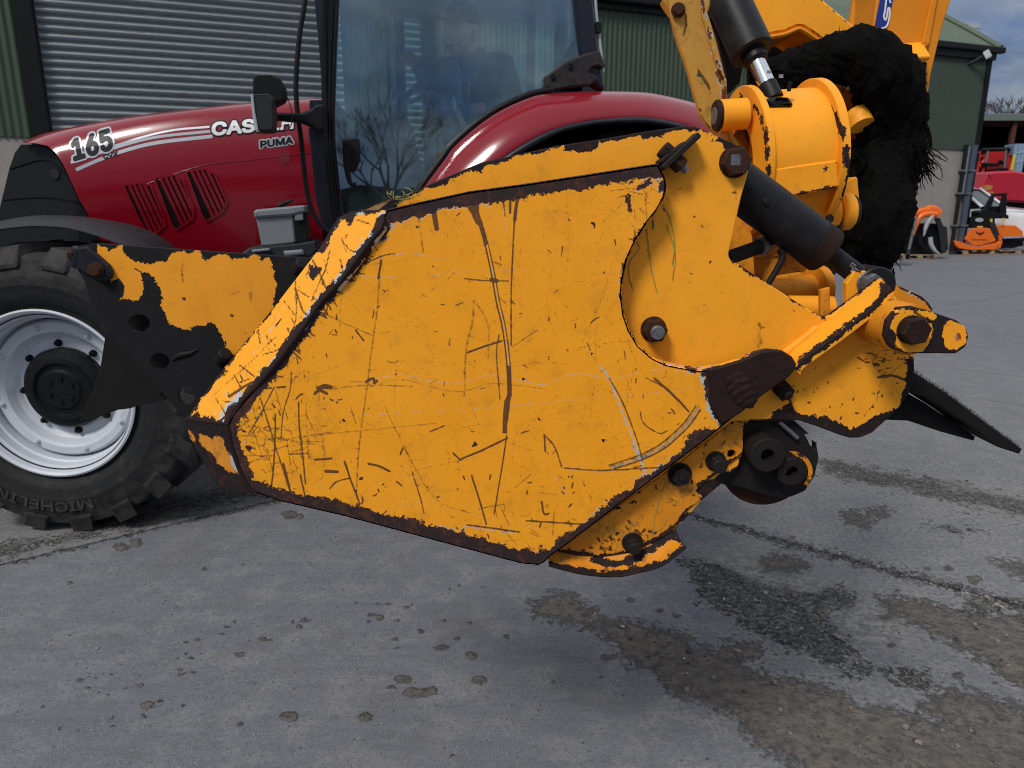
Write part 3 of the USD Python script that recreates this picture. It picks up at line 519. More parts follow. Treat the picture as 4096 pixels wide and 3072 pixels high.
# open-fronted machinery shed beyond
os_ = thing('open_shed', 'low open-fronted shed with dark interior beyond the green barn', 'shed', (21, 36, 0)); SHY = 36.0
zs = at(4000, 480, SHY)[2]; x0 = at(3890, 600, SHY)[0]; x1 = x0 + 14
rl = [sbox(x0, SHY, x1, SHY + 12)]; holes = [sbox(at(px, 540, 40)[0], y, at(px, 540, 40)[0] + 0.9, y + 1.6) for px, y in ((3985, 39), (3940, 42), (4020, 37.4), (4075, 42))]
rg = rl[0].difference(unary_union(holes)); P, T, R = sheet(rg, 4.0); rh = lambda P, o: np.c_[P, zs + 0.0 + (P[:, 1] - SHY) * 0.10 + o]
emit(os_, 'roof', merge((rh(P, 0.06), T), (rh(P, 0), T[:, ::-1])), M['dark_inside']); emit(os_, 'fascia', rbox((x0 - .2, SHY - 0.12, zs - 0.05), (x1, SHY - 0.01, zs + 0.28), 0.02), plain('grey_fascia', (0.13, 0.17, 0.15), 0.6))
emit(os_, 'back_wall', rbox((x0, SHY + 12, 0), (x1, SHY + 12.2, zs + 1.1), 0.01), M['dark_inside']); emit(os_, 'side_wall', rbox((x0 - 0.15, SHY, 0), (x0, SHY + 12, zs), 0.01), M['dark_inside']); emit(os_, 'side_wall', rbox((x1, SHY, 0), (x1 + .15, SHY + 12, zs), 0.01), M['dark_inside'])
M['redox'] = plain('red_oxide_steel', (0.085, 0.018, 0.012), 0.7)
for px in (4048, 4140): x = at(px, 600, SHY)[0]; emit(os_, 'steel_post', rbox((x - .1, SHY + .05, 0), (x + .1, SHY + .25, zs), 0.01), M['redox'])
for y in (1.5, 4.5, 8): emit(os_, 'roof_beam', rbox((x0, SHY + y, zs - 0.25 + y * .1), (x1, SHY + y + .15, zs - 0.02 + y * .1), 0.01), M['redox'])
# bare winter trees
M['bark'] = plain('winter_bark', (0.075, 0.060, 0.055), 0.9, 0, 0.2, 3.0, (0.045, 0.036, 0.034))
def bare_tree(label, base, height, seed, depth, spread=0.5, cat='tree', group=None, twigr=0.012):
    rr = random.Random(seed); t = thing('bare_tree', label, cat, base, group); trunk, tw = [], []
    def grow(p, d, L, r, lev):
        q = p + d * L * 0.5 + np.array([rr.gauss(0, .06), rr.gauss(0, .06), 0.02]) * L; e = q + (d + np.array([rr.gauss(0, .12), rr.gauss(0, .12), 0.05])) * L * 0.5
        (trunk if lev < 2 else tw).append(tube([p, q, e], [r, r * .85, r * .68], 7 if lev < 2 else (4 if lev < 4 else 3), False))
        if lev >= depth: return
        for k in range(rr.choice([2, 3, 3]) if lev else 5):
            nd = d + np.array([rr.gauss(0, spread), rr.gauss(0, spread), rr.uniform(-.05, .5)]); nd /= np.linalg.norm(nd); s0 = rr.uniform(.55, 1.0)
            grow(q * (1 - s0) + e * s0 if s0 < 1 else e, nd, L * rr.uniform(.62, .82), max(twigr, r * rr.uniform(.5, .66)), lev + 1)
    grow(np.array(base, float), np.array([0, 0, 1.0]), height * 0.30, height * 0.022, 0)
    emit(t, 'trunk', merge(*trunk), M['bark'], True); emit(t, 'crown', merge(*tw), M['bark'])
bare_tree('bare winter tree rising above the roof of the open shed', (at(4030, 700, 62)[0], 62, 0), 11.5, 4, 6, 0.55, twigr=0.022)
bare_tree('second bare tree at the right edge of the frame above the shed roof', (at(4140, 700, 58)[0], 58, 0), 11.0, 9, 6, 0.55, twigr=0.022)
bare_tree('bare rounded tree behind the camera that shows mirrored in the cab glass', (6.3, -25, 0), 6.6, 21, 6, 0.5, twigr=0.010)
# hedge and field behind the camera, mirrored in paint and glass
M['hedge'] = plain('hedge_green', (0.022, 0.032, 0.014), 0.95, 0, 0.3, 1.5, (0.045, 0.05, 0.026))
gx, gz = np.meshgrid(np.linspace(-60, 60, 240), np.linspace(0, 1, 12)); hh = 1.9 + 1.6 * meshkit.fbm(np.stack([gx * .22, 0 * gx, 0 * gx], -1), 4, 3)
V = np.stack([gx, -34 + 1.2 * np.sin(gz * math.pi) * -1 + 0.8 * (meshkit.fbm(np.stack([gx * 1.5, gz * 4, 0 * gx], -1), 3) - .5), gz * hh + 0.5 * (meshkit.fbm(np.stack([gx * 2, gz * 5, 0 * gx], -1), 3, 5) - .5) * gz], -1)
emit(None, 'hedge', loft(list(V)), M['hedge'], False, label='dark hedge along the field behind the camera, mirrored in the cab glass', cat='hedge')

# ================================================================ flail head (nearest thing)
def conv(ox, oy, s): return lambda p: [(x / s + ox, y / s + oy) for x, y in p]
T5, T7, T9, T6, T8, TL = conv(1200, 500, 1.4747), conv(700, 1400, 1.0533), conv(700, 1250, 2.212), conv(2400, 1000, 1.3042), conv(2000, 1900, 2.4578), conv(0, 900, 1.2764)
FY = 1.15
head = thing('hedge_flail_head', 'scratched yellow flail hedge cutter head with rusty edges, hanging in front of the red tractor', 'flail head', (0.1, 1.3, 0.75))
V_ = (909, 1699); NOSE = (741, 1676)
top_edge = [(1545, 838), (1675, 808), (1878, 764), (2081, 737), (2353, 696), (2590, 659), (2634, 654)]
right_edge = [(2648, 682), (2664, 712), (2668, 751), (2658, 792), (2631, 842), (2590, 893), (2543, 968), (2509, 1042), (2492, 1124), (2488, 1185), (2498, 1259), (2519, 1320), (2556, 1382), (2610, 1429), (2665, 1456), (2714, 1466), (2799, 1481), (2891, 1468), (2967, 1445), (3036, 1414), (3082, 1402), (3128, 1406), (3167, 1429), (3191, 1468)]
low_edge = [(3159, 1506), (3052, 1579), (2952, 1659), (2829, 1759), (2707, 1851), (2586, 1941), (2407, 2075), (2285, 2169), (2203, 2228), (2179, 2252), (2155, 2264), (2081, 2257), (2010, 2238), (1649, 2141), (1365, 2065), (1118, 2008), (1010, 1970)]
ridge = [(1532, 866), (1525, 907), (1485, 961), (1424, 1042), (1363, 1124), (1281, 1212), (1200, 1327), (1097, 1464), (1003, 1570), (932, 1650), V_]
ridge2 = [V_, (924, 1777), (952, 1864), (982, 1930), (1010, 1970)]
face_poly = top_edge + right_edge + low_edge + ridge2[::-1][1:-1] + ridge[::-1]
# scratches on the face
SC = []
def sc(pts, w=3.0, k=1.0, n=24): SC.append((spline(pts, n), max(3.3, w * 0.85), k * (0.9 if abs(k) < 0.99 else 1)))
main = T5([(1005, 440), (1048, 530), (1100, 700), (1140, 880), (1170, 1050), (1205, 1200), (1230, 1400), (1238, 1600)]) + T7([(1400, 200), (1392, 290), (1391, 350)])
sc(main, 5, -0.62); sc([(x - 7, y) for x, y in main], 4, 1.0); sc([(x + 6, y) for x, y in main], 4, 0.8); sc(main[:3], 7, 1.0); sc(main[7:], 5, 1.0)
sc(T5([(985, 445), (1015, 500), (1050, 570)]), 16, 1.0); sc(T5([(1040, 440), (1045, 520), (1055, 580)]), 12, 1.0)
sc(T5([(1235, 1430), (1236, 1520), (1234, 1620)]), 9, 1.0); sc(T7([(1408, 150), (1404, 240), (1396, 300)]), 9, 1.0)
sc(T7([(1398, 360), (1380, 480), (1345, 690)]), 4, 0.95); sc(T5([(1130, 915), (1160, 920)]), 12, 1.0)
sc(T5([(1292, 400), (1270, 520), (1255, 760), (1246, 1000), (1246, 1300)]), 5, 0.8); sc(T5([(1294, 400), (1276, 480), (1268, 560)]), 9, 1.0)
sc(T5([(1197, 420), (1207, 520), (1219, 615)]), 7, -0.6); sc(T5([(1197, 420), (1210, 540)]), 4, 0.8); sc(T5([(1241, 400), (1240, 520)]), 6, 1.0)
sc(T5([(790, 480), (795, 540), (806, 612)]), 14, 1.0); sc(T5([(690, 500), (708, 600), (728, 755)]), 9, 0.42)
sc(T5([(480, 800), (462, 905)]), 6, 1.0); sc(T5([(470, 900), (455, 1100), (420, 1350), (400, 1520)]) + T7([(795, 260), (775, 420), (765, 590)]), 7, 0.46)
sc(T5([(408, 808), (500, 775), (630, 757), (740, 770), (850, 800)]), 4, -0.66); sc(T5([(408, 806), (500, 770), (560, 760)]), 4, 0.9)
sc(T5([(290, 895), (500, 897), (800, 885), (1010, 862), (1160, 856), (1330, 856)]), 3.5, -0.6); sc(T5([(970, 908), (1080, 918), (1230, 922)]), 4, 0.9)
sc(T5([(1028, 1040), (1015, 1180), (980, 1330), (970, 1600)]), 10, 0.44); sc(T5([(1040, 1050), (1090, 1130), (1115, 1220), (1110, 1380)]), 8, 0.40)
sc(T5([(985, 1345), (1080, 1310), (1190, 1275)]), 6, 0.95); sc(T5([(1250, 1312), (1320, 1265), (1400, 1210)]), 4, 0.6); sc(T5([(1175, 1240), (1160, 1350), (1180, 1620)]), 3, 0.8)
wave = [(800, 130), (950, 106), (1070, 130), (1200, 140), (1330, 105), (1450, 125), (1560, 146), (1680, 100), (1850, 120), (2000, 86), (2190, 95)]
sc(T7(wave), 5, -0.62, 80); sc(T7([(x, y + 30 + 10 * math.sin(x / 90)) for x, y in wave[:7]]), 5, 0.42, 60); sc(T7([(620, 180), (700, 160), (850, 150), (1000, 155)]), 5, 0.45)
sc(T7([(790, 275), (1000, 262), (1250, 250), (1500, 228), (1800, 198), (2190, 170)]), 4, -0.6, 60); sc(T7([(390, 345), (600, 295), (790, 275)]), 4, -0.55)
sc(T7([(420, 390), (600, 360), (850, 335), (1100, 310)]), 3, 0.5); sc(T7([(560, 580), (800, 545), (1000, 500), (1200, 462), (1500, 436), (1700, 420)]), 3.2, -0.52, 50)
sc(T7([(1172, 435), (1200, 462)]), 5, 1.0); sc(T7([(1205, 460), (1290, 425), (1400, 372)]), 6, 0.9); sc(T7([(1075, 345), (1135, 320)]), 4, 0.9)
sc(T7([(880, 230), (960, 400), (1060, 580), (1130, 650), (1250, 690)]), 4, 0.5, 50); sc(T7([(720, 480), (745, 560), (780, 650)]), 5, 0.9); sc(T7([(1000, 520), (1030, 610), (1050, 690)]), 4, 0.8)
sc(T7([(1250, 530), (1285, 640), (1312, 735)]), 5, 0.95); sc(T7([(1785, 60), (1830, 120), (1880, 250), (1935, 390), (1990, 540)]), 9, -0.66); sc(T7([(1830, 120), (1890, 230), (1950, 390), (1970, 470)]), 5, 0.7)
sc(T7([(1935, 400), (1965, 470), (1985, 540)]), 17, -0.62)
arc = T7([(2205, 245), (2160, 310), (2110, 360), (2050, 410), (1960, 455), (1840, 495)])
sc(arc, 22, 0.38); sc(arc, 8, -0.7); sc([(x + 9, y + 7) for x, y in arc], 4, 0.9); sc([(x - 10, y - 8) for x, y in arc], 4, 0.8)
sc(T7([(2020, 120), (2100, 190), (2165, 260)]), 6, 0.9); sc(T7([(1985, 118), (2060, 160), (2130, 225)]), 4, 0.7); sc(T7([(1960, 260), (1975, 310), (2040, 352), (2075, 340)]), 3, 0.8)
sc(T7([(1556, 360), (1560, 430)]), 4, 1.0); sc(T7([(1560, 362), (1600, 410), (1630, 495)]), 3, 0.9); sc(T7([(1600, 530), (1650, 610)]), 6, -0.62); sc(T7([(1640, 498), (1800, 508), (2050, 495)]), 4, 0.9)
sc(T7([(1640, 500), (1800, 520), (1960, 540)]), 4, -0.6); sc(T7([(1480, 720), (1640, 730), (1720, 735)]), 4, 1.0); sc(T7([(1220, 740), (1330, 760), (1440, 775)]), 6, -0.65); sc(T7([(1230, 738), (1340, 752), (1450, 768)]), 4, 1.0)
sc(T7([(1120, 650), (1250, 690), (1420, 735), (1600, 760)]), 4, -0.55); sc(T7([(940, 655), (1000, 650), (1060, 630), (1110, 650)]), 4, -0.55); sc(T7([(1180, 640), (1260, 580), (1360, 540)]), 4, -0.5)
sc(T7([(815, 480), (860, 490), (905, 512)]), 6, 1.0); sc(T7([(635, 512), (685, 514)]), 8, 1.0); sc(T7([(590, 463), (660, 458)]), 6, 0.95); sc(T7([(480, 440), (560, 436)]), 5, 0.7); sc(T7([(430, 158), (465, 156)]), 5, 1.0)
sc(T7([(590, 185), (625, 150), (660, 160), (600, 160), (640, 185)]), 8, 1.0); sc(T7([(805, 135), (835, 120), (840, 140), (850, 130)]), 7, 1.0); sc(T7([(950, 440), (960, 415)]), 5, 1.0); sc(T7([(1545, 640), (1555, 690), (1575, 690)]), 5, 1.0)
sc(T9([(1030, 530), (1020, 680), (960, 880), (940, 1100)]), 4, 0.75); sc(T9([(890, 900), (885, 1150), (870, 1400), (850, 1560)]), 5, 0.85); sc(T9([(1093, 790), (1100, 1000), (1130, 1250), (1155, 1520)]), 5, 0.8)
sc(T9([(755, 760), (820, 960), (900, 1220), (960, 1400), (1035, 1640)]), 5, 0.7); sc(T9([(960, 1340), (1000, 1500), (1030, 1640)]), 6, 1.0); sc(T9([(1160, 800), (1170, 1050), (1210, 1350)]), 8, 0.36)
sc(T9([(890, 640), (760, 880), (640, 1100), (570, 1230)]), 5, -0.6); sc(T9([(880, 660), (740, 930), (650, 1080)]), 3, 0.9); sc(T9([(1300, 0), (1480, 90), (1760, 210)]), 4, 0.6); sc(T9([(1600, 160), (1670, 250)]), 5, 0.9)
sc(T9([(1110, 1440), (1140, 1580), (1160, 1659)]), 5, 0.9); sc(T9([(1500, 1320), (1550, 1470), (1620, 1650)]), 5, 0.95); sc(T9([(1370, 1560), (1430, 1500), (1550, 1465)]), 4, 0.9); sc(T9([(620, 1020), (730, 1020), (880, 1145), (1070, 1105), (1400, 1060)]), 3, 0.5)
fp = Polygon(face_poly).buffer(-14)
for k in range(760):                                   # fine random scratches and nicks
    for _ in range(20):
        x, y = RNG.uniform(900, 2950), RNG.uniform(700, 2240)
        if fp.contains(Point(x, y)): break
    near = (x < 1350 or y > 1900); L = RNG.choice([10, 14, 24, 50, 110, 190, 280, 420]) * RNG.uniform(0.6, 1.2); a = RNG.choice([math.pi / 2 + RNG.gauss(0, 0.2), RNG.gauss(0.0, 0.25), RNG.gauss(-0.6, 0.3), RNG.gauss(0.9, 0.3)])
    if L > 40 or (k > 300 and not near): w, kk = RNG.uniform(1.8, 2.8), RNG.choice([0.20, 0.24, 0.28, 0.32, 0.36, -0.42])
    else: w, kk = RNG.uniform(2.5, 4.5), RNG.choice([0.5, 0.6, 0.8, 1.0]) * (1 if near else 0.85)
    bend = RNG.gauss(0, 0.12) * L; dx, dy = math.cos(a) * L / 2, math.sin(a) * L / 2
    sc([(x - dx, y - dy), (x - dy / L * bend, y + dx / L * bend), (x + dx, y + dy)], w, kk, 8)
for k in range(330):                                   # dense fine scuffs at the leading corner, the top right and the heel
    t = RNG.random(); x, y = (RNG.gauss(1090, 110), RNG.gauss(1740, 150)) if t < .6 else ((RNG.gauss(2540, 60), RNG.gauss(745, 35)) if t < .75 else (RNG.gauss(2250, 160), RNG.gauss(2080, 60)))
    if not fp.contains(Point(x, y)): continue
    L = RNG.uniform(20, 110); a = RNG.choice([1.5, 0.1, 1.2, -0.3]) + RNG.gauss(0, .2); sc([(x, y), (x + math.cos(a) * L, y + math.sin(a) * L)], 3, RNG.choice([0.22, 0.3, 0.4, 0.55, -0.42]), 5)
for k in range(150):                                   # spikes of bare steel off the ridges
    e = ridge if k % 3 else ridge2 + low_edge[::-1][:6]; i = RNG.randrange(len(e) - 1); t = RNG.random()
    x = e[i][0] * (1 - t) + e[i + 1][0] * t; y = e[i][1] * (1 - t) + e[i + 1][1] * t
    L = RNG.uniform(25, 75); a = RNG.choice([0.35, -0.3, 1.2, 0.0]) + RNG.gauss(0, 0.3)
    if k % 3 == 0: a -= 1.2
    sc([(x, y), (x + math.cos(a) * L, y + math.sin(a) * L)], RNG.uniform(2.5, 5), RNG.choice([0.9, 0.8, -0.65, -0.6]), 6)
tip_dark = [(2799, 1478), (2822, 1560), (2835, 1640), (2868, 1700), (2790, 1730), (2740, 1770), (2690, 1835), (2715, 1870), (2829, 1775), (2952, 1680), (3052, 1600), (3170, 1520), (3205, 1468), (3128, 1390), (3082, 1385), (3036, 1400), (2967, 1430), (2891, 1455)]
blots = [T7(q) for q in ([(750, 660), (775, 650), (795, 700), (760, 705)], [(895, 720), (925, 700), (960, 705), (970, 745), (1010, 740), (1015, 760), (900, 745)], [(1200, 790), (1210, 760), (1225, 770), (1240, 800)], [(290, 408), (330, 402), (340, 418), (300, 425)])]
blots += [T5(q) for q in ([(1920, 425), (1940, 420), (1945, 500), (1930, 470)], [(1990, 380), (2020, 330), (2080, 300), (2060, 350), (2020, 380)], [(860, 460), (900, 455), (890, 480)], [(1070, 420), (1100, 430), (1090, 440)], [(2110, 330), (2155, 320), (2165, 380), (2120, 400)])]
face_wear = wearmap(bare=[tip_dark] + blots, lines=[(ridge, 33), (ridge2, 38), (top_edge, 56), (right_edge[:9], 7), (right_edge[9:17], 4), (low_edge[3:10], 32), (low_edge[9:14], 58), (low_edge[13:], 54), ([(1525, 870), (1530, 840), (1600, 830)], 30)],
    primlines=[([(2805, 1490), (2826, 1560), (2840, 1640), (2885, 1696)], 10), ([(2640, 1890), (2560, 1955), (2480, 2010)], 8), ([(2500, 2020), (2350, 2105), (2250, 2170)], 6), ([(1500, 880), (1440, 960), (1560, 860)], 6)], scr=SC, fall=24)
m = plate(face_poly, FY, 0.024, 4.0, 0.004, 4.0)
emit(head, 'side_skid', m, M['yel'], wear=face_wear, label='large scratched yellow side skid with rusty rim')
# bevelled flanks of the skid
up = PL((1532, 866, FY), (909, 1699, FY), (741, 1676, FY + 0.085)); dn = PL((909, 1699, FY), (1010, 1970, FY), (741, 1676, FY + 0.085))
outer = [(1545, 836), (1460, 838), (1395, 845), (1352, 868), (1330, 900), (1278, 990), (1111, 1206), (926, 1430), (800, 1590), NOSE]
flank = outer + [V_] + ridge[::-1][1:]
SC = []
for q, w, k in (([(1420, 860), (1385, 930), (1470, 960)], 3, -0.6), ([(1360, 950), (1400, 1000), (1440, 1010)], 4, 0.9), ([(1320, 1000), (1300, 1080), (1260, 1170)], 4, 0.9), ([(1250, 1040), (1290, 1120), (1310, 1170)], 5, 0.9), ([(1200, 1070), (1250, 1110), (1300, 1180)], 4, -0.6), ([(1180, 1150), (1210, 1240), (1240, 1270)], 5, 0.9),
    ([(1180, 1100), (1185, 1250), (1170, 1330)], 4, 0.8), ([(1190, 1240), (1150, 1215), (1080, 1320), (1010, 1420)], 4, -0.62), ([(1120, 1250), (1060, 1370), (1020, 1420), (960, 1530)], 4, -0.6), ([(1100, 1350), (1000, 1450), (900, 1540)], 3, 0.6), ([(920, 1585), (980, 1545), (1030, 1520)], 7, 1.0), ([(905, 1560), (915, 1620), (920, 1660)], 7, -0.65), ([(1050, 1420), (1110, 1400), (1130, 1385)], 4, 0.9), ([(1220, 1190), (1180, 1230), (1140, 1330)], 3, -0.5), ([(860, 1640), (870, 1690)], 5, -0.6)): sc(q, w, k)
for k in range(60):
    t = RNG.random(); x = 1480 - 560 * t + RNG.uniform(-120, 40); y = 900 + 740 * t + RNG.uniform(-30, 40); L = RNG.uniform(15, 80); a = RNG.gauss(1.1, 0.6)
    sc([(x, y), (x + math.cos(a) * L, y + math.sin(a) * L)], RNG.uniform(2.5, 4), RNG.choice([0.5, 0.7, 0.9, -0.55]), 5)
flw = wearmap(bare=[[(1240, 1060), (1290, 1075), (1255, 1120), (1225, 1110)], [(745, 1660), (790, 1650), (800, 1680), (770, 1720), (735, 1700)], [(820, 1672), (850, 1670), (850, 1710), (815, 1700)], [(880, 1460), (900, 1470), (880, 1500), (862, 1500)], [(815, 1560), (850, 1540), (845, 1570), (825, 1580)], [(1380, 860), (1440, 850), (1400, 900)]],
    lines=[(ridge, 20), (outer[:6], 16), (outer[6:], 5), (outer[-3:], 12), ([NOSE, V_], 7)], primlines=[(ridge, 22), ([(870, 1700), (900, 1640), (960, 1570)], 7), (outer[1:5], 18)], scr=SC, fall=20)
emit(head, 'skid_flank', plate(flank, up, 0.012, 6, 0.002, 6), M['yel_clean'], wear=flw)
flank2 = [NOSE, (757, 1751), (852, 1922), (890, 1952), (960, 1975), (1010, 1970)] + ridge2[::-1][1:]
keep2 = T9([(200, 1070), (290, 1090), (330, 1120), (400, 1100), (430, 1150), (480, 1230), (540, 1330), (570, 1420), (470, 1410), (380, 1330), (320, 1260), (250, 1180)]) 
emit(head, 'skid_flank', plate(flank2, dn, 0.012, 6, 0.002, 6), M['yel_dirty'], wear=wearmap(keep=[keep2, T9([(120, 1050), (160, 1060), (180, 1150), (150, 1130)])], primlines=[(ridge2[:3], 20)], fall=18), label='chipped lower flank of the skid, mostly bare steel')
# rounded weld along the ridges
for q, r in ((ridge, 0.0042), (ridge2 + [(1025, 1978)], 0.0048), ([NOSE, V_], 0.0032)):
    pts = np.array([(up if q is ridge or len(q) == 2 else PL(FY)).hit(arr([p]))[0] for p in q]) + np.array([0, 0.0024, 0])
    emit(head, 'weld_bead', tube(pts, r, 10, n=40), M['rustdark'], True)
# worn wear pad with weld at the tip of the skid
pad = [(2832, 1478), (2891, 1464), (2967, 1441), (3036, 1410), (3082, 1398), (3130, 1403), (3169, 1427), (3192, 1466), (3159, 1508), (3052, 1582), (2962, 1655), (2890, 1700), (2850, 1640)]
emit(head, 'wear_pad', plate(rnd(pad, 8), FY - 0.007, 0.0065, 10, 0.003, 8), M['rustdark'], label='dark rusty wear pad at the skid tip')
s = trimesh.creation.icosphere(subdivisions=5, radius=1); v = np.array(s.vertices); rip = 0.10 * np.sin(v[:, 2] * 17 + 3.0 * v[:, 0] ** 2 + 2 * meshkit.noise(v * 3, 3)); v = v * (1 + 0.35 * (meshkit.fbm(v * 2.2, 4, 6) - .5) + rip * 0.8)[:, None] * [0.021, 0.0065, 0.036]
R_ = np.array([[math.cos(-.55), 0, -math.sin(-.55)], [0, 1, 0], [math.sin(-.55), 0, math.cos(-.55)]]); emit(head, 'weld_patch', (v @ R_ + at(2965, 1560, FY - 0.006), s.faces), M['rustdark'], True)

# side plate behind the skid
SY = 1.192
ptop = [(1360, 1010), (1500, 850), (1560, 800), (1611, 788), (1722, 735), (1926, 649), (2222, 584), (2407, 556), (2592, 524), (2740, 504), (2777, 504), (2852, 536), (2944, 578), (2980, 608), (2995, 650), (2992, 690), (2963, 796), (2930, 950), (2914, 1015), (2918, 1034), (2937, 1046), (3090, 1146), (3228, 1234), (3282, 1266), (3305, 1269), (3328, 1259), (3440, 1178), (3520, 1115), (3556, 1150), (3600, 1290), (3657, 1418), (3659, 1491), (3640, 1570), (3600, 1625), (3560, 1668), (3489, 1732), (3440, 1752), (3400, 1752), (3358, 1740), (3266, 1705), (3197, 1682), (2998, 1679), (2967, 1721), (2971, 1813), (2952, 1866), (2891, 1932), (2806, 2004), (2745, 2073), (2696, 2124), (2610, 2169), (2521, 2205), (2407, 2224), (2305, 2220), (2228, 2205), (2100, 2150), (1400, 1900), (1100, 1700), (1100, 1300)]
sp = rnd(ptop, 9)
for c in ((2926, 1816, 21), ): sp = sp.difference(circ(*c))
keepA = [(1700, 748), (1740, 756), (1800, 728), (1870, 690), (1926, 688), (1935, 662), (2050, 640), (2250, 588), (2260, 604), (2320, 610), (2380, 600), (2400, 572), (2560, 540), (2580, 556), (2650, 540), (2690, 520), (2830, 520), (2862, 548), (2850, 566), (2880, 575), (2905, 605), (2895, 650), (2905, 690), (2960, 690), (2990, 640), (3000, 640), (3000, 800), (2920, 1040), (3300, 1280), (3560, 1080), (3700, 1300), (3700, 1420), (3620, 1440)]
keepA += T6([(1600, 600), (1585, 670), (1590, 690), (1560, 800), (1500, 850), (1440, 860), (1390, 890), (1310, 930), (1250, 900), (1180, 880), (1090, 860), (1030, 850), (1010, 810), (985, 800), (950, 830), (900, 850), (890, 880), (780, 886), (742, 945), (748, 1060), (720, 1120), (650, 1150), (600, 1190), (520, 1220), (505, 1260), (530, 1290), (520, 1320), (480, 1360), (440, 1380), (430, 1410)])
keepA += T8([(1790, 420), (1800, 480), (1700, 560), (1500, 670), (1280, 765), (1000, 810), (560, 755)]) + [(1500, 2050), (1500, 900)]
SC = []
def s6(p, w, k): sc(T6(p), w, k)
s6([(1450, 665), (1520, 655), (1585, 675)], 7, 1.0); s6([(1345, 560), (1375, 580), (1405, 588)], 4, 1.0); s6([(1570, 600), (1480, 680), (1450, 740), (1440, 790), (1380, 860)], 2.5, 0.6); s6([(985, 770), (995, 800)], 8, 1.0); s6([(840, 470), (842, 500)], 16, 0.40)
s6([(830, 385), (838, 410)], 13, 0.5); s6([(832, 410), (835, 520)], 22, 0.33); sc([(2660, 720), (2650, 735)], 3, 0.8); sc([(2935, 715), (2942, 760), (2945, 800), (2960, 830)], 6, 0.36); sc([(2930, 770), (2955, 775)], 4, 0.7)
for k in range(110):
    x, y = RNG.choice([(RNG.uniform(2200, 2750), RNG.uniform(2000, 2220)), (RNG.uniform(2520, 3300), RNG.uniform(700, 1450)), (RNG.uniform(3050, 3600), RNG.uniform(1450, 1720)), (RNG.uniform(2600, 2950), RNG.uniform(1760, 2050))]); L = RNG.uniform(2, 12); a = RNG.uniform(0, 3.1)
    sc([(x, y), (x + math.cos(a) * L, y + math.sin(a) * L)], RNG.uniform(3, 5), RNG.choice([0.6, 0.8, 1.0]), 4)
for k in range(70):
    x, y = RNG.gauss(3540, 60), RNG.gauss(1440, 22); sc([(x, y), (x + RNG.uniform(-25, 25), y + RNG.uniform(-6, 6))], RNG.uniform(2, 4), RNG.uniform(0.4, 0.9), 4)
sw = wearmap(keep=[keepA], scr=SC, primlines=[([(2707, 1862), (2590, 1950), (2480, 2030), (2420, 2080)], 3)], fall=20)
emit(head, 'side_plate', plate(sp, SY, 0.014, 6, 0.0018, 6), M['yel_clean'], wear=sw, label='smooth yellow end plate behind the skid')
# rust and oily dirt around the lower bolts: a flat wear strip bolted on
lowp = rnd(T6([(745, 945), (748, 1060), (660, 1130), (545, 1215), (505, 1262), (530, 1295), (440, 1375), (425, 1410), (440, 1400), (375, 1462)]) + T8([(1705, 556), (1500, 664), (1280, 764), (1000, 808), (750, 794), (562, 754)]) + [(2300, 2150), (2707, 1862), (2829, 1765), (2930, 1690), (2990, 1684)], 3)
for c in ((2926, 1816, 21),): lowp = lowp.difference(circ(*c))
low_keep = rnd([(2975, 1690), (2962, 1812), (2905, 1852), (2800, 1930), (2783, 1966), (2800, 1992), (2730, 2045), (2700, 2110), (2600, 2160), (2500, 2196), (2400, 2215), (2230, 2200), (2300, 2140), (2600, 1900), (2900, 1690)], 5)
SC = []
for k in range(150):
    x, y = RNG.choice([(RNG.gauss(2860, 60), RNG.gauss(1790, 50)), (RNG.gauss(2540, 70), RNG.gauss(2150, 25)), (RNG.gauss(2420, 60), RNG.gauss(2180, 20)), (RNG.uniform(2500, 2800), RNG.uniform(1900, 2150))]); L = RNG.uniform(2, 14); a = RNG.uniform(0, 3.1)
    sc([(x, y), (x + math.cos(a) * L, y + math.sin(a) * L)], RNG.uniform(4, 8), RNG.choice([0.45, 0.6, 0.9]), 4)
emit(head, 'bearing_plate', plate(lowp, SY - 0.004, 0.0035, 6, 0.001, 6), M['yel_dirty'], wear=wearmap(keep=[low_keep], scr=SC, fall=18), label='grimy yellow bearing plate with dark bolts')
# bolts on the head
def face_bolt(px, py, Y, rpx, name, mat, h=0.016, washer=1.25, stud=0.0, phase=0.3):
    r = rpx / FPX * Y * 1.03; emit(head, name, hexbolt(at(px, py, Y), (0, -1, 0), r, h, r * washer, stud, phase), mat)
face_bolt(2613, 1316, SY, 47, 'hub_nut', M['rust'], 0.022, 1.08, 0.62, 0.1)
emit(head, 'stud_end', cylinder(at(2613, 1316, SY) + [0, -0.030, 0], at(2613, 1316, SY) + [0, -0.041, 0], 0.0118, 24, 0.002), M['steel'])
c = at(2938, 648, SY); emit(head, 'pin_bolt', merge(lathe(c, (0, -1, 0), [(0, 0), (0.025, 0), (0.025, 0.002), (0, 0.002)], 28), hexbolt(c + [0, -0.002, 0], (0, -1, 0), 0.0235, 0.016, 0, 0, 0.15)), M['rust'], label='large rusty hexagon pin bolt')
emit(head, 'worn_bolt_face', plate(rnd([(2924, 618), (2962, 618), (2962, 662), (2924, 662)], 5), SY - 0.0185, 0.0004, 12, 0.0002), M['steel'])
for (px, py, r, st) in ((2718, 1896, 40, 0.3), (2862, 1843, 34, 0.9), (2529, 2168, 36, 0.75)):
    face_bolt(px, py, SY - 0.004, r, 'side_bolt', M['dsteel'], 0.016, 1.25, st)
c = at(2866, 1846, SY - 0.02); emit(head, 'stud_end', cylinder(c, c + [0, -0.014, 0], 0.0075, 20, 0.001), M['steel'])
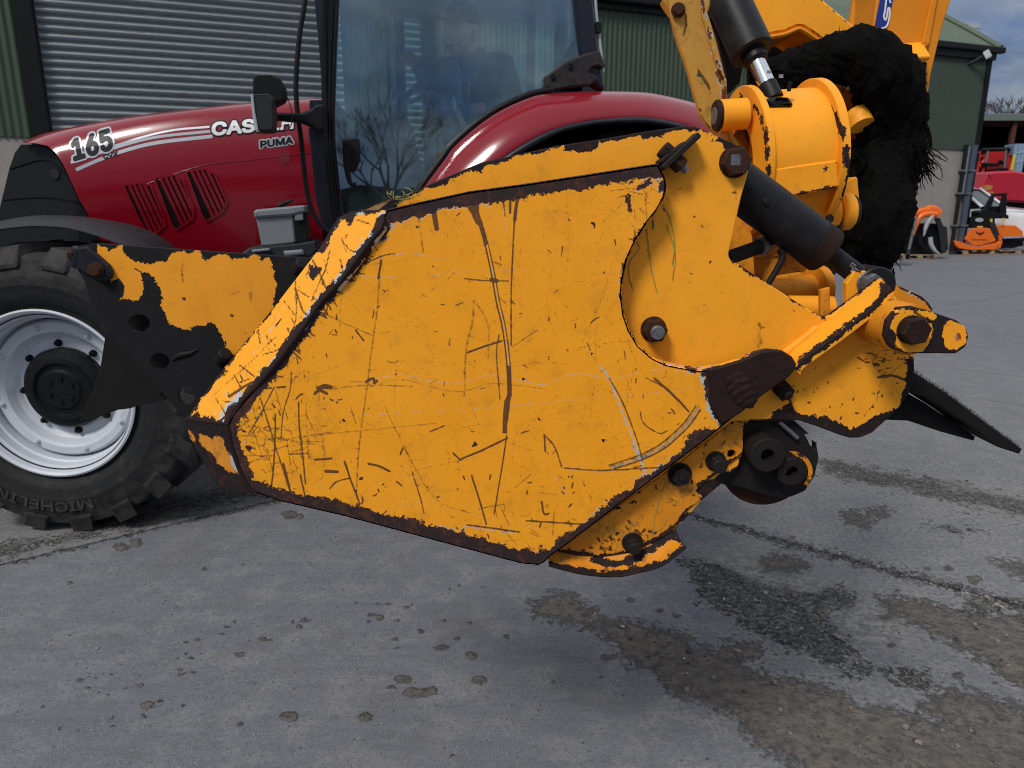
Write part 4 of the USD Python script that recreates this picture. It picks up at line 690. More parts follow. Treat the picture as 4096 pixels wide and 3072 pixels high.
# small bolt peeping out under the skid tip
c = at(3120, 1548, SY); emit(head, 'side_bolt', hexbolt(c, (0.25, -0.9, -0.35), 0.016, 0.022, 0, 0.5), M['dsteel'])
# oil stain ring plates: grease fittings
# clamp bolted at the top right of the skid: two bent straps, bolt and nut
def bar(a, b, Y, w, t, depth=0.03):
    A, B = at(*a, Y), at(*b, Y); u = B - A; L = np.linalg.norm(u); u /= L; n = np.cross(u, [0, 1, 0]); n /= np.linalg.norm(n)
    return obox(A - n * w / 2 + np.array([0, -depth / 2, 0]), u * L, n * w, np.array([0, depth, 0]), t)
emit(head, 'clamp_strap', bar((2630, 655), (2738, 574), SY - 0.018, 0.0075, 0.002, 0.03), M['rustdark']); emit(head, 'clamp_strap', bar((2641, 678), (2790, 540), SY - 0.0225, 0.0095, 0.002, 0.032), M['dsteel'])
A, B = at(2655, 600, SY - 0.02), at(2712, 652, SY - 0.02); u = (B - A) / np.linalg.norm(B - A)
emit(head, 'clamp_bolt', hexbolt(A + u * 0.010, -u, 0.0135, 0.014), M['rustdark']); emit(head, 'clamp_nut', hexbolt(A + u * 0.0235, u, 0.0145, 0.016, 0, 0), M['rust'])
emit(head, 'stud_end', cylinder(A + u * 0.039, A + u * 0.05, 0.0065, 16, 0.001), M['steel'])

# flange welded square to the plate
bk = [(3150, 1440), (3159, 1398), (3330, 1262), (3440, 1178), (3520, 1112)]; fr = [(3186, 1482), (3200, 1452), (3360, 1335), (3495, 1228), (3563, 1150)]
A = cur(bk, SY, 30); B = cur(fr, SY - 0.052, 30); n_ = np.cross(A[-1] - A[0], B[0] - A[0]); n_ /= np.linalg.norm(n_)
if n_[2] > 0: n_ = -n_
A2, B2 = A + n_ * 0.011, B + n_ * 0.011; mid = [A * (1 - t) + B * t for t in (0, .25, .5, .75, .93)]
fm = loft(mid + [B * 1.0, B + n_ * 0.002, B2, A2]); 
def endcap(vs):
    c = np.mean(vs, 0); v = np.vstack([vs, [c]]); i = np.arange(len(vs)); return v, np.stack([i, (i + 1) % len(vs), np.full(len(vs), len(vs))], -1)
fm = merge(fm, endcap(np.array([A[-1], B[-1], B2[-1], A2[-1]])), endcap(np.array([A[0], A2[0], B2[0], B[0]])))
def flw2(P):
    d1 = dist_line(P, fr); r = 0.5 + (15 - d1) / 44; r = np.maximum(r, 0.5 + (10 - dist_line(P, [(3500, 1225), (3530, 1160), (3535, 1140)])) / 44); return np.clip(np.stack([r, 0 * r, 0 * r], -1), 0, 1)
emit(head, 'flange', fm, M['yel_clean'], False, wear=flw2)
# painted weld at the foot of the flange
ws = []
for k, p in enumerate(spline([(3150, 1405), (3200, 1368), (3262, 1318)], 11)):
    s = trimesh.creation.icosphere(subdivisions=2, radius=1); ws.append((s.vertices * [0.0085, 0.006, 0.0075 + .001 * RNG.random()] + at(p[0], p[1] + 3, SY - 0.004), s.faces))
emit(head, 'weld_bead', merge(*ws), M['yel_clean'], True)
# lug that takes the ram, with its washer
lug = rnd([(3385, 1134), (3420, 1086), (3496, 1080), (3519, 1105), (3560, 1160), (3611, 1222), (3611, 1300), (3385, 1300)], 5)
emit(head, 'ram_lug', plate(lug, SY + 0.06, 0.014, 8, 0.0015, 8), M['yel_clean'], wear=wearmap(lines=[([(3420, 1086), (3496, 1080)], 4)], bare=[circ(3475, 1132, 46)], scr=[(np.array([(3590, 1180), (3600, 1200)]), 14, 0.5)], fall=18))
emit(head, 'ram_lug', plate(lug, SY + 0.135, 0.014, 20, 0.0015, 20), M['yel_clean'])
c = at(3473, 1132, SY + 0.06); emit(head, 'lug_bolt', hexbolt(c, (0, -1, 0), 0.018, 0.018, 0.021, 0.5, 0.5), M['steel'])
emit(head, 'lug_gusset', plate([(3283, 1160), (3320, 1150), (3322, 1262), (3300, 1272), (3283, 1262)], SY + 0.03, 0.010, 20), M['yel_dirty'])
# roller bracket: tube and link plate with bolt
link = rnd([(3596, 1231), (3657, 1227), (3734, 1249), (3826, 1281), (3862, 1308), (3876, 1345), (3864, 1388), (3826, 1414), (3627, 1414), (3566, 1392), (3542, 1345), (3552, 1284)], 14).difference(circ(3833, 1352, 17, 26))
LY = SY - 0.115
a, b = at(3640, 1320, LY + 0.012), at(3640, 1320, LY + 0.012); b = a + np.array([0, 0.118, 0])
emit(head, 'bracket_tube', lathe(a, (0, 1, 0), [(0, 0), (0.0395, 0), (0.0395, 0.02), (0.0395, 0.05), (0.0395, 0.118), (0, 0.118)], 48), M['yel_dirty'], 30)
lk = [circ(3640, 1330, 84), T6([(1330, 300)] + [(1600, 310), (1740, 325), (1755, 345), (1735, 362), (1690, 345)]), T6([(1790, 400), (1840, 375), (1900, 395), (1915, 440), (1900, 490), (1860, 525), (1810, 500), (1785, 450)])]
lw = wearmap(keep=lk, bare=[circ(3548, 1345, 34)], fall=18, scr=[(np.array(T6([(1640, 325), (1700, 360), (1760, 380)])), 5, 1.0)])
emit(head, 'link_plate', plate(link, LY, 0.012, 6, 0.0018, 6), M['yel_clean'], wear=lw, label='chipped link plate with an eye at its end')
c = at(3643, 1318, LY); emit(head, 'link_bolt', hexbolt(c, (0, -1, 0), 0.0222, 0.017, 0.0225, 0, 0.2), M['rustdark'])
# dark roller brackets with bosses, and the roller behind
brp = rnd([(2960, 1722), (2985, 1684), (3182, 1686), (3230, 1730), (3266, 1775), (3276, 1830), (3260, 1905), (3222, 1964), (3167, 1988), (3110, 1990), (3052, 1978), (2967, 1951), (2880, 1936), (2900, 1890), (2960, 1840)], 10).difference(rnd([(3215, 1740), (3240, 1780), (3262, 1800), (3262, 1770), (3235, 1735)], 3))
emit(head, 'roller_bracket', plate(brp, SY - 0.002 + 0.02, 0.016, 9, 0.002, 9), M['dsteel'], wear=None, label='dark greasy roller bracket under the side plate')
for (px, py, r, h, hole) in ((3071, 1822, 72, 0.055, 28), (3167, 1889, 60, 0.04, 27)):
    c = at(px, py, SY - 0.035 if r > 65 else SY - 0.02); k = (c[1]) / FPX * 1.03
    emit(head, 'roller_boss', lathe(c, (0, 1, 0), [(hole * k, 0.03), (hole * k, 0), (r * k - 0.0015, 0), (r * k, 0.0015), (r * k, h), (hole * k, h)], 44), M['dsteel'], 40)
    emit(head, 'boss_core', lathe(c + [0, 0.026, 0], (0, 1, 0), [(0, 0), (hole * k, 0), (hole * k, 0.004), (0, 0.004)], 24), M['yel_dirty'] if r < 65 else M['ram'])
c = at(3169, 1892, SY + 0.005); emit(head, 'grease_bolt', hexbolt(c, (0, -1, 0), 0.006, 0.006, 0.010), M['dsteel'])
# chipped yellow paint ring on the bracket
ring = circ(3167, 1889, 84, n=40).difference(circ(3167, 1889, 66, n=40)).intersection(Polygon([(3167, 1889), (3120, 1770), (3200, 1750), (3290, 1830), (3290, 1960), (3230, 1950)]))
emit(head, 'paint_remnant', plate(ring, SY + 0.0165, 0.0006, 6, 0.0002, 6), M['yel_dirty'], wear=wearmap(base=0.45, fall=20))
a = at(3068, 1842, SY + 0.05); emit(head, 'ground_roller', lathe(a + [0.0, 0.0, -0.005], (0, 1, 0), [(0, 0), (0.082, 0), (0.085, 0.004), (0.085, 1.15), (0, 1.15)], 48), M['rust'], 40, label='rusty steel ground roller running back under the head')
for px, py in ((3225, 1775), (3240, 1830)):
    pass
emit(head, 'scraper_rod', tube([at(3118, 1690, SY + 0.01), at(3190, 1752, SY + 0.01)], 0.004, 8), M['steel'], True)
# rubber flaps behind the plate
f1 = [(3650, 1480), (3661, 1491), (3780, 1567), (3933, 1682), (4090, 1797), (4079, 1817), (3995, 1790), (3857, 1690), (3700, 1590), (3640, 1572)]
f2 = [(3540, 1680), (3634, 1575), (3700, 1612), (3903, 1748), (3897, 1764), (3765, 1728), (3634, 1684)]
emit(head, 'rubber_flap', plate(rnd(f1, 2), SY + 0.03, 0.10, 12, 0.002, 12), M['rubber']); emit(head, 'rubber_flap', plate(rnd(f2, 2), SY + 0.06, 0.10, 12, 0.002, 12), M['rubber'])
e1 = cur([(3660, 1486), (3780, 1563), (3933, 1678), (4090, 1794)], SY + 0.034, 40); NRr = np.random.default_rng(5); fz = []
for k in range(380):
    t = NRr.random(); p = e1[int(t * 39)] * (1 - (t * 39) % 1) + e1[min(39, int(t * 39) + 1)] * ((t * 39) % 1); p = p + [0, NRr.uniform(-0.002, 0.02), 0]; q = p + [NRr.normal(0.001, 0.002), NRr.normal(0, .003), NRr.uniform(0.001, 0.005)]; w = np.array([0.0006, 0, 0.0004])
    fz.append((np.array([p - w, p + w, q]), np.array([[0, 1, 2]])))
emit(head, 'frayed_edge', merge(*fz), M['moss'], kind='stuff')
# curved shoe under the plate
u1 = cur([(2190, 2190), (2305, 2206), (2407, 2214), (2521, 2195), (2610, 2160), (2700, 2104)], SY + 0.003, 40); l1 = cur([(2196, 2262), (2305, 2290), (2387, 2302), (2480, 2304), (2549, 2290), (2651, 2261), (2748, 2189)], SY - 0.045, 40)
md = [u1 * (1 - t) + l1 * t + np.array([0, 0, -0.008 * math.sin(math.pi * t)]) for t in np.linspace(0, 1, 14)]
shoe = loft(md + [l1 + [0, 0.003, -0.004], u1 + [0, 0.02, -0.012]])
def shoew(P):
    d = dist_line(P, [(2196, 2262), (2305, 2290), (2387, 2302), (2480, 2304), (2549, 2290), (2651, 2261), (2748, 2189)]); r = 0.5 + (22 - d) / 40
    e = dist_line(P, [(2748, 2189), (2700, 2122)]); r = np.maximum(r, 0.5 + (20 - e) / 40); e = dist_line(P, [(2380, 2238), (2470, 2255), (2560, 2225), (2680, 2140)]); r = np.maximum(r, 0.5 + (16 - e) / 40); return np.clip(np.stack([r, 0 * r, 0 * r], -1), 0, 1)
emit(head, 'skid_shoe', shoe, M['yel_dirty'], True, wear=shoew, label='worn curved shoe at the bottom of the head')
# hood plate at the front end with holes, hinge strap and rubber curtain
HY = 1.30
hp = Polygon([(313, 982), (384, 973), (800, 1003), (1199, 1029), (1320, 1040), (1300, 1200), (1000, 1560), (800, 1690), (729, 1668), (627, 1545), (423, 1315), (360, 1213), (337, 1127), (300, 1060)])
for c in ((556, 1292, 46, 37), (639, 1444, 41, 36), (746, 1582, 37, 40)): hp = hp.difference(circ(*c))
hk = [(391, 979), (430, 984), (440, 1000), (488, 984), (497, 1016), (535, 1042), (571, 1056), (622, 1056), (669, 1042), (687, 1005), (709, 998), (743, 1007), (794, 1007), (819, 1040), (830, 1047), (856, 1022), (903, 1018), (924, 1038), (1000, 1029), (1025, 1022), (1044, 1036), (1069, 1036), (1091, 1058), (1101, 1083), (1098, 1134), (1100, 1181), (1090, 1300), (960, 1440), (917, 1409), (893, 1339), (846, 1296), (783, 1307), (721, 1311), (674, 1292), (654, 1237), (642, 1159), (619, 1112), (564, 1088), (580, 1135), (572, 1182), (541, 1202), (478, 1202), (497, 1174), (494, 1127), (470, 1119), (439, 1127), (410, 1080), (384, 1010)]
SC = []
for q, w, k in (([(730, 1055), (728, 1090), (732, 1130)], 9, 0.38), ([(1002, 1175), (1005, 1200)], 14, 0.42), ([(735, 1195), (738, 1198)], 10, 0.8), ([(926, 1262), (930, 1264)], 9, 0.9), ([(915, 1185), (960, 1165)], 3, 0.5), ([(540, 1075), (566, 1090)], 3, 1.0)): sc(q, w, k, 6)
emit(head, 'hood_plate', plate(hp, HY, 0.010, 5, 0.0012, 5), M['hoodp'], wear=wearmap(keep=[hk], scr=SC, fall=17), label='yellow and bare black hood plate with three round holes')
hs = rnd([(313, 990), (345, 985), (430, 1060), (445, 1090), (440, 1112), (420, 1126), (392, 1122), (300, 1070)], 10)
M['blue'] = plain('blue_black_paint', (0.018, 0.020, 0.032), 0.45, 0.0, 0.15, 40, (0.03, 0.03, 0.042), 0.0005, 200)
emit(head, 'hinge_strap', plate(hs, HY - 0.012, 0.010, 14, 0.003, 10), M['blue']); emit(head, 'hinge_strap', cylinder(at(303, 1068, HY + .004), at(322, 992, HY + 0.004), 0.013, 20, 0.002), M['blue'])
emit(head, 'hinge_bolt', hexbolt(at(388, 1078, HY - 0.012), (0, -1, 0), 0.0115, 0.011, 0.0135), M['rust']); emit(head, 'hinge_bolt', hexbolt(at(296, 1018, HY + 0.0), (-1, -0.2, 0), 0.0115, 0.009), M['rust'])
for px, py in ((1188, 1082), (878, 1445)): emit(head, 'plate_stud', cylinder(at(px, py, HY), at(px + 25, py - 32, HY - 0.02), 0.012, 18, 0.002), M['dsteel'])
emit(head, 'heat_mark', tube([at(690, 1440, HY - 0.001), at(720, 1420, HY - 0.001), at(760, 1412, HY - .001), at(790, 1396, HY - .001)], [0.002, 0.005, 0.004, 0.002], 8, n=14), M['dsteel'], True)
cur_p = [(423, 1327), (470, 1230), (640, 1250), (720, 1400), (700, 1510), (640, 1578), (660, 1600), (564, 1619), (520, 1634), (470, 1640), (353, 1683), (317, 1686), (368, 1566), (400, 1472)]
emit(head, 'rubber_curtain', plate(cur_p, HY + 0.07, 0.012, 30, 0.001), M['rubber'])
# far end plate and cover of the head
FAR = [(1350, 900), (1722, 735), (2592, 524), (2777, 504), (2990, 690), (2914, 1015), (3282, 1266), (3540, 1240), (3657, 1418), (3489, 1732), (3197, 1682), (2998, 1679), (2696, 2124), (2407, 2210), (2100, 2150), (1100, 1700)]
Fv = PL(SY).hit(arr(FAR)); Ff = Fv + [0, 1.25, 0]
P, T, R = sheet(Polygon(Fv[:, [0, 2]]), 0.2)
emit(head, 'far_end_plate', merge((np.stack([P[:, 0], np.full(len(P), SY + 1.25), P[:, 1]], -1), T), (np.stack([P[:, 0], np.full(len(P), SY + 1.262), P[:, 1]], -1), T[:, ::-1])), M['yel_clean'])
cv = Fv[[0, 1, 2, 3, 4]] + [0, 0.014, -0.008]; cvm = loft([cv, cv + [0, 1.235, 0], cv + [0, 1.235, -0.006], cv + [0, 0, -0.006], cv])
emit(head, 'cover', cvm, M['yel_clean'])
ro = at(2250, 1750, SY) ; emit(head, 'flail_rotor', lathe(np.array([ro[0], SY + 0.03, ro[2]]), (0, 1, 0), [(0, 0), (0.075, 0), (0.075, 1.2), (0, 1.2)], 24), M['dsteel'], 40)
# inner cheek plate with dark rim seen beyond the lug
ck = rnd([(3500, 1120), (3552, 1124), (3688, 1186), (3718, 1214), (3732, 1240), (3736, 1300), (3560, 1330), (3500, 1250)], 5)
emit(head, 'inner_cheek', plate(ck, SY + 0.30, 0.014, 8, 0.0015, 8), M['orange'], wear=wearmap(lines=[([(3552, 1124), (3688, 1186), (3718, 1214), (3732, 1240)], 7)], fall=16))
# inner works seen through the gap: pivots, tubes
iw = SY + 0.12
emit(head, 'pivot_tube', cylinder(at(3060, 1180, SY + 0.22), at(3262, 1152, SY + 0.22), 0.028, 28, 0.002), M['yel_dirty'], 40)
emit(head, 'pivot_tube', cylinder(at(3150, 1230, SY + 0.10), at(3330, 1232, SY + 0.10), 0.022, 28, 0.002), M['yel_clean'], 40)
emit(head, 'pivot_cheek', lathe(at(3250, 1158, SY + 0.21), (0.97, 0.25, 0.0), [(0, 0), (0.045, 0), (0.047, 0.003), (0.047, 0.016), (0, 0.018)], 32), M['orange'], 30)
emit(head, 'inner_plate', plate([(2900, 850), (2990, 880), (3010, 950), (3020, 1120), (3200, 1090), (3330, 1110), (3340, 1290), (2950, 1300), (2880, 1020)], SY + 0.30, 0.012, 30), M['yel_dirty'])
emit(head, 'curved_web', loft([cur([(3020, 1030), (3018, 1080), (3030, 1140), (3060, 1150)], SY + 0.15, 24), cur([(3118, 1020), (3132, 1010), (3120, 1080), (3066, 1150)], SY + 0.08, 24)]), M['yel_dirty'], True)
emit(head, 'web_rim', tube(cur([(3118, 1000), (3132, 1020), (3112, 1070), (3066, 1145)], SY + 0.078, 20), 0.006, 8), M['dsteel'], True)
hz = [at(2905, 1035, SY + 0.05), at(3030, 990, SY + 0.10), at(3090, 968, SY + 0.13)]
emit(head, 'hydraulic_hose', tube(hz, 0.0125, 14, n=16), M['rubber'], True)
emit(head, 'hose_fitting', merge(cylinder(at(3040, 985, SY + 0.098), at(3075, 970, SY + 0.115), 0.018, 6), cylinder(at(3072, 972, SY + 0.115), at(3120, 955, SY + 0.14), 0.016, 20, 0.002)), M['steel'], 30)
# lower ram between pin bolt and lug
ra, rb = at(2930, 725, SY + 0.085), at(3478, 1136, SY + 0.085); u = (rb - ra) / np.linalg.norm(rb - ra); L = np.linalg.norm(rb - ra)
def along(p): # distance along the ram of a pixel
    q = at(p[0], p[1], SY + 0.085); return (q - ra) @ u
l_end = along((3318, 1062)) - 0.022; R1 = 0.0415
emit(head, 'ram_barrel', lathe(ra - u * 0.02, u, [(0, 0), (R1 - .004, 0), (R1, 0.004), (R1, l_end + 0.016), (R1 - 0.003, l_end + 0.02), (R1 * 0.42, l_end + 0.02), (0, l_end + 0.02)], 56), M['ram'], 40, label='matt black hydraulic ram barrel with a rusty lower end')
emit(head, 'ram_plug', merge(lathe(at(2870 + 160, 808, SY + 0.085) - np.array([0, R1 - 0.001, 0]), (0, -1, 0), [(0, 0), (0.006, 0), (0.005, 0.004), (0, 0.005)], 16)), M['dsteel'])
emit(head, 'ram_rod', lathe(ra + u * (l_end - 0.01), u, [(0, 0), (0.018, 0), (0.018, L - l_end - 0.02), (0, L - l_end - 0.02)], 32), M['ram'], 40)
k_ = along((3380, 1098)); emit(head, 'rod_chip', merge(*[obox(ra + u * (k_ + dx) + np.array([-.004, -0.0184, 0.0]) + np.cross(u, [0, 1, 0]) * s, u * l, np.array([0, 0.002, 0]), np.cross(u, [0, 1, 0]) * w, 0.0005) for dx, s, l, w in ((0, -0.004, 0.016, 0.010), (-.008, 0.003, 0.010, 0.007), (0.006, -0.011, 0.008, 0.007))]), M['chrome'])
emit(head, 'rod_eye', cylinder(rb + [0, -0.03, 0], rb + [0, 0.03, 0], 0.033, 32, 0.003), M['ram'], 40)
emit(head, 'ram_rust', lathe(ra + u * (l_end - 0.032), u, [(R1 + 0.0003, 0), (R1 + 0.0004, 0.03), (R1 - 0.002, 0.0335)], 56), M['rustdark'], 40)
# grass caught on the rim and along the plate
M['grass'] = plain('dry_grass', (0.35, 0.31, 0.09), 0.8, 0, 0.25, 60, (0.20, 0.22, 0.05)); M['green'] = plain('green_leaf', (0.10, 0.17, 0.03), 0.6, 0, 0.2, 60)
gs = thing('grass_sprigs', 'tangle of pale green grass stems caught on the top rim of the flail head', 'grass', at(1620, 790, SY - 0.02))
for k in range(16):
    x, y = RNG.uniform(1560, 1680), RNG.uniform(775, 800); a = RNG.gauss(-1.4, 0.9); L = RNG.uniform(20, 60)
    q = [at(x, y, SY - .012), at(x + math.cos(a) * L * .5, y + math.sin(a) * L * .5, SY - .018 + RNG.gauss(0, .004)), at(x + math.cos(a + RNG.gauss(0, .5)) * L, y + math.sin(a) * L * .8, SY - 0.01)]
    emit(gs, 'stem', tube(q, [0.0009, 0.0008, 0.0003], 5, n=7), M['grass'], True)
g2 = thing('grass_strands', 'thin dried grass blades stuck to the yellow end plate beside the skid', 'grass', at(2660, 1000, SY - .002))
for q in (T5([(2140, 470), (2175, 530), (2200, 620), (2210, 720), (2195, 820)]), T5([(2045, 610), (2060, 740), (2075, 860), (2105, 985)]), T5([(1985, 690), (2005, 720), (1985, 760), (1955, 790), (1940, 850), (1945, 910), (1965, 970)]), [(2667, 900), (2700, 1010), (2690, 1120)], T8([(1635, 40), (1580, 220), (1530, 380), (1495, 600)]), T8([(1510, 560), (1600, 510), (1640, 420)])):
    emit(g2, 'blade', tube([at(x, y, SY - 0.0045 if y > 1800 else SY - 0.0012) for x, y in spline(q, 20)], 0.00075, 5), M['grass'], True)
emit(g2, 'leaf', plate(rnd(T5([(2080, 545), (2088, 570), (2090, 610), (2085, 625), (2078, 600)]), 1), SY - .0015, .0006, 8, .0002), M['green'])

# ================================================================ red tractor (stands turned a little away from the picture plane)
TILT = math.tan(math.radians(11.5))
def shT(m): v = np.array(m[0], float); v[:, 1] += TILT * (v[:, 0] - TX); return v, m[1]
def rbT(lo, hi, r=0.004): return shT(rbox(lo, hi, r))
M['red'] = plain('tractor_red', (0.215, 0.003, 0.011), 0.2, 0.0, 0.04, 1.5, (0.20, 0.003, 0.011), spec=0.4, coat=0.30)
M['blk'] = plain('black_plastic', (0.010, 0.011, 0.013), 0.42, 0.0, 0.12, 30, (0.015, 0.016, 0.018), 0.0003, 500)
M['gry'] = plain('charcoal_plastic', (0.036, 0.038, 0.045), 0.5, 0.0, 0.12, 20, (0.048, 0.05, 0.056), 0.0003, 500)
M['navy'] = plain('dark_cab_paint', (0.012, 0.016, 0.028), 0.3, 0.0, 0.1, 8, spec=0.5)
M['decal'] = plain('silver_decal', (0.42, 0.44, 0.48), 0.4, 0.2, 0.05, 10); M['white'] = plain('white_decal', (0.75, 0.75, 0.76), 0.45, 0.0, 0.03, 10); M['ink'] = plain('black_decal', (0.012, 0.014, 0.02), 0.4)
M['rim'] = plain('silver_rim', (0.52, 0.55, 0.60), 0.5, 0.0, 0.06, 9, (0.46, 0.49, 0.54), dust_haze=0.12)
M['boxg'] = plain('grey_tool_box', (0.17, 0.19, 0.21), 0.55, 0.0, 0.1, 14, (0.14, 0.155, 0.17)); M['void'] = plain('dark_recess', (0.004, 0.004, 0.004), 0.9)
g = G(); pos = g.pos(); z = g.n('separate_xyz', vector=pos); n = g.noise(pos, 14, 5, 0.65); rad = g.n('attribute', attribute='wear')('color')
dustm = g.m('multiply', g.step(g.m('add', n, g.m('multiply', g.n('separate_color', color_type='rgb', color=rad)('r'), 0.35)), 0.50, 0.90), 0.6)
tc = g.mix(dustm, (0.0065, 0.0068, 0.0075), (0.062, 0.058, 0.056))
M['tyre'] = g.done('tractor_tyre', g.n('principled_bsdf', base_color=tc, roughness=0.72, specular_ior_level=0.35, normal=g.bump(g.noise(pos, 120, 4, 0.6), 0.0008))('BSDF'))
# tinted pane: sky mirrored by fresnel, film of dust and painted-in reflected haze, sunlight passes
def pane(name, tint, dust_haze=0.03, refl=1.0):
    g = G(); pos = g.pos(); n = g.noise(g.stretch(pos, (1.0, 1.0, 0.5)), 2.4, 6, 0.66); f = g.m('multiply', g.n('fresnel', IOR=1.62)('fac'), refl, clamp=True)
    s1 = g.n('mix_closure', fac=f, closure1=g.n('transparent_bsdf', color=tint)('BSDF'), closure2=g.n('glossy_bsdf', color=(0.86, 0.97, 1.0), roughness=0.015)('BSDF'))('closure')
    s2 = g.n('mix_closure', fac=g.m('multiply', g.step(n, 0.35, 0.8), dust_haze), closure1=s1, closure2=g.n('diffuse_bsdf', color=(0.40, 0.52, 0.54))('BSDF'))('closure')
    return g.done(name, Ref(s2.s))
M['glass'] = pane('door_glass', (0.86, 0.98, 0.98), 0.09, 3.2); M['glass2'] = pane('far_glass', (0.85, 0.95, 0.95), 0.03, 1.0)
tr = thing('tractor', 'red farm tractor with a black cab standing side-on behind the yellow flail head', 'tractor', (-0.9, 4.2, 0))
TY = 3.75
# bonnet: curves from the sill up and over, each from the nose to the cab
def hood(*rows): return [cur(p, y, 64) for p, y in rows]
rows = [([(405, 1015), (640, 1015), (900, 1015), (1290, 1020)], 3.80), ([(400, 960), (640, 950), (900, 945), (1290, 940)], 3.77), ([(354, 861), (600, 840), (900, 830), (1290, 820)], 3.745), ([(316, 797), (600, 765), (900, 740), (1290, 725)], 3.735), ([(285, 728), (560, 690), (900, 655), (1290, 640)], 3.735),
        ([(253, 658), (520, 618), (860, 575), (1290, 560)], 3.745), ([(222, 610), (500, 565), (860, 510), (1290, 490)], 3.76), ([(190, 583), (450, 525), (820, 465), (1290, 442)], 3.785), ([(140, 572), (420, 503), (790, 443), (1290, 412)], 3.82), ([(100, 572), (253, 524), (411, 492), (570, 466), (759, 443), (918, 424), (1108, 407), (1290, 396)], 3.87), ([(84, 571), (158, 540), (253, 516), (411, 484), (570, 459), (759, 437), (918, 418), (1108, 402), (1290, 391)], 3.94)]
hc = hood(*rows); top = hc[-1]; hc += [top + [0.02, 0.26, 0.012], top + [0.0, 0.52, 0.0], top + [0, 0.60, -0.03], hc[7] + [0, 0.86, 0], hc[3] + [0, 0.92, 0], hc[0] + [0, 0.82, 0]]
hc[13:] = [r_ + [0, 0, 0] for r_ in hc[13:]]; hv, hf = loft(hc); bonnet = emit(tr, 'bonnet', (hv, hf), M['red'], True, label='glossy red bonnet')
near_ = np.vstack(hc[:11]); hp_ = proj(near_); li = LinearNDInterpolator(hp_, near_[:, 1]); ln_ = NearestNDInterpolator(hp_, near_[:, 1])
def on_hood(P, off):
    y = li(P); y = np.where(np.isnan(y), ln_(P), y) - off; r = ray(P[:, 0], P[:, 1]); return CAM + r * (y / r[:, 1])[:, None]
def decal(parent, name, poly, mat, off=0.002, step=10, th=0.0015, **kw):
    ps = list(getattr(poly, 'geoms', [poly])); ms = []
    for q in ps:
        if q.area < 1: continue
        P, T, R = sheet(q, step, step * 0.8); F0 = on_hood(P, off); B0 = on_hood(P, off - th); a = np.cross(F0[T[:, 1]] - F0[T[:, 0]], F0[T[:, 2]] - F0[T[:, 0]])[:, 1]; Tt = T.copy(); Tt[a > 0] = Tt[a > 0][:, ::-1]; ms.append((F0, Tt))
        for r in R:
            n = len(r); i = np.arange(n); j = (i + 1) % n; ms.append((np.vstack([F0[r], B0[r]]), tri(np.stack([i, j, j + n, i + n], -1))))
    return emit(parent, name, merge(*ms), mat, **kw)
def letters(text, x0, y0, x1, y1, h, shear=0.0, bold=True):
    """lettering as a polygon in pixels: baseline from (x0, y0) to (x1, y1), capitals h high"""
    m = meshkit.text_mesh(text, 70, 1, bold); v, f = np.array(m.vertices), np.array(m.faces); topf = f[(v[f][:, :, 2] > 0.5).all(1)]
    pg = unary_union([Polygon(v[t][:, :2]).buffer(0.15) for t in topf]); bx = pg.bounds; L = math.hypot(x1 - x0, y1 - y0); ux, uy = (x1 - x0) / L, (y1 - y0) / L; sx, sy = L / (bx[2] - bx[0]), h / 70
    # along the baseline (ux, uy); up is (uy, -ux) in pixels (y down)
    return shapely.affinity.affine_transform(pg, [sx * ux, sy * (uy + shear * ux), sx * uy, sy * (-ux + shear * uy), x0 - bx[0] * sx * ux, y0 - bx[0] * sx * uy])
import shapely.affinity
for q, w in (([(430, 592), (570, 548), (696, 520), (838, 507)], 4), ([(283, 650), (392, 614), (506, 577), (633, 547), (842, 525)], 5.5), ([(304, 679), (405, 636), (506, 600), (633, 570), (850, 545)], 7)):
    decal(bonnet, 'stripe', LineString(spline(q, 40)).buffer(w, cap_style=2), M['decal'], 0.0015, 14)
L1 = letters('165', 296, 640, 452, 592, 76, 0.12).buffer(3.5); decal(bonnet, 'number_outline', L1.buffer(7), M['decal'], 0.0025, 9); decal(bonnet, 'number', L1, M['ink'], 0.004, 8)
L1 = letters('CASE', 848, 540, 1068, 520, 47, 0.10).buffer(2.0); L2 = letters('IH', 1082, 520, 1172, 512, 47, 0.1).buffer(2.0); decal(bonnet, 'name_outline', unary_union([L1, L2]).buffer(6), M['ink'], 0.0025, 9); decal(bonnet, 'name_letters', L1, M['white'], 0.004, 8); decal(bonnet, 'name_letters', L2, M['white'], 0.004, 8)
decal(bonnet, 'red_bar', Polygon([(1112, 475), (1128, 474), (1124, 508), (1108, 510)]), M['red'], 0.0055, 8)
L1 = letters('PUMA', 1042, 590, 1172, 572, 25, 0.10).buffer(1.2); decal(bonnet, 'model_outline', L1.buffer(5), M['decal'], 0.0025, 8); decal(bonnet, 'model_letters', L1, M['ink'], 0.004, 7)
L1 = letters('CVX', 414, 636, 472, 620, 16, 0.1).buffer(0.6); decal(bonnet, 'suffix_letters', L1, M['ink'], 0.004, 6)
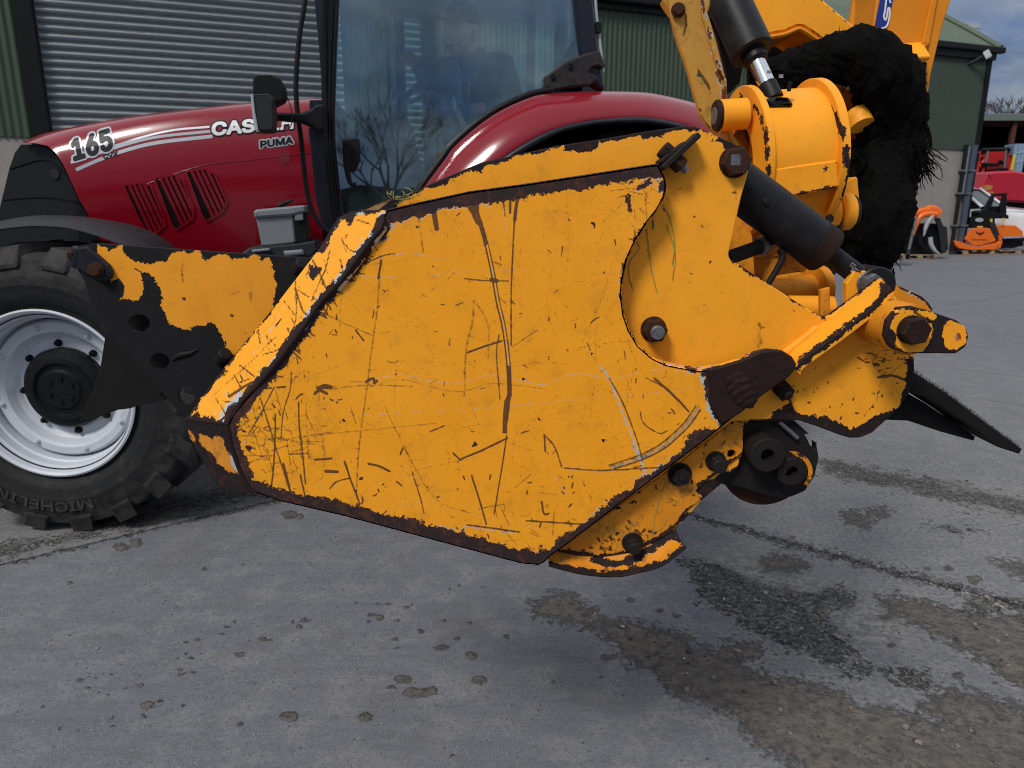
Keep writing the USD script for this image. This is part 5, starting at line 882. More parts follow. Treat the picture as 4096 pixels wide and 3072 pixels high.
for k, (q, n_sl) in enumerate((([(496, 742), (570, 734), (600, 745), (652, 873), (658, 899), (622, 932), (585, 920), (560, 880)], 3), ([(619, 713), (700, 703), (728, 722), (772, 835), (769, 873), (703, 918), (690, 900)], 3), ([(746, 687), (823, 677), (854, 696), (905, 810), (886, 848), (823, 883), (810, 860)], 3))):
    pg = rnd(q, 7); decal(bonnet, 'vent_frame', pg.buffer(7).difference(pg.buffer(-1)), M['red'], 0.006, 9, 0.006); vt = decal(bonnet, 'vent', pg, M['void'], 0.0012, 12)  # vent is a flush dark decal, shade of the recess put into its colour
    tl, tr_ = np.array(q[0], float), np.array(q[1], float); bl, br = np.array(q[-2], float), np.array(q[3], float)
    for j in range(1, 5):
        a_ = tl + (tr_ + [28, 4] - tl) * j / 5; b_ = a_ + [92, 196]; ln = LineString([a_, b_]).buffer(6.0).intersection(pg)
        if not ln.is_empty: decal(bonnet, 'vent_slat', ln, M['red'], 0.005, 9, 0.004)
# panel seams and dark nose
nose = [(84, 578), (150, 578), (186, 588), (219, 614), (250, 662), (282, 732), (313, 800), (351, 864), (389, 940), (404, 1010), (-60, 1010), (-60, 880), (-6, 850), (9, 791), (38, 671), (60, 610)]
P, T, R = sheet(Polygon(arr(nose)), 16, 12); yb = np.clip(3.775 + (300 - P[:, 0]) / 300 * 0.30, 3.77, 4.6); Vn = at(P[:, 0], P[:, 1], yb + 0.02 * 0); a = np.cross(Vn[T[:, 1]] - Vn[T[:, 0]], Vn[T[:, 2]] - Vn[T[:, 0]])[:, 1]; T[a > 0] = T[a > 0][:, ::-1]
nz_ = emit(tr, 'grille', merge((np.vstack([Vn, Vn + [0.03, 0.8, 0]]), np.vstack([T, T[:, ::-1] + len(Vn)] + [tri(np.stack([r, np.roll(r, -1), np.roll(r, -1) + len(Vn), r + len(Vn)], -1)) for r in R]))), M['blk'], 40, label='black grille and nose of the bonnet')
for q in ([(40, 676), (180, 640), (268, 700)], [(14, 800), (180, 790), (330, 812)]): s_ = spline(q, 20); emit(nz_, 'seam', tube(at(s_[:, 0], s_[:, 1], np.clip(3.772 + (300 - s_[:, 0]) / 300 * 0.30, 3.765, 4.6)), 0.004, 6), M['void'], True)
c = at(222, 698, 3.845); emit(nz_, 'headlamp_sensor', cylinder(c, c + [0.0, -0.01, 0], 0.026, 20, 0.003), M['gry'], 40)
emit(tr, 'bonnet_seam', tube(on_hood(spline([(560, 745), (800, 665), (1000, 640), (1240, 610)], 40), 0.001), 0.0022, 6), M['red'], True)
# flush handle recess by the cab, its shade put into a darker red
decal(bonnet, 'latch_recess', rnd([(1118, 606), (1160, 604), (1156, 660), (1126, 662)], 6), plain('shaded_red', (0.16, 0.003, 0.008), 0.4), 0.0012, 10)
# chassis, axle and underside
emit(tr, 'chassis', merge(rbT((-2.25, 3.92, 0.62), (0.9, 4.48, 1.12), 0.03), rbT((-0.9, 3.8, 0.75), (0.8, 4.6, 1.2), 0.05)), M['blk']); emit(tr, 'front_axle', merge(tube([(-2.04, 3.4, 0.65), (-2.04, 5.0, 0.65)], 0.09, 14), rbT((-2.2, 3.9, 0.5), (-1.9, 4.5, 0.85), 0.03)), M['blk'])
emit(tr, 'fuel_tank', rbT((-0.95, 3.45, 0.5), (0.0, 4.0, 1.15), 0.06), M['blk'])
# front wheels
def wheel(cx, cyc, cz, R, rim_r, w, name, lug_n, side):
    t = emit(tr, name, (np.array([(cx, cyc, cz), (cx + .01, cyc, cz), (cx, cyc, cz + .01)]), np.array([[0, 1, 2]])), M['void'])
    h = w / 2; prof = [(rim_r - .01, -h * .80), (rim_r + .01, -h * 0.86), (rim_r + .03, -h * 0.84), (rim_r + .06, -h * 0.97), (rim_r + .11, -h * 1.02), (rim_r + 0.125, -h * 1.035), (rim_r + .135, -h * 1.03), (rim_r + .17, -h * 1.02), (R - .085, -h * 0.97), (R - .050, -h * .90), (R - .036, -h * 0.5), (R - .034, 0)]
    prof = prof + [(r, -y) for r, y in prof[::-1][1:]]; pr = np.array(prof); pr = np.vstack([pr[:1], spline(pr, 60), pr[-1:]])
    V, T = lathe((cx, cyc, cz), (0, 1, 0), [tuple(q) for q in pr], 96); ms = [(V, T)]
    for k in range(lug_n):
        for sgn in (-1, 1):
            a0 = 2 * math.pi * (k + (0.5 if sgn > 0 else 0)) / lug_n; st_ = []
            for t_ in (0.0, 0.35, 0.7, 0.92, 1.04):
                y = sgn * (t_ * h * 1.0); ang = a0 + side * (0.30 * t_ ** 1.1); ro = R if t_ < .8 else (R - 0.010 if t_ < 1 else R - 0.085); ri = R - .07 - (0.03 if t_ > 1 else 0); hw = (0.028 + 0.020 * t_) / R
                st_.append([(rr_ * math.cos(an), y, rr_ * math.sin(an)) for rr_, an in ((ri, ang - hw * 1.3), (ro, ang - hw), (ro, ang + hw), (ri, ang + hw * 1.3))])
            for A_, B_ in zip(st_[:-1], st_[1:]):
                v, f = hull(np.array(A_ + B_)); ms.append((v * [1, 1, 1] + [cx, cyc, cz], f))
    V, T = merge(*ms); rr_ = np.hypot(V[:, 0] - cx, V[:, 2] - cz); wr = np.clip((rr_ - (R - .2)) / .2, 0, 1)
    emit(t, 'tyre', (V, T), M['tyre'], wear=np.stack([wr, wr, wr], -1)); s = side and 1
    pr = [(rim_r - .012, h * .55), (rim_r - .012, -h * .62), (rim_r + 0.004, -h * .80), (rim_r + .016, -h * .865), (rim_r + .020, -h * .92), (rim_r + .012, -h * .935), (rim_r + .002, -h * .90), (rim_r - .006, -h * .80), (rim_r - .018, -h * .74), (rim_r - .022, -h * .60), (rim_r - .030, -h * .575), (rim_r - .034, -h * .40), (rim_r - .036, -h * .30)]
    emit(t, 'rim', lathe((cx, cyc, cz), (0, 1, 0), pr, 96), M['rim'], 50)
    pd = [(rim_r - .038, -h * .34), (rim_r - .046, -h * .46), (rim_r - .055, -h * .50), (rim_r - .085, -h * .50), (rim_r - .098, -h * .47), (rim_r - .115, -h * .33), (rim_r - .135, -h * .27), (rim_r - .165, -h * .30), (rim_r - .20, -h * .30), (0.05, -h * .30)]
    emit(t, 'wheel_disc', lathe((cx, cyc, cz), (0, 1, 0), pd, 96), M['rim'], 50)
    for k in range(8):
        a = 2 * math.pi * (k + .3) / 8; c = np.array([cx + (rim_r - .072) * math.cos(a), cyc - h * .50, cz + (rim_r - .072) * math.sin(a)]); emit(t, 'rim_bolt', hexbolt(c, (0, -1, 0), .010, .008, .012, .5), M['rim'])
    for k in range(8):
        a = 2 * math.pi * (k + .1) / 8; c = np.array([cx + (rim_r - .155) * math.cos(a), cyc - h * .29, cz + (rim_r - .155) * math.sin(a)]); emit(t, 'wheel_nut', hexbolt(c, (0, -1, 0), .014, .016, .017, .6), M['blk'])
    hr = rim_r - .175; emit(t, 'hub', lathe((cx, cyc - h * .28, cz), (0, -1, 0), [(0, .07), (hr * .45, .07), (hr * .5, .06), (hr * .62, .058), (hr * .66, .072), (hr * .72, .072), (hr * .76, .058), (hr * .93, .05), (hr, .035), (hr, -0.05)], 64), M['blk'], 40)
    for k in range(6):
        a = 2 * math.pi * k / 6 + .4; c = np.array([cx + hr * .3 * math.cos(a), cyc - h * .28 - .068, cz + hr * .3 * math.sin(a)]); emit(t, 'hub_bolt', hexbolt(c, (0, -1, 0), .014, .01), M['blk'])
    return t
WC = (-2.045, 3.255, 0.652); fwheel = wheel(*WC, 0.662, 0.362, 0.50, 'front_wheel', 18, 1)
wheel(-2.045, 5.15, 0.652, 0.662, 0.362, 0.50, 'front_wheel', 18, 1); wheel(0.62, 4.12, 0.92, 0.93, 0.54, 0.58, 'rear_wheel', 22, 1); wheel(0.32, 5.7, 0.92, 0.93, 0.54, 0.58, 'rear_wheel', 22, 1)
# raised maker's lettering on the tyre wall
mm_ = meshkit.text_mesh('MICHELIN', 0.044, 0.0025, True); v = np.array(mm_.vertices); Ltx = v[:, 0].max(); rad_ = 0.515
mirr = v.copy(); ang = math.radians(-112) + (v[:, 0] - Ltx / 2) * 1.45 / rad_ * 1.0; rr_ = rad_ - 0.022 + v[:, 1] - 0.0
ang = math.radians(-98) - (v[:, 0] - Ltx / 2) * 1.45 / rad_
Vt_ = np.stack([WC[0] + rr_ * np.cos(ang), WC[1] - .2585 - v[:, 2], WC[2] + rr_ * np.sin(ang)], -1); f_ = np.array(mm_.faces); mt_ = trimesh.Trimesh(Vt_, f_, process=False); emit(fwheel, 'tyre_lettering', (Vt_, f_ if mt_.volume > 0 else f_[:, ::-1]), M['tyre'], wear=np.full((len(Vt_), 3), 0.9))
# mudguard over the front wheel
lo_ = cur([(-120, 940), (0, 917), (72, 908), (145, 904), (253, 910), (344, 930), (434, 960), (540, 1000), (620, 1045)], 3.00, 60); up_ = cur([(-120, 905), (0, 884), (72, 870), (163, 861), (289, 863), (398, 875), (543, 904), (651, 951), (735, 1010)], 3.05, 60)
fa_ = cur([(-120, 905), (0, 884), (72, 870), (163, 861), (289, 863), (398, 875), (543, 904), (651, 951), (715, 1005)], 3.46, 60); md_ = lo_ * .80 + fa_ * .20 + [0, -.03, 0.012]; m2_ = lo_ * .5 + fa_ * .5 + [0, -.02, .012]; gl = [lo_ + [0, .012, -.004], lo_, lo_ * .93 + fa_ * .07 + [0, -.012, .006], md_, m2_, fa_, fa_ + [0, .03, -.02], m2_ + [0, .02, -.03], lo_ + [0, .012, 0]]
emit(tr, 'mudguard', loft(gl), M['gry'], 60, label='charcoal plastic mudguard over the front wheel')
emit(tr, 'mudguard_bracket', merge(tube([(-2.0, 3.55, 0.9), (-1.9, 3.55, 1.2), (-1.75, 3.4, 1.33)], .03, 10), rbT((-2.15, 3.9, 0.9), (-1.75, 4.0, 1.35), .02)), M['blk'], 40)
# rear fender sweeping over the wheel
f_out = [(1640, 850), (1676, 778), (1778, 640), (1817, 588), (1907, 508), (1998, 446), (2106, 396), (2178, 377), (2300, 368), (2440, 366), (2560, 369), (2634, 378), (2778, 412), (2860, 450), (2960, 520), (3050, 640)]
f_mid = [(1700, 880), (1740, 800), (1840, 690), (1900, 630), (1975, 560), (2060, 500), (2140, 460), (2220, 437), (2320, 418), (2440, 412), (2550, 415), (2620, 424), (2750, 456), (2815, 490), (2880, 560), (2950, 680)]
f_in = [(1790, 890), (1830, 820), (1930, 710), (1985, 655), (2037, 611), (2110, 566), (2180, 530), (2250, 505), (2345, 484), (2440, 473), (2540, 468), (2610, 472), (2700, 489), (2750, 508), (2800, 575), (2860, 700)]
f_lip = [(1800, 905), (1850, 830), (1950, 725), (2005, 670), (2060, 628), (2130, 585), (2200, 548), (2270, 520), (2373, 499), (2450, 492), (2547, 490), (2610, 493), (2690, 508), (2735, 525), (2785, 590), (2840, 700)]
co, cm, ci, clp = (cur(q, y, 90) for q, y in ((f_out, 3.20), (f_mid, 3.075), (f_in, 3.03), (f_lip, 3.02)))
emit(tr, 'rear_fender', loft([ci + [0, .015, 0], ci, ci * .5 + cm * .5 + [0, -.008, 0], cm, cm * .45 + co * .55 + [0, -.022, 0.002], co, co + [0, .06, .006], co + [0, .5, 0.0], co + [0, .5, -.02], co + [0, .05, -.02]]), M['red'], True, label='glossy red rear fender')
emit(tr, 'fender_lip', loft([clp + [0, .05, 0], clp, clp * .5 + ci * .5 + [0, -.006, 0], ci + [0, -0.004, 0], ci + [0, .02, 0]]), M['navy'], True)
inn = ci + [0, .5, .0]; emit(tr, 'wheel_arch', merge(loft([ci + [0, .03, .004], inn]), (np.vstack([inn, [[0.62, 4.35, 0.5]]]), np.array([[i, i + 1, 90] for i in range(89)]))), M['void'])
trim = cur([(1630, 850), (1666, 775), (1768, 634), (1809, 580), (1898, 500), (1990, 436), (2098, 386), (2170, 366), (2210, 362)], 3.29, 60); emit(tr, 'fender_seal', tube(trim, 0.0165, 10), M['blk'], True)
# cab: pillars, door glass, far windows, roof
def post(name, p0, p1, w, Y, d, mat): # a slanted post between two pixels
    A_, B_ = at(*p0, Y), at(*p1, Y); emit(tr, name, obox(A_, B_ - A_, np.array([w, 0, 0]), np.array([0, d, 0]), .012), mat)
ap = [(1232, -480), (1257, 0), (1275, 181), (1284, 307), (1286, 398), (1238, 400), (1234, 524), (1263, 798), (1291, 905), (1330, 960), (1420, 960), (1369, 837), (1342, 583), (1340, 434), (1347, 202), (1356, 0), (1370, -480)]
emit(tr, 'front_pillar', plate(rnd(ap, 2), 3.34, 0.10, 40, .004, 20), M['navy'])
for q, r in (([(1302, -480), (1304, 0), (1300, 200), (1303, 420), (1312, 640), (1345, 900)], .012), ([(1325, -480), (1330, 0), (1322, 200), (1318, 430), (1325, 640), (1352, 860)], .009), ([(1346, -480), (1347, 0), (1338, 200), (1331, 430), (1334, 600), (1362, 840)], .008)):
    emit(tr, 'door_seal', tube(cur(q, 3.338, 30), r, 8), M['blk'], True)
gl_ = [(1352, -470), (1354, 0), (1345, 202), (1338, 434), (1340, 583), (1367, 837), (1390, 930), (1640, 900), (1676, 775), (1778, 634), (1815, 580), (1905, 500), (1996, 436), (2104, 386), (2176, 366), (2330, 330), (2318, 155), (2300, 0), (2280, -470)]
emit(tr, 'door_glass', plate(gl_, 3.36, 0.006, 60, .001, 40), M['glass'], label='tinted cab door glass mirroring sky and a bare tree')
rp_ = rnd([(2276, -480), (2298, 0), (2316, 155), (2325, 220), (2322, 300), (2420, 362), (2413, 304), (2395, 195), (2374, 0), (2350, -480)], 3); emit(tr, 'rear_pillar', plate(rp_, 3.335, .09, 40, .01, 20), M['navy'])
emit(tr, 'pillar_highlight', tube(cur([(2382, -300), (2381, 0), (2397, 150), (2412, 290)], 3.36, 20), .008, 8), M['decal'], True)
for py in (115, 255): c = at(2392, py, 3.345); emit(tr, 'hinge', rbox(c + [-.012, -.012, -.02], c + [.016, .01, .03], .003), M['blk'])
hbk = rnd([(2186, 302), (2254, 249), (2345, 213), (2400, 200), (2424, 262), (2410, 275), (2395, 262), (2370, 268), (2352, 290), (2385, 300), (2395, 318), (2360, 342), (2310, 345), (2260, 352), (2206, 364), (2186, 345)], 6)
emit(tr, 'pillar_bracket', plate(hbk, 3.305, .05, 24, .008, 12), plain('weathered_bracket', (0.032, 0.027, 0.030), .5, 0, .2, 30, (0.075, 0.07, 0.074)), label='weathered dark bracket at the foot of the rear pillar')
for px, py in ((2211, 311), (2281, 269)): c = at(px, py, 3.305); emit(tr, 'bracket_bolt', merge(lathe(c, (0, -1, 0), [(0, .001), (.014, .001), (.0155, .003), (.016, 0)], 24), hexbolt(c + [0, -.001, 0], (0, -1, 0), .008, .006)), M['blk'])
emit(tr, 'cab_quarter_panel', plate([(2302, 150), (2164, 361), (2330, 361), (2330, 150)], 3.42, .02, 60), plain('dark_cab_lining', (0.010, 0.012, 0.009), .8))
for px, Yf in ((1385, 5.02), (1590, 5.06), (1700, 5.06)): pass
# far side of the cab, seen through the glass
FYc = 5.05; fa = at(1356, 0, 3.34)[0] - .02; fb = at(2340, 0, 3.34)[0]; z0, z1_ = 1.15, 2.78
for x_, w_ in ((fa, .07), (fa + .92, .06), (fb - .05, .08)): emit(tr, 'far_pillar', rbT((x_, FYc, 0.9), (x_ + w_, FYc + .07, z1_), .01), M['navy'])
emit(tr, 'far_glass', rbT((fa + .05, FYc + .03, 1.0), (fb, FYc + .036, z1_), .001), M['glass2'])
emit(tr, 'roof', rbT((fa - .10, 3.30, z1_ - .03), (fb + .18, 5.12, z1_ + .28), .10), M['red']); emit(tr, 'head_lining', rbT((fa, 3.38, z1_ - .07), (fb, 5.04, z1_ - .035), .01), M['navy'])
emit(tr, 'cab_floor', rbT((fa + .02, 3.42, 0.98), (0.35, 5.0, 1.06), .01), M['blk']); emit(tr, 'rear_bulkhead', rbT((fb - .25, 3.8, 1.1), (fb - .2, 4.95, 1.75), .02), M['blk']); emit(tr, 'inner_fender', rbT((.30, 4.55, 1.1), (fb, 5.0, 1.72), .08), M['blk'])
emit(tr, 'windscreen', rbT((fa + .0, 3.44, 1.35), (fa + .006, 5.03, z1_ - .05), .001), M['glass2'])
# dash, column, wheel, seat, console
SX = -0.88; emit(tr, 'dashboard', merge(shT(hull(np.array([(fa + .03, y, z) for y in (3.95, 4.45) for z in (1.1, 1.9)] + [(fa + .28, y, z) for y in (4.0, 4.4) for z in (1.1, 1.62)] + [(fa + .22, y, 1.82) for y in (4.05, 4.35)]))), rbT((fa + .02, 4.5, 1.2), (fa + .14, 4.98, 2.02), .03)), M['navy'])
cw = at(1735, 330, 4.15); ax = np.array([-.52, 0, .85]); ax /= np.linalg.norm(ax); e1_ = np.array([0, 1.0, 0]); e2_ = np.cross(ax, e1_); th = np.linspace(0, 2 * math.pi, 41)
ringp = np.array([cw + .2 * (math.cos(t) * e1_ + math.sin(t) * e2_) for t in th]); sw_t = emit(tr, 'steering_wheel', tube(ringp, .016, 10, False), M['blk'], True); emit(sw_t, 'spokes', merge(*[tube([cw - ax * .02, cw + .2 * (math.cos(t) * e1_ + math.sin(t) * e2_)], .014, 8) for t in (0.3, 2.4, 4.4)], cylinder(cw - ax * .03, cw + ax * .01, .05, 20, .01)), M['blk'], 40)
emit(tr, 'steering_column', tube([cw - ax * .02, cw - ax * .25 + [-.05, 0, 0], cw - ax * .55 + [-.12, 0, 0]], [.04, .06, .09], 14), M['navy'], True)
emit(tr, 'seat', merge(rbT((-.32, 3.98, 1.48), (.22, 4.46, 1.60), .05), shT(hull(np.array([(.18 + dx, y, z) for (z, dx) in ((1.55, 0), (2.2, .12)) for y in (4.0, 4.44) for dx in (dx, dx + .12)]))), rbT((-.2, 4.05, 1.06), (.15, 4.4, 1.5), .04)), plain('seat_fabric', (0.03, 0.034, 0.04), .9)); emit(tr, 'armrest', rbT((-.3, 4.48, 1.62), (.2, 4.6, 1.72), .03), M['gry'])
emit(tr, 'gear_lever', tube([at(1590, 860, 3.9), at(1610, 720, 3.95), at(1660, 690, 3.95), at(1700, 730, 3.95)], .018, 10, n=20), M['navy'], True); emit(tr, 'console_lever', plate(rnd([(1516, 292), (1530, 296), (1562, 338), (1555, 345), (1540, 335)], 4), 4.3, .02, 12), plain('orange_lever', (.75, .16, .03), .5))
emit(tr, 'lower_door_frame', plate(rnd([(1385, 575), (1400, 582), (1560, 592), (1580, 620), (1565, 700), (1548, 770), (1520, 790), (1545, 690), (1550, 620), (1400, 605), (1385, 900), (1420, 900), (1460, 860), (1540, 760), (1545, 840), (1440, 930), (1370, 930)], 4), 3.50, .02, 30), M['blk'])
# door handle
emit(tr, 'door_handle', merge(plate(rnd([(1368, 560), (1438, 552), (1442, 640), (1420, 690), (1385, 680), (1372, 630)], 10), 3.345, .02, 20, .004), tube(cur([(1392, 580), (1386, 640), (1392, 700), (1404, 735), (1426, 737)], 3.325, 24), [.021, .017, .014, .012, .010], 10)), M['blk'], 50, label='black cab door handle')
c = at(1389, 597, 3.318); emit(tr, 'lock', cylinder(c, c + [0, -.006, 0], .009, 16, .001), M['decal'], 40)
# grab rail, mirrors
emit(tr, 'grab_rail', tube(cur([(1250, -300), (1220, 0), (1201, 119), (1188, 253), (1184, 362), (1192, 470), (1205, 563), (1224, 740), (1246, 838), (1285, 900), (1320, 930)], 3.26, 60), .0115, 12), M['blk'], True)
mr = emit(tr, 'mirror', plate(rnd([(1012, 300), (1080, 297), (1118, 310), (1138, 345), (1142, 385), (1132, 402), (1110, 412), (1098, 420), (1018, 420), (1010, 350)], 12), 3.02, .10, 14, .009, 6), M['blk'], 40, label='pair of black door mirror housings')
emit(mr, 'lower_housing', plate(rnd([(1006, 376), (1075, 373), (1094, 392), (1099, 470), (1096, 515), (1088, 526), (1036, 526), (1024, 500)], 10), 2.98, .10, 14, .009, 6), M['gry'], 40)
emit(mr, 'mirror_glass_edge', plate(rnd([(1002, 378), (1012, 376), (1020, 450), (1034, 524), (1018, 522), (1008, 450)], 3), 2.972, .03, 14, .003), M['decal'])
emit(mr, 'mirror_arm', merge(plate(rnd([(1096, 448), (1200, 452), (1240, 436), (1270, 415), (1298, 416), (1302, 520), (1268, 528), (1240, 505), (1200, 488), (1096, 478)], 8), 3.16, .06, 30, .012, 12), rbox(at(1262, 500, 3.2), at(1310, 425, 3.36), .01)), M['blk'], 40)
emit(mr, 'cable', tube(cur([(1118, 358), (1140, 372), (1160, 420), (1168, 460), (1165, 500), (1140, 525), (1095, 520)], 3.0, 30), .0022, 6), M['blk'], True)
fm_ = emit(tr, 'far_mirror', plate(rnd([(1440, -60), (1545, -40), (1562, 20), (1548, 120), (1510, 230), (1478, 282), (1440, 274), (1408, 250), (1420, 140), (1436, 60)], 12), 4.75, .05, 24, .01, 10), M['blk'], 40); emit(fm_, 'mirror_glass', plate(rnd([(1455, -40), (1540, -25), (1553, 20), (1540, 115), (1503, 222), (1476, 270), (1440, 262), (1440, 150), (1450, 50)], 10), 4.745, .003, 24, .001, 10), plain('mirror_glass', (.5, .55, .55), .06, 1.0, .02))
# grey box and steps in front of the cab
bx = emit(tr, 'tool_box', plate(rnd([(1022, 862), (1172, 850), (1182, 966), (1172, 974), (1060, 986), (1046, 984)], 5), 3.42, .22, 20, .008), M['boxg'], 40, label='grey plastic tool box on the step')
emit(bx, 'lid', plate(rnd([(1013, 846), (1026, 838), (1205, 821), (1220, 823), (1226, 848), (1165, 862), (1018, 872)], 5), 3.40, .26, 20, .01), M['boxg'], 40); emit(bx, 'dark_side', plate(rnd([(1174, 856), (1224, 846), (1234, 966), (1184, 972)], 3), 3.425, .2, 20, .004), M['blk'])
emit(bx, 'latch', plate(rnd([(1178, 858), (1212, 852), (1214, 880), (1180, 884)], 4), 3.408, .02, 14, .004), M['boxg']); emit(bx, 'lid_handle', plate(rnd([(1103, 828), (1122, 810), (1168, 797), (1173, 803), (1150, 818), (1135, 830)], 4), 3.46, .04, 14, .006), M['blk'])
stp = emit(tr, 'step', plate(rnd([(965, 1012), (1000, 990), (1060, 986), (1180, 975), (1262, 962), (1275, 1000), (1240, 1030), (980, 1030)], 6), 3.40, .3, 30, .01), M['gry'], 40); emit(stp, 'step_rung', merge(*[plate(rnd(q, 5), 3.37, .05, 20, .008) for q in ([(1130, 1005), (1210, 998), (1218, 1018), (1140, 1026)], [(1000, 1000), (1090, 992), (1100, 1000), (1010, 1012)])]), M['boxg'], 40)

# ================================================================ driver
M['skin'] = plain('skin', (0.42, 0.22, 0.16), .55, 0, .05, 20); M['hood'] = plain('dark_hoodie', (0.035, 0.038, 0.045), .95, 0, .1, 12); M['cord'] = plain('pale_cord', (0.5, 0.5, 0.5), .8); M['jean'] = plain('blue_trousers', (0.03, 0.045, 0.09), .9)
def limbs(bones, refine=0.018, smooth=8):
    m = None
    for (a_, ra_), (b_, rb_) in bones:
        s = lambda c, r: [tuple(np.asarray(c) + r * np.array(q)) for q in trimesh.creation.icosphere(subdivisions=2).vertices]
        h_ = m3.Manifold.hull_points(np.array(s(a_, ra_) + s(b_, rb_), np.float64)); m = h_ if m is None else m + h_
    m = m.refine_to_length(refine); q = m.to_mesh(); t = trimesh.Trimesh(np.array(q.vert_properties[:, :3], float), np.array(q.tri_verts)); trimesh.smoothing.filter_taubin(t, iterations=smooth); return np.array(t.vertices), np.array(t.faces)
PY = 4.12; hd = at(1838, 128, PY - .12); up_v = np.array([.15, -.10, .98]); fw = np.array([-.42, -.9, -.12]); fw /= np.linalg.norm(fw); rt = np.cross(fw, up_v); rt /= np.linalg.norm(rt); up_v = np.cross(rt, fw)
H = lambda r_, u_, f_: hd + rt * r_ + up_v * u_ + fw * f_
hip = np.array([.02, PY + .08 + TILT * 2.06, 1.68]); ch = at(1905, 330, PY); nk = at(1868, 215, PY - .04); sh1 = at(1790, 285, PY + .14); sh2 = at(2000, 275, PY - .10)
pr_ = thing('person', 'driver in dark hoodie and cap looking out through the cab glass', 'person', hip)
face = limbs([((H(0, .035, -.02), .086), (H(0, .02, .01), .082)), ((H(0, -.055, .03), .062), (H(0, -.095, .055), .034)), ((H(-.045, -.04, .03), .045), (H(.045, -.04, .03), .045)), ((H(0, .012, .085), .012), (H(0, -.03, .105), .017)), ((H(-.018, -.033, .09), .012), (H(.018, -.033, .09), .012)), ((H(-.025, -.068, .085), .009), (H(.025, -.068, .085), .009)), ((H(-.045, .03, .074), .014), (H(-.02, .034, .082), .012)), ((H(.045, .03, .074), .014), (H(.02, .034, .082), .012)),
    ((H(-.088, 0, -.01), .022), (H(-.090, -.03, -.008), .016)), ((H(.088, 0, -.01), .022), (H(.090, -.03, -.008), .016)), ((H(0, -.05, -.02), .058), (nk, .062)), ((nk, .062), (ch * .3 + nk * .7, .07)),
    ((at(1760, 640, PY - .16) * 0 + at(1945, 425, PY - .2), .030), (at(1905, 440, PY - .25), .026)), ((at(1640, 232, PY + .02), .036), (at(1665, 258, PY + .03), .034))], .009, 5)
emit(pr_, 'body', face, M['skin'], True)
for s in (-1, 1): emit(pr_, 'eye', lathe(H(.034 * s, .012, .076), fw, [(0, .006), (.006, .005), (.011, 0)], 14), M['ink'], True)
emit(pr_, 'mouth', tube([H(-.024, -.075, .092), H(0, -.079, .100), H(.024, -.075, .092)], .004, 6), plain('lips', (.25, .09, .08), .6), True)
fingers = []
for k in range(4): b_ = at(1622 + 13 * k, 224 + 2 * k, PY - .02); fingers.append(((b_ + [0, .02, 0], .0095), (b_ + [-.01, -.03, .004], .0085))); fingers.append(((b_ + [-.01, -.03, .004], .0085), (b_ + [-.018, -.045, -.03], .0075)))
fingers.append(((at(1672, 246, PY), .011), (at(1650, 262, PY - .05), .009)))
for k in range(4): b_ = at(1900 - 2 * k, 418 + 10 * k, PY - .26); fingers.append(((b_ + [.04, .01, .0], .010), (b_ + [-.015, -.01, -.004], .009)))
emit(pr_, 'hands', limbs(fingers, .006, 3), M['skin'], True)
jk = limbs([((nk + [0, .02, -.02], .078), (ch, .15)), ((sh1, .085), (sh2, .09)), ((ch, .155), (hip, .165)), ((sh1, .085), (at(1760, 400, PY + .05), .062)), ((at(1760, 400, PY + .05), .062), (at(1680, 275, PY + .03), .045)), ((sh2, .09), (at(2060, 440, PY - .18), .066)), ((at(2060, 440, PY - .18), .066), (at(1952, 424, PY - .2), .044)), ((hip, .165), (hip + [0, 0, -.05], .17)), ((nk + [.07, .06, .0], .05), (nk + [-.05, .05, -.03], .05))], .02, 8)
emit(pr_, 'hoodie', jk, M['hood'], True)
emit(pr_, 'trousers', limbs([((hip + [0, -.09, -.03], .10), (hip + [-.45, -.13, .02], .075)), ((hip + [-.45, -.13, .02], .075), (hip + [-.55, -.13, -.48], .055)), ((hip + [0, .09, -.03], .10), (hip + [-.45, .13, .02], .075)), ((hip + [-.45, .13, .02], .075), (hip + [-.55, .13, -.48], .055))], .03, 6), M['jean'], True)
for s in (-1, 1): q = spline([nk + fw * .06 + rt * .035 * s + [0, 0, -.03], ch + fw * .15 + rt * .03 * s, ch + fw * .16 + rt * .028 * s - [0, 0, .12]], 12); emit(pr_, 'hood_cord', tube(q, .004, 6), M['cord'], True)
cap = limbs([((H(0, .072, -.02), .092), (H(0, .082, -.005), .088))], .012, 3); cv_, cf_ = cap; keepf = ((cv_ - H(0, .045, 0)) @ up_v)[cf_].min(1) > 0; emit(pr_, 'cap', merge((cv_, cf_[keepf]), limbs([((H(-.05, .058, .06), .014), (H(-.04, .052, .125), .010)), ((H(.05, .058, .06), .014), (H(.04, .052, .125), .010)), ((H(-.04, .052, .125), .010), (H(.04, .052, .125), .010)), ((H(-.05, .058, .06), .014), (H(.05, .058, .06), .014))], .012, 3)), M['hood'], True)

TILT = 0.0

# ================================================================ reach arm of the hedge cutter
arm = thing('hedge_cutter_arm', 'yellow hydraulic reach arm and round pivot drum carrying the flail head', 'reach arm', (0.7, 1.6, 1.3))
DY = 1.56; ax_ = np.array([0.985, 0.05, 0.07]); ax_ /= np.linalg.norm(ax_)
c0 = at(2966, 655, DY); kx = DY / FPX * 1.02; RD = 262 * kx; Ld = 0.142
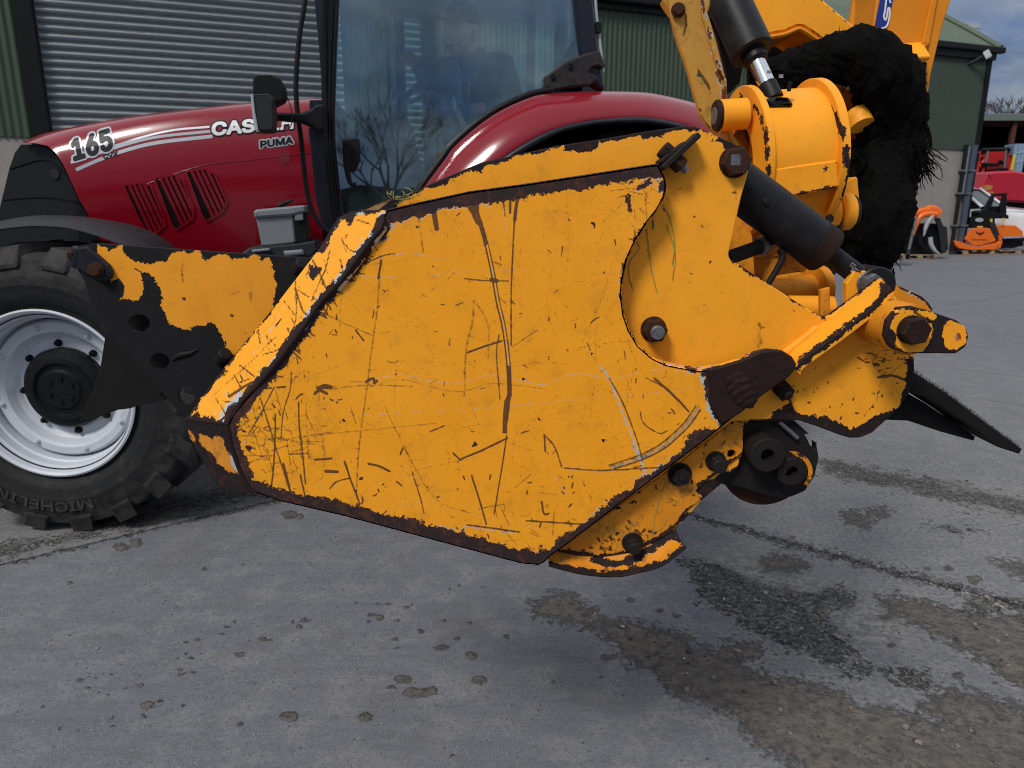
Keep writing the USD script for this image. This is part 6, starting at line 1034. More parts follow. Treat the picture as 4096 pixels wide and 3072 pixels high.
# drum shell with flange rings
def drum_wear(P): 
    d1 = dist_line(P, spline([(2960, 385), (3020, 430), (3055, 520), (3070, 640), (3074, 760), (3070, 830)], 30)); d2 = dist_line(P, spline([(3256, 372), (3336, 450), (3376, 560), (3392, 660), (3388, 760), (3366, 800)], 30))
    r = np.maximum(0.5 + (6 - d1) / 44, 0.5 + (9 - d2) / 40); r = np.where(r > 0.5, r, np.minimum(r, 0.42)); b = np.zeros(len(P))
    for q, w in (([(3150, 690), (3160, 720)], 5), ([(3250, 545), (3255, 570)], 8), ([(3268, 540), (3275, 560)], 5)): b = np.maximum(b, np.clip(1.2 - dist_line(P, q) / w, 0, 1) * .6)
    return np.clip(np.stack([r, np.where(b > 0, b, 0), 0 * r], -1), 0, 1)
def fine(prof, n=14):
    out = []
    for a_, b_ in zip(prof[:-1], prof[1:]):
        k = max(1, int(np.hypot(b_[0] - a_[0], b_[1] - a_[1]) / .006)); out += [(a_[0] + (b_[0] - a_[0]) * t / k, a_[1] + (b_[1] - a_[1]) * t / k) for t in range(k)]
    return out + [prof[-1]]
emit(arm, 'pivot_drum', lathe(c0, ax_, fine([(RD * .86, 0.0), (RD * .955, 0.0), (RD * .955, Ld)]), 120), M['yel_clean'], 30, wear=None, label='round yellow pivot drum')
emit(arm, 'drum_flange', lathe(c0 - ax_ * .004, ax_, fine([(RD * .50, .004), (RD * .50, 0), (RD * 1.03, 0), (RD * 1.04, .001), (RD * 1.04, .013), (RD * 1.03, .014), (RD * .95, .014)]), 140), M['yel_clean'], False, wear=drum_wear)
emit(arm, 'drum_flange', lathe(c0 + ax_ * (Ld - .006), ax_, fine([(RD * .95, 0), (RD * 1.06, 0), (RD * 1.07, .001), (RD * 1.07, .016), (RD * 1.06, .017), (RD * .3, .017)]), 140), M['yel_clean'], False, wear=drum_wear)
emit(arm, 'drum_core', lathe(c0 + ax_ * .03, ax_, [(0, 0), (RD * .55, 0), (RD * .55, .15), (0, .15)], 40), M['orange'], 40)
for k in range(14):  # weld blobs inside the right flange
    a = 1.1 + k * .16; t1 = np.cross(ax_, [0, 1, 0]); t1 /= np.linalg.norm(t1); t2 = np.cross(ax_, t1); s = trimesh.creation.icosphere(subdivisions=1); p = c0 + ax_ * (Ld - .014) + RD * .965 * (-t2 * math.cos(a - 1.57) * 1 + t1 * math.sin(a - 1.57) * -1) * np.array([1, 1, 1])
    emit(arm, 'weld_blob', (s.vertices * [.006, .009, .011] + p, s.faces), M['yel_clean'], True)
emit(arm, 'drum_apron', plate(rnd([(3088, 676), (3350, 640), (3358, 748), (3216, 776), (3086, 796)], 3), DY - RD * .952, .12, 12, .003, 12), M['yel'], wear=wearmap(lines=[([(3092, 796), (3200, 776), (3338, 748)], 3)], fall=18))
# boss on the left flange with worn pin face
e1 = at(2878, 462, DY - .06); emit(arm, 'pin_boss', cylinder(e1, e1 + ax_ * .055, .030, 32, .003), M['yel_clean'], 40); emit(arm, 'pin_washer', cylinder(e1 - ax_ * .010, e1 + ax_ * .001, .030, 28, .003), M['rustdark'], 40); emit(arm, 'pin_face', cylinder(e1 - ax_ * .0115, e1 - ax_ * .0095, .017, 20, .0006), M['steel'], 40)
# lower hinge tube below the drum
h0 = at(3080, 868, DY - .06); emit(arm, 'hinge_tube', cylinder(h0, h0 + ax_ * .135, .037, 36, .003), M['yel_clean'], 40); emit(arm, 'hinge_cap', cylinder(h0 + ax_ * .141, h0 + ax_ * .170, .038, 36, .006), M['yel_clean'], 40); emit(arm, 'hinge_end', cylinder(h0 + ax_ * .168, h0 + ax_ * .178, .032, 28, .004), M['ram'], 40)
emit(arm, 'hinge_lug', plate(rnd([(3330, 760), (3430, 700), (3440, 820), (3400, 880), (3360, 880)], 10), DY - .02, .03, 20, .002), M['yel_clean'])
emit(arm, 'hinge_rib', obox(at(3345, 870, DY - .08), np.array([.012, 0, 0]), np.array([0, .05, 0]), np.array([0, 0, -.115]), .001), M['dsteel'])
for px, py in ((3240, 865), (3315, 875)): c = at(px, py, DY - .101); emit(arm, 'hinge_bolt', hexbolt(c, (0, -1, 0), .009, .007), M['dsteel'])
emit(arm, 'web_plate', plate([(2900, 800), (3330, 850), (3330, 1050), (3200, 1250), (2900, 1250)], DY + .03, .02, 40), M['yel_dirty'])
emit(arm, 'shadow_link', plate(rnd([(2860, 560), (3000, 640), (3020, 900), (2960, 1000), (2860, 900)], 8), DY - .02, .02, 30), M['yel_clean'])
# upper ram: barrel, rod, clevis
UY = 1.63; ua, ub = at(2832, -170, UY + .03), at(3104, 414, UY - .14); uu_ = (ub - ua) / np.linalg.norm(ub - ua)
def al(p): q = at(p[0], p[1], UY); return (q - ua) @ uu_
le = al((3022, 318)); RU = .042; LU = np.linalg.norm(ub - ua)
emit(arm, 'ram_barrel', lathe(ua, uu_, [(0, 0), (RU, 0), (RU, le - .003), (RU - .004, le), (RU * .55, le), (RU * .55, le - .004), (0, le - .004)], 56), M['ram'], 40)
emit(arm, 'gland', lathe(ua + uu_ * (le - .005), uu_, [(0, 0), (RU * .58, 0), (RU * .58, .022), (RU * .5, .026), (0, .026)], 36), M['blk'], 40)
emit(arm, 'chrome_rod', lathe(ua + uu_ * le, uu_, [(0, 0), (.0165, 0), (.0165, LU - le - .045), (0, LU - le - .045)], 48), M['chrome'], 40, label='bright chrome ram rod')
emit(arm, 'rod_end', merge(lathe(ub - uu_ * .045, uu_, [(0, 0), (.0185, 0), (.0185, .035), (0, .035)], 36), cylinder(ub - ax_ * .018 + [0, .01, -.012], ub + ax_ * .045 + [0, .01, -.012], .024, 32, .006)), M['ram'], 40)
emit(arm, 'clevis', plate(rnd([(3055, 398), (3090, 388), (3124, 385), (3160, 388), (3177, 414), (3175, 430), (3102, 439), (3063, 430)], 5), UY - .175, .07, 14, .008, 8), M['ram'], 40)
emit(arm, 'grease_nipple', tube([ub + [0.012, -.03, .018], ub + [.012, -.034, .034]], .004, 8), M['dsteel'])
for dx, dz in ((-.012, .006), (.012, -.002)): p = ub - uu_ * .045 + [dx, -.029, dz + .01]; emit(arm, 'paint_chip', obox(p, [.009, .002, 0], [0, .0015, 0], [0, 0, .006], .0004), M['chrome'])
emit(arm, 'guard', plate(rnd([(2830, 60), (2870, 150), (2905, 290), (2906, 360), (2920, 372), (2960, 330), (2975, 250), (2900, 100)], 4), UY + .04, .02, 20), M['blk'])
# faded link plate on the left
lp = Polygon([(2655, -120), (2681, 40), (2701, 128), (2755, 290), (2803, 460), (2837, 507), (2870, 534), (2898, 505), (2905, 470), (2903, 406), (2899, 318), (2868, 262), (2812, 70), (2800, -120)])
hole = rnd([(2790, 262), (2799, 275), (2838, 330), (2845, 352), (2842, 378), (2800, 312), (2782, 310)], 3)
lw_ = wearmap(lines=[([(2800, -100), (2830, 120), (2880, 310), (2898, 400), (2898, 500)], 3)], bare=[T5([(0, 0), (1, 0), (1, 1)])], scr=[(np.array([(2742, 60), (2745, 100), (2735, 140)]), 5, 1.0), (np.array([(2799, 436), (2803, 446)]), 5, 1.0), (np.array([(2820, 490), (2840, 515)]), 4, .8)], fall=22)
emit(arm, 'link_plate', plate(rnd(lp, 5).difference(hole), 1.52, .018, 7, .002, 7), M['yel_old'], wear=lw_, label='faded scuffed link plate with a diamond slot')
l2 = rnd([(2790, -120), (2803, 0), (2812, 70), (2868, 262), (2899, 318), (2903, 406), (2905, 480), (2880, 640), (2920, 640), (2912, 480), (2908, 330), (2868, 170), (2832, 50), (2842, 20), (2845, -120)], 2)
emit(arm, 'link_edge', plate(l2, 1.51, .05, 8, .003, 8), M['yel_old'], wear=wearmap(lines=[([(2805, 0), (2868, 255), (2899, 330), (2904, 420)], 3)], fall=20))
emit(arm, 'link_bolt', hexbolt(at(2712, 42, 1.515), (0, -1, 0), .010, .008, .014), M['rust']); emit(arm, 'link_stub', plate(rnd([(2700, -60), (2650, 0), (2690, 60), (2760, 20)], 8), 1.55, .03, 20), M['yel_old'])
emit(arm, 'pivot_foot', plate(rnd([(2850, 530), (2880, 480), (2920, 470), (2980, 520), (3000, 600), (2960, 640), (2880, 620)], 6), 1.60, .03, 10, .002), M['yel_old'])
# big box arm across the top with its cut-out
ba = rnd([(2960, -140), (2979, 0), (3006, 95), (3040, 175), (3066, 260), (3078, 300), (3078, 350), (3062, 350), (3040, 260), (3010, 240), (2960, 100), (2900, -140)], 2)
box_ = Polygon([(2900, -260), (2979, 0), (3006, 95), (3046, 190), (3074, 290), (3080, 335), (3060, 345), (3050, 320), (3010, 200), (2990, 180), (2985, 520), (3110, 560), (3200, 330), (3500, 320), (3440, 118), (3425, 108), (3296, 0), (3060, -260)])
cut = rnd([(3040, 150), (3060, 142), (3140, 128), (3188, 106), (3215, 108), (3283, 155), (3320, 190), (3420, 320), (3420, 620), (2960, 620), (3000, 400), (3085, 345), (3078, 300), (3052, 210)], 6)
bx_ = box_.difference(cut); bx_ = max(getattr(bx_, 'geoms', [bx_]), key=lambda q: q.area)
emit(arm, 'main_arm', plate(rnd(bx_, 2), 1.86, .16, 14, .006, 10), M['yel_clean'], wear=wearmap(bare=[[(3415, 112), (3432, 100), (3436, 118)]], fall=10), label='broad yellow box arm')
lip = LineString(spline([(3054, 215), (3046, 160), (3060, 150), (3140, 136), (3190, 116), (3212, 118), (3275, 160), (3310, 190)], 50)); emit(arm, 'cutout_lip', plate(lip.buffer(9, cap_style=2), 1.855, .17, 12, .004, 10), M['orange'])
emit(arm, 'arm_inside_shade', plate([(2990, 60), (3300, 60), (3440, 330), (3440, 500), (3000, 540)], 2.10, .02, 60), M['dark_inside'])  # dark sheet: the shade inside the cut-out put into its colour
emit(arm, 'hose_bundle', merge(*[tube([at(3060, 300 + 12 * k, 1.96), at(3180, 220 + 14 * k, 1.95), at(3330, 250 + 16 * k, 1.95)], .016, 10, n=14) for k in range(4)]), M['rubber'], True)
# right-hand arm with blue logo band
ra_ = [(3520, -200), (3506, 0), (3494, 110), (3480, 200), (3560, 330), (3600, 420), (3682, 413), (3709, 406), (3724, 300), (3750, 189), (3775, 90), (3804, 0), (3860, -200)]
emit(arm, 'rear_arm', plate(rnd(ra_, 2), 2.25, .14, 30, .004, 20), M['orange'], label='yellow rear arm darkened by painted shade, with a blue logo band')
emit(arm, 'arm_rib', plate(rnd([(3742, -60), (3700, 120), (3692, 170), (3700, 190), (3718, 180), (3762, -60)], 2), 2.235, .02, 20, .003), M['orange']); emit(arm, 'arm_ledge', obox(at(3596, 172, 2.25), at(3692, 166, 2.25) - at(3596, 172, 2.25), np.array([0, -.055, -.05]), np.array([0, .01, -.012]), .003), M['yel_clean'])
emit(arm, 'bump_stop', obox(at(3600, 258, 2.21), at(3712, 246, 2.21) - at(3600, 258, 2.21), np.array([0, .06, 0]), np.array([0.0, 0, -.042]), .004), M['rubber'])
P_ = [(3540, -160), (3520, 0), (3500, 100), (3530, 118), (3548, 112), (3562, 60), (3572, 0), (3590, -160)]; emit(arm, 'blue_band', plate(rnd(P_, 2), 2.2475, .002, 24, .0004), plain('blue_decal', (.012, .03, .22), .4, 0, .05))
s1 = LineString(spline([(3562, 10), (3556, -8), (3546, 0), (3541, 40), (3536, 66), (3541, 80), (3547, 70), (3552, 40), (3556, 30), (3560, 40), (3556, 80), (3546, 106), (3530, 112)], 60)).buffer(3.2); emit(arm, 'logo', plate(s1, 2.2455, .0015, 8, .0003), M['white'])
emit(arm, 'side_bar', tube([at(3446, -120, 2.4), at(3436, 0, 2.4), at(3418, 120, 2.4)], .022, 16), M['orange'], True)
emit(arm, 'dark_link', plate(rnd([(3490, -60), (3512, -60), (3500, 30), (3470, 118), (3450, 118), (3480, 40)], 2), 2.4, .03, 20), M['blk'])
emit(arm, 'swivel_cup', lathe(at(3425, 448, 1.80), (0.2, -.5, -.8), [(0, 0), (.026, 0), (.03, .015), (.028, .04), (0, .04)], 28), M['yel_clean'], 40); emit(arm, 'elbow_plate', plate(rnd([(3330, 330), (3430, 380), (3479, 440), (3470, 520), (3440, 620), (3400, 700), (3360, 500)], 8), 1.9, .03, 20), M['orange'])

# black shaggy cover over the hoses
M['cloth'] = plain('black_shaggy_cloth', (0.0055, 0.0055, 0.0055), 1.0, 0, .2, 30, (0.010, 0.0098, 0.0095), .006, 60, spec=0.1)
CYY = 1.80; cw_ = thing('hose_cover', 'black shaggy cloth cover wrapped over the hoses beside the pivot drum', 'cover', at(3560, 1060, CYY))
cl_ = [(3088, 330, 56), (3140, 305, 72), (3220, 278, 84), (3330, 238, 86), (3420, 225, 96), (3500, 252, 108), (3545, 340, 110), (3562, 450, 110), (3570, 560, 108), (3552, 680, 102), (3535, 800, 98), (3525, 900, 94), (3518, 980, 88), (3505, 1050, 74), (3500, 1085, 48)]
pts = np.array([at(x, y, CYY + .03 * math.sin(i)) for i, (x, y, r) in enumerate(cl_)]); rad = np.array([r for *_, r in cl_]) * CYY / FPX * 1.02
path_ = spline(pts, 110); rr = np.interp(np.linspace(0, 1, 110), np.linspace(0, 1, len(rad)), rad)
cv_, cf_ = tube(path_, rr, 72); nn = trimesh.Trimesh(cv_, cf_, process=False).vertex_normals
dsp = .034 * (meshkit.fbm(cv_ * 11, 4, 2) - .5) + .050 * (meshkit.fbm(cv_ * [34, 34, 5], 3, 5) - .5) + .008 * (meshkit.noise(cv_ * 120, 8) - .5); cv_ = cv_ + nn * dsp[:, None]
emit(cw_, 'cloth', (cv_, cf_), M['cloth'], True)
skirt = []
for x0_, y0_, x1_, y1_, yy in ((3425, 560, 3420, 880, CYY + .06), (3390, 760, 3380, 1000, CYY + .10)): skirt.append(tube([at(x0_ + 60, y0_, yy), at(x1_ + 50, (y0_ + y1_) / 2, yy), at(x1_ + 60, y1_ + 60, yy)], [.05, .065, .04], 20, n=24))
v, f = merge(*skirt); v = v + .02 * (meshkit.fbm(v * 25, 3, 4) - .5)[:, None]; emit(cw_, 'cloth_fold', (v, f), M['cloth'], True)
fr = []
def strand(p, d, L, w=.0016):
    q = np.array(p); d = np.array(d, float); P = [q]
    for k in range(4): d = d + NR.normal(0, .35, 3) + [0, 0, -.25]; d /= np.linalg.norm(d); q = q + d * L / 4; P.append(q)
    fr.append(tube(P, [w, w * .8, w * .5], 4, False))
for k in range(130): strand(at(NR.normal(3668, 16), NR.uniform(560, 650), CYY - .02 + NR.normal(0, .03)), (NR.normal(.6, .3), NR.normal(0, .3), -.7), NR.uniform(.03, .085))
for k in range(120): strand(at(NR.uniform(3430, 3575), NR.uniform(1020, 1075), CYY + NR.normal(0, .04)), (NR.normal(0, .3), NR.normal(0, .3), -1), NR.uniform(.02, .06))
for k in range(60): strand(at(NR.uniform(3415, 3470), NR.uniform(590, 640), CYY - .03), (NR.normal(-.8, .3), NR.normal(0, .2), -.5), NR.uniform(.02, .06))
for k in range(1500):
    i = NR.integers(len(cv_)); strand(cv_[i], nn[i] * .5 + NR.normal(0, .4, 3) + [0, 0, -.6], NR.uniform(.006, .018), .0008)
for q in ([(3690, 470), (3712, 520), (3716, 560), (3700, 580)], [(3700, 500), (3718, 540), (3722, 590)]): fr.append(tube([at(x, y, CYY - .02) for x, y in spline(q, 14)], .004, 6))
emit(cw_, 'fringe', merge(*fr), M['cloth'], kind='stuff')

# ================================================================ machines standing in front of the barn
M['bor'] = plain('bright_orange', (0.75, 0.14, 0.006), .38, 0, .05, 6); M['bblk'] = plain('machine_black', (0.012, .013, .015), .5); M['bred'] = plain('machine_red', (0.42, .012, .03), .35, 0, .05, 2); M['bred2'] = plain('scarlet_frame', (.50, .015, .012), .45); M['cone'] = plain('cone_orange', (.80, .06, .02), .5); M['ywl'] = plain('yellow_sticker', (.7, .5, .03), .5); M['wht'] = plain('white_car_paint', (.70, .72, .75), .18, 0, .02, 3, coat=.6); M['gls'] = plain('dark_car_glass', (.02, .025, .03), .08); M['gold'] = plain('gold_lettering', (.55, .36, .08), .5); M['lblue'] = plain('pale_blue_steel', (.22, .34, .46), .5)
def pallet(x, y, a, label, w=1.2, d=1.0):
    t = thing('pallet', label, 'pallet', (x, y, 0)); c, s = math.cos(a), math.sin(a); ux, uy, uz = np.array([c, s, 0]), np.array([-s, c, 0]), np.array([0, 0, 1.0]); o = np.array([x, y, .004])
    for k in range(3): emit(t, 'runner', obox(o + uy * (d / 2 - .05) * (k - 1) - ux * w / 2 - uy * .05, ux * w, uy * .1, uz * .02, .003), M['timber'])
    for i in range(3):
        for k in range(3): emit(t, 'block', obox(o + ux * ((w / 2 - .07) * (i - 1) - .07) + uy * ((d / 2 - .05) * (k - 1) - .05) + uz * .0205, ux * .14, uy * .1, uz * .085, .004), M['timber'])
    for k in range(7): emit(t, 'deck_board', obox(o + ux * (-w / 2 + k * (w - .11) / 6) - uy * d / 2 + uz * .106, ux * .11, uy * d, uz * .022, .003), M['timber'])
    return t
gY = lambda px, py: on_ground(px, py)
g1 = gY(3990, 1022); MY = g1[1] + .4; pa = math.radians(6)
pallet(g1[0] + .02, MY + .5, pa, 'pale wooden pallet under the orange forestry mulcher', 2.0, 1.1)
mu = thing('forestry_mulcher', 'orange and black forestry mulcher standing on a pallet by the barn corner', 'mulcher', (g1[0], MY + .4, .13))
def pp(th, name, poly, Y, d, mat, r=2, bev=.008, **kw): return emit(th, name, plate(rnd(poly, r), Y, d, 30, bev), mat, **kw)
C6 = conv(3500, 550, 2.766)
pp(mu, 'front_panel', C6([(1075, 1005), (1270, 1002), (1335, 1130), (1330, 1150), (1240, 1165), (1170, 1195), (1080, 1190), (1000, 1125)]), MY, .08, M['bor'])
pp(mu, 'skid', C6([(878, 1140), (940, 1150), (1080, 1205), (1180, 1210), (1360, 1165), (1380, 1180), (1330, 1240), (1060, 1245), (930, 1225), (890, 1190)]), MY - .06, .25, M['bor']); pp(mu, 'side_cheek', C6([(1370, 1080), (1400, 1100), (1412, 1160), (1390, 1220), (1340, 1240), (1320, 1200), (1380, 1150)]), MY - .02, .9, M['bor'])
pp(mu, 'frame', C6([(1055, 880), (1330, 880), (1325, 1000), (1080, 1002), (1050, 960)]), MY + .12, .5, M['bblk']); pp(mu, 'side_frame', C6([(1270, 960), (1330, 940), (1390, 1110), (1330, 1150)]), MY + .05, .1, M['gry'])
pp(mu, 'rotor_hood', C6([(1330, 975), (1420, 965), (1560, 970), (1640, 1035), (1648, 1105), (1420, 1125), (1380, 1090)]), MY + .25, .5, M['bor'], 4, .03); pp(mu, 'tooth_bar', C6([(1420, 1100), (1648, 1095), (1648, 1110), (1420, 1120)]), MY + .2, .06, M['lblue'], .5, .002)
pp(mu, 'rotor', C6([(1400, 1130), (1640, 1120), (1640, 1200), (1410, 1230)]), MY + .4, .3, M['bblk'])
pp(mu, 'coupler', C6([(1290, 625), (1460, 612), (1460, 645), (1300, 650)]), MY + .3, .06, M['bblk'], .8, .004)
for q in ([(1300, 640), (1330, 640), (1300, 740), (1250, 830), (1170, 850), (1220, 780)], [(1430, 640), (1462, 630), (1455, 860), (1380, 860), (1390, 760)]): pp(mu, 'coupler_leg', C6(q), MY + .25, .1, M['bblk'])
pp(mu, 'coupler_base', C6([(1150, 820), (1200, 800), (1480, 860), (1480, 900), (1150, 890)]), MY + .2, .4, M['bblk']); pp(mu, 'motor', C6([(1240, 760), (1400, 760), (1420, 860), (1220, 860)]), MY + .4, .3, M['bblk'], 6)
for q in ([(1130, 980), (1195, 980), (1195, 997), (1130, 997)], [(1275, 900), (1300, 900), (1300, 935), (1275, 935)], [(1410, 890), (1435, 890), (1435, 935), (1410, 935)]): pp(mu, 'warning_label', C6(q), MY + .11, .008, M['ywl'], .5, .001)
pp(mu, 'round_label', list(circ(*C6([(1155, 912)])[0], 17, 8).exterior.coords)[:-1], MY + .11, .008, M['lampw'], .5, .001)
emit(mu, 'emblem', plate(unary_union([LineString(C6(q)).buffer(2) for q in ([(1120, 1045), (1160, 1080)], [(1205, 1045), (1165, 1080)], [(1130, 1060), (1200, 1060)])]), MY - .004, .003, 20, .0005), M['bblk']); emit(mu, 'lettering', plate(unary_union([sbox(*np.ravel(C6([(1065 + k * 24, 1122), (1080 + k * 24, 1140)]))) for k in range(7)]).buffer(.1).convex_hull.intersection(unary_union([sbox(*np.ravel(C6([(1065 + k * 24, 1120), (1083 + k * 24, 1142)]))) for k in range(8)])) if False else sbox(*np.ravel(C6([(1065, 1124), (1240, 1140)]))), MY - .003, .002, 20, .0003), plain('dark_orange_print', (.35, .06, .005), .5))
# log grab on its pallet
g2_ = gY(3690, 1040); GY = g2_[1] + .25; pallet(g2_[0], GY + .45, math.radians(12), 'darker low pallet under the black bucket grab with orange tines', 1.1, .9)
gb = thing('grapple_bucket', 'black grapple bucket with curved orange and white tines on a pallet', 'grapple', (g2_[0], GY + .4, .13))
pp(gb, 'bucket', C6([(340, 960), (660, 950), (800, 990), (810, 1240), (720, 1290), (420, 1290), (340, 1200)]), GY + .25, .6, M['bblk'], 4); pp(gb, 'side_plate', C6([(660, 890), (720, 890), (760, 980), (800, 1000), (790, 1270), (740, 1290), (730, 1200), (700, 1000)]), GY + .1, .04, M['gry'])
def tine(name, q, r, Y, mat): s = spline(C6(q), 24); P = at(s[:, 0], s[:, 1], Y); emit(gb, name, tube(P, [r, r * 1.05, r * .9, r * .3], 10), mat, True)
for q, y in (([(420, 825), (360, 830), (320, 850), (330, 890), (350, 975)], .1), ([(600, 800), (500, 815), (410, 860), (370, 900), (345, 975)], 0.05), ([(680, 850), (560, 850), (490, 890), (450, 980), (425, 1090)], -.05), ([(720, 830), (640, 780), (560, 785), (530, 810)], .2)): tine('orange_tine', q, .085, GY + y, M['bor'])
tine('white_tine', [(640, 860), (590, 930), (560, 1000), (540, 1092)], .06, GY - .08, M['lampw']); tine('lower_tine', [(612, 1105), (620, 1180), (660, 1250), (715, 1290)], .06, GY - .1, M['lampw']); tine('rear_tine', [(490, 1100), (500, 1180), (560, 1240), (600, 1280)], .05, GY + .1, M['bblk'])
pp(gb, 'tine_head', C6([(540, 800), (600, 772), (680, 790), (735, 830), (720, 880), (650, 890), (560, 830)]), GY + .02, .2, M['bor'], 5)
# stand with jockey wheel and galvanised plate, cone
js = gY(3610, 1060); jk_ = thing('trailer_jack', 'galvanised jack leg with jockey wheel standing at the left of the grapple bucket', 'jack', (js[0], js[1], 0))
q = spline(C6([(455, 880), (430, 1000), (375, 1240)]), 8); emit(jk_, 'jack_leg', tube(at(q[:, 0], q[:, 1], js[1] - .1), .035, 12), M['galv'], True); wc_ = at(*C6([(362, 1295)])[0], js[1] - .15); emit(jk_, 'jockey_wheel', lathe(wc_ - [.05, .0, 0], (1, -.5, 0), [(0, 0), (.10, 0), (.12, .02), (.12, .08), (.10, .10), (0, .10)], 28), M['bblk'], 40)
emit(jk_, 'base_plate', obox(js + [-.45, -.25, .004], [.62, .1, 0], [-.06, .35, 0], [0, 0, .07], .01), M['galv'])
cb = gY(3800, 1015); cn = thing('traffic_cone', 'orange traffic cone between the grapple bucket and the mulcher', 'traffic cone', (cb[0], cb[1] + .2, 0)); b_ = np.array([cb[0], cb[1] + .2, .004])
emit(cn, 'cone', lathe(b_ + [0, 0, .035], (0, 0, 1), [(0, 0), (.15, 0), (.13, .04), (.035, .48), (0, .48)], 28), M['cone'], 40); emit(cn, 'base', rbox(b_ + [-.2, -.2, 0], b_ + [.2, .2, .035], .01), M['bblk']); emit(cn, 'band', lathe(b_ + [0, 0, .25], (0, 0, 1), [(.098, 0), (.0735, .12)], 28), M['lampw'], 40)
# white car half hidden behind the mulcher
cx, cy = 14.6, 25.3; car = thing('parked_car', 'white off-road car parked behind the orange mulcher', 'car', (cx + 1.5, cy + 1.6, 0)); ca = math.radians(-53); cf2, sf2 = math.cos(ca), math.sin(ca)
def cxf(P): P = np.asarray(P, float) * 1.2; return np.stack([cx + 1.5 + P[:, 0] * cf2 - P[:, 1] * sf2, cy + 1.6 + P[:, 0] * sf2 + P[:, 1] * cf2, P[:, 2]], -1)
def chull(P): v, f = hull(np.array(P)); return cxf(v), f
sym = lambda pts: [(x, s * y, z) for x, y, z in pts for s in (-1, 1)]
emit(car, 'body', merge(chull(sym([(2.45, .75, .45), (2.5, .72, .75), (2.42, .80, 1.02), (2.3, .86, 1.1), (1.2, .93, 1.2), (-2.3, .95, 1.2), (-2.4, .9, .5), (2.2, .97, .5), (2.2, .97, .95), (0, .99, .9)])), chull(sym([(1.2, .86, 1.19), (2.28, .80, 1.12), (2.2, .6, 1.17), (1.2, .6, 1.28)]))), M['wht'], 30)
emit(car, 'cabin', chull(sym([(1.25, .84, 1.18), (.45, .70, 1.78), (-2.0, .72, 1.82), (-2.3, .85, 1.2)])), M['gls'], 30); emit(car, 'roof', chull(sym([(.50, .72, 1.79), (-2.0, .74, 1.83), (-2.0, .66, 1.88), (.3, .64, 1.86)])), M['wht'], 30)
for s in (-1, 1): emit(car, 'windscreen_pillar', tube(cxf([(1.27, .86 * s, 1.2), (.46, .73 * s, 1.81)]), .05, 8), M['wht'], True); emit(car, 'headlight', chull([(2.40, s * .86, .88), (2.47, s * .52, .88), (2.46, s * .52, 1.04), (2.36, s * .88, 1.02), (2.30, s * .6, .95)]), M['lampw'], 30)
emit(car, 'grille', chull(sym([(2.51, .48, .82), (2.505, .46, 1.02), (2.4, .46, 1.02), (2.4, .48, .82)])), M['bblk']); emit(car, 'lower_bumper', chull(sym([(2.53, .72, .38), (2.53, .72, .62), (2.2, .9, .62), (2.2, .9, .38)])), M['bblk']); emit(car, 'bonnet_letters', merge(*[chull(sym([(2.34, .0, 1.11)]) + [(2.34, -.42 + .07 * k, 1.128), (2.34, -.38 + .07 * k, 1.128), (2.29, -.42 + .07 * k, 1.138), (2.29, -.38 + .07 * k, 1.138)]) for k in range(0)]) if False else chull([(2.345, -.4, 1.10), (2.345, .4, 1.10), (2.32, -.4, 1.125), (2.32, .4, 1.125), (2.30, 0, 1.05)]), M['bblk'])
for x in (1.5, -1.45):
    for s in (-1, 1):
        o_ = cxf([(x, s * .72, .37)])[0]; d_ = cxf([(x, s, .37)])[0] - cxf([(x, 0, .37)])[0]; emit(car, 'wheel', lathe(o_, d_, [(0, 0), (.37, 0), (.38, .04), (.38, .22), (.35, .26), (.24, .25), (.22, .2), (0, .22)], 32), M['bblk'], 40)
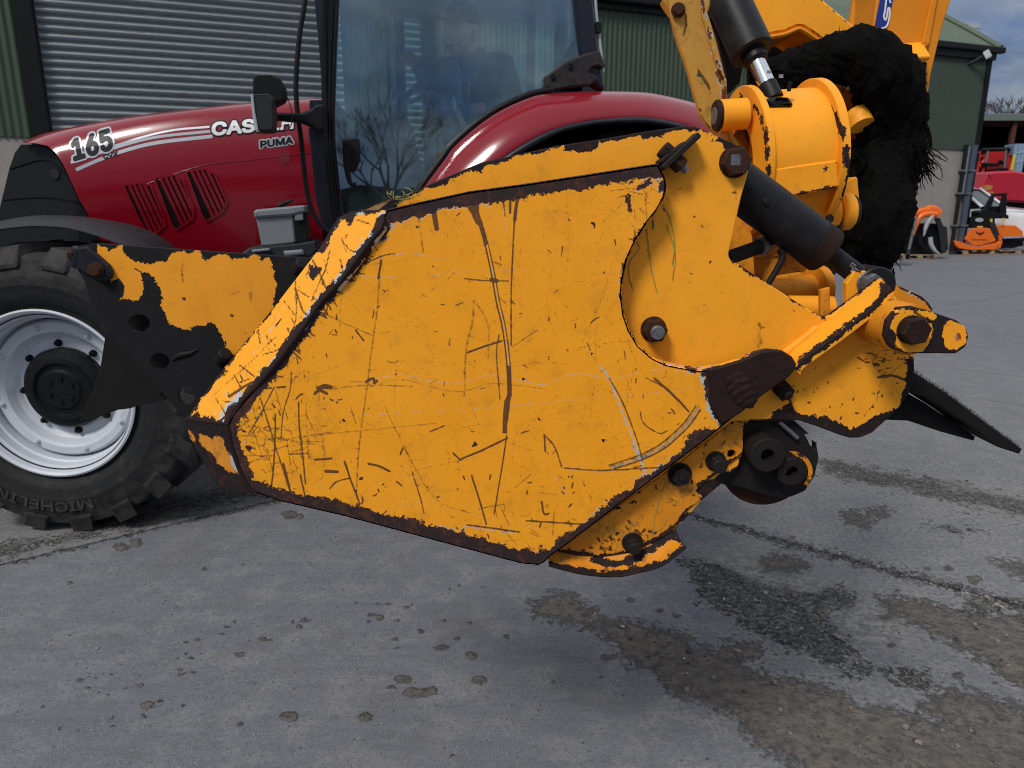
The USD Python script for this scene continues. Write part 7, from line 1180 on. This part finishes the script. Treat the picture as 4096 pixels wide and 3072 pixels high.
# red domed machine, scarlet frame and blue boom in and before the shed
RY = 29.0; rd = thing('red_round_baler', 'large crimson domed machine with a gold oval badge in front of the open shed', 'farm machine', at(4050, 830, RY))
C6b = lambda q: C6(q); pp(rd, 'hood', C6([(1240, 392), (1340, 372), (1560, 366), (1648, 385), (1900, 430), (1950, 740), (1140, 690), (1135, 640), (1165, 560)]), RY, 1.8, M['bred'], 4, .08); pp(rd, 'chassis', C6([(1180, 650), (1950, 700), (1950, 1000), (1200, 1000)]), RY + .4, 1.0, M['bblk'])
el = circ(*C6([(1248, 553)])[0], 19, 10, 30); emit(rd, 'badge_ring', plate(el.difference(circ(*C6([(1248, 553)])[0], 15, 7, 30)), RY - .006, .005, 20, .0008), M['gold']); emit(rd, 'badge_bar', plate(rnd(C6([(1225, 545), (1275, 543), (1275, 562), (1225, 564)]), .5), RY - .005, .004, 20, .0005), M['gold'])
for k in range(8): x = 1172 + k * 17 + (8 if k > 4 else 0); emit(rd, 'letter', plate(LineString(C6([(x, 602), (x + 4, 615)])).buffer(1.6), RY - .005, .004, 20, .0004), M['gold'])
FY2 = 33.0; fr_ = thing('scarlet_cultivator', 'scarlet folded cultivator frame standing in the mouth of the shed', 'cultivator', at(3980, 780, FY2))
def bars(th, name, qs, Y, r, mat):
    for q in qs: s = C6(q); emit(th, name, tube(at(np.array(s)[:, 0], np.array(s)[:, 1], Y), r, 8), mat, True)
bars(fr_, 'frame_bar', ([(1160, 150), (1120, 480)], [(1225, 150), (1190, 400)], [(1170, 210), (1225, 210)], [(1160, 290), (1215, 285)], [(1150, 330), (1225, 230)], [(1480, 150), (1450, 380)], [(1500, 160), (1475, 380)], [(1440, 200), (1500, 200)], [(1140, 480), (1110, 600)]), FY2, .07, M['bred2'])
pp(fr_, 'red_panel', C6([(1270, 150), (1450, 150), (1440, 350), (1250, 360)]), FY2 + .5, .1, M['bred2']); bars(fr_, 'ram', ([(1250, 150), (1225, 280)], [(1450, 140), (1430, 340)]), FY2 - .2, .05, M['galv']); bars(fr_, 'dark_boom', ([(1180, 300), (1370, 300)], [(1330, 360), (1460, 350)], [(1370, 260), (1440, 300)], [(1180, 140), (1500, 130)]), FY2 - .1, .08, M['bblk'])
sp_ = thing('blue_sprayer_boom', 'pale blue folded boom beside the scarlet cultivator in the shed', 'sprayer', at(4075, 760, 32)); bars(sp_, 'boom_section', ([(1560, 70), (1530, 370)], [(1600, 80), (1570, 380)], [(1640, 140), (1600, 380)], [(1560, 180), (1640, 160)], [(1545, 280), (1620, 260)]), 32.0, .09, M['lblue']); bars(sp_, 'yellow_rail', ([(1545, 190), (1510, 360)],), 31.8, .06, M['ywl']); pp(sp_, 'tank', C6([(1570, 70), (1700, 70), (1700, 180), (1580, 190)]), 32.4, .8, M['lblue'], 3)
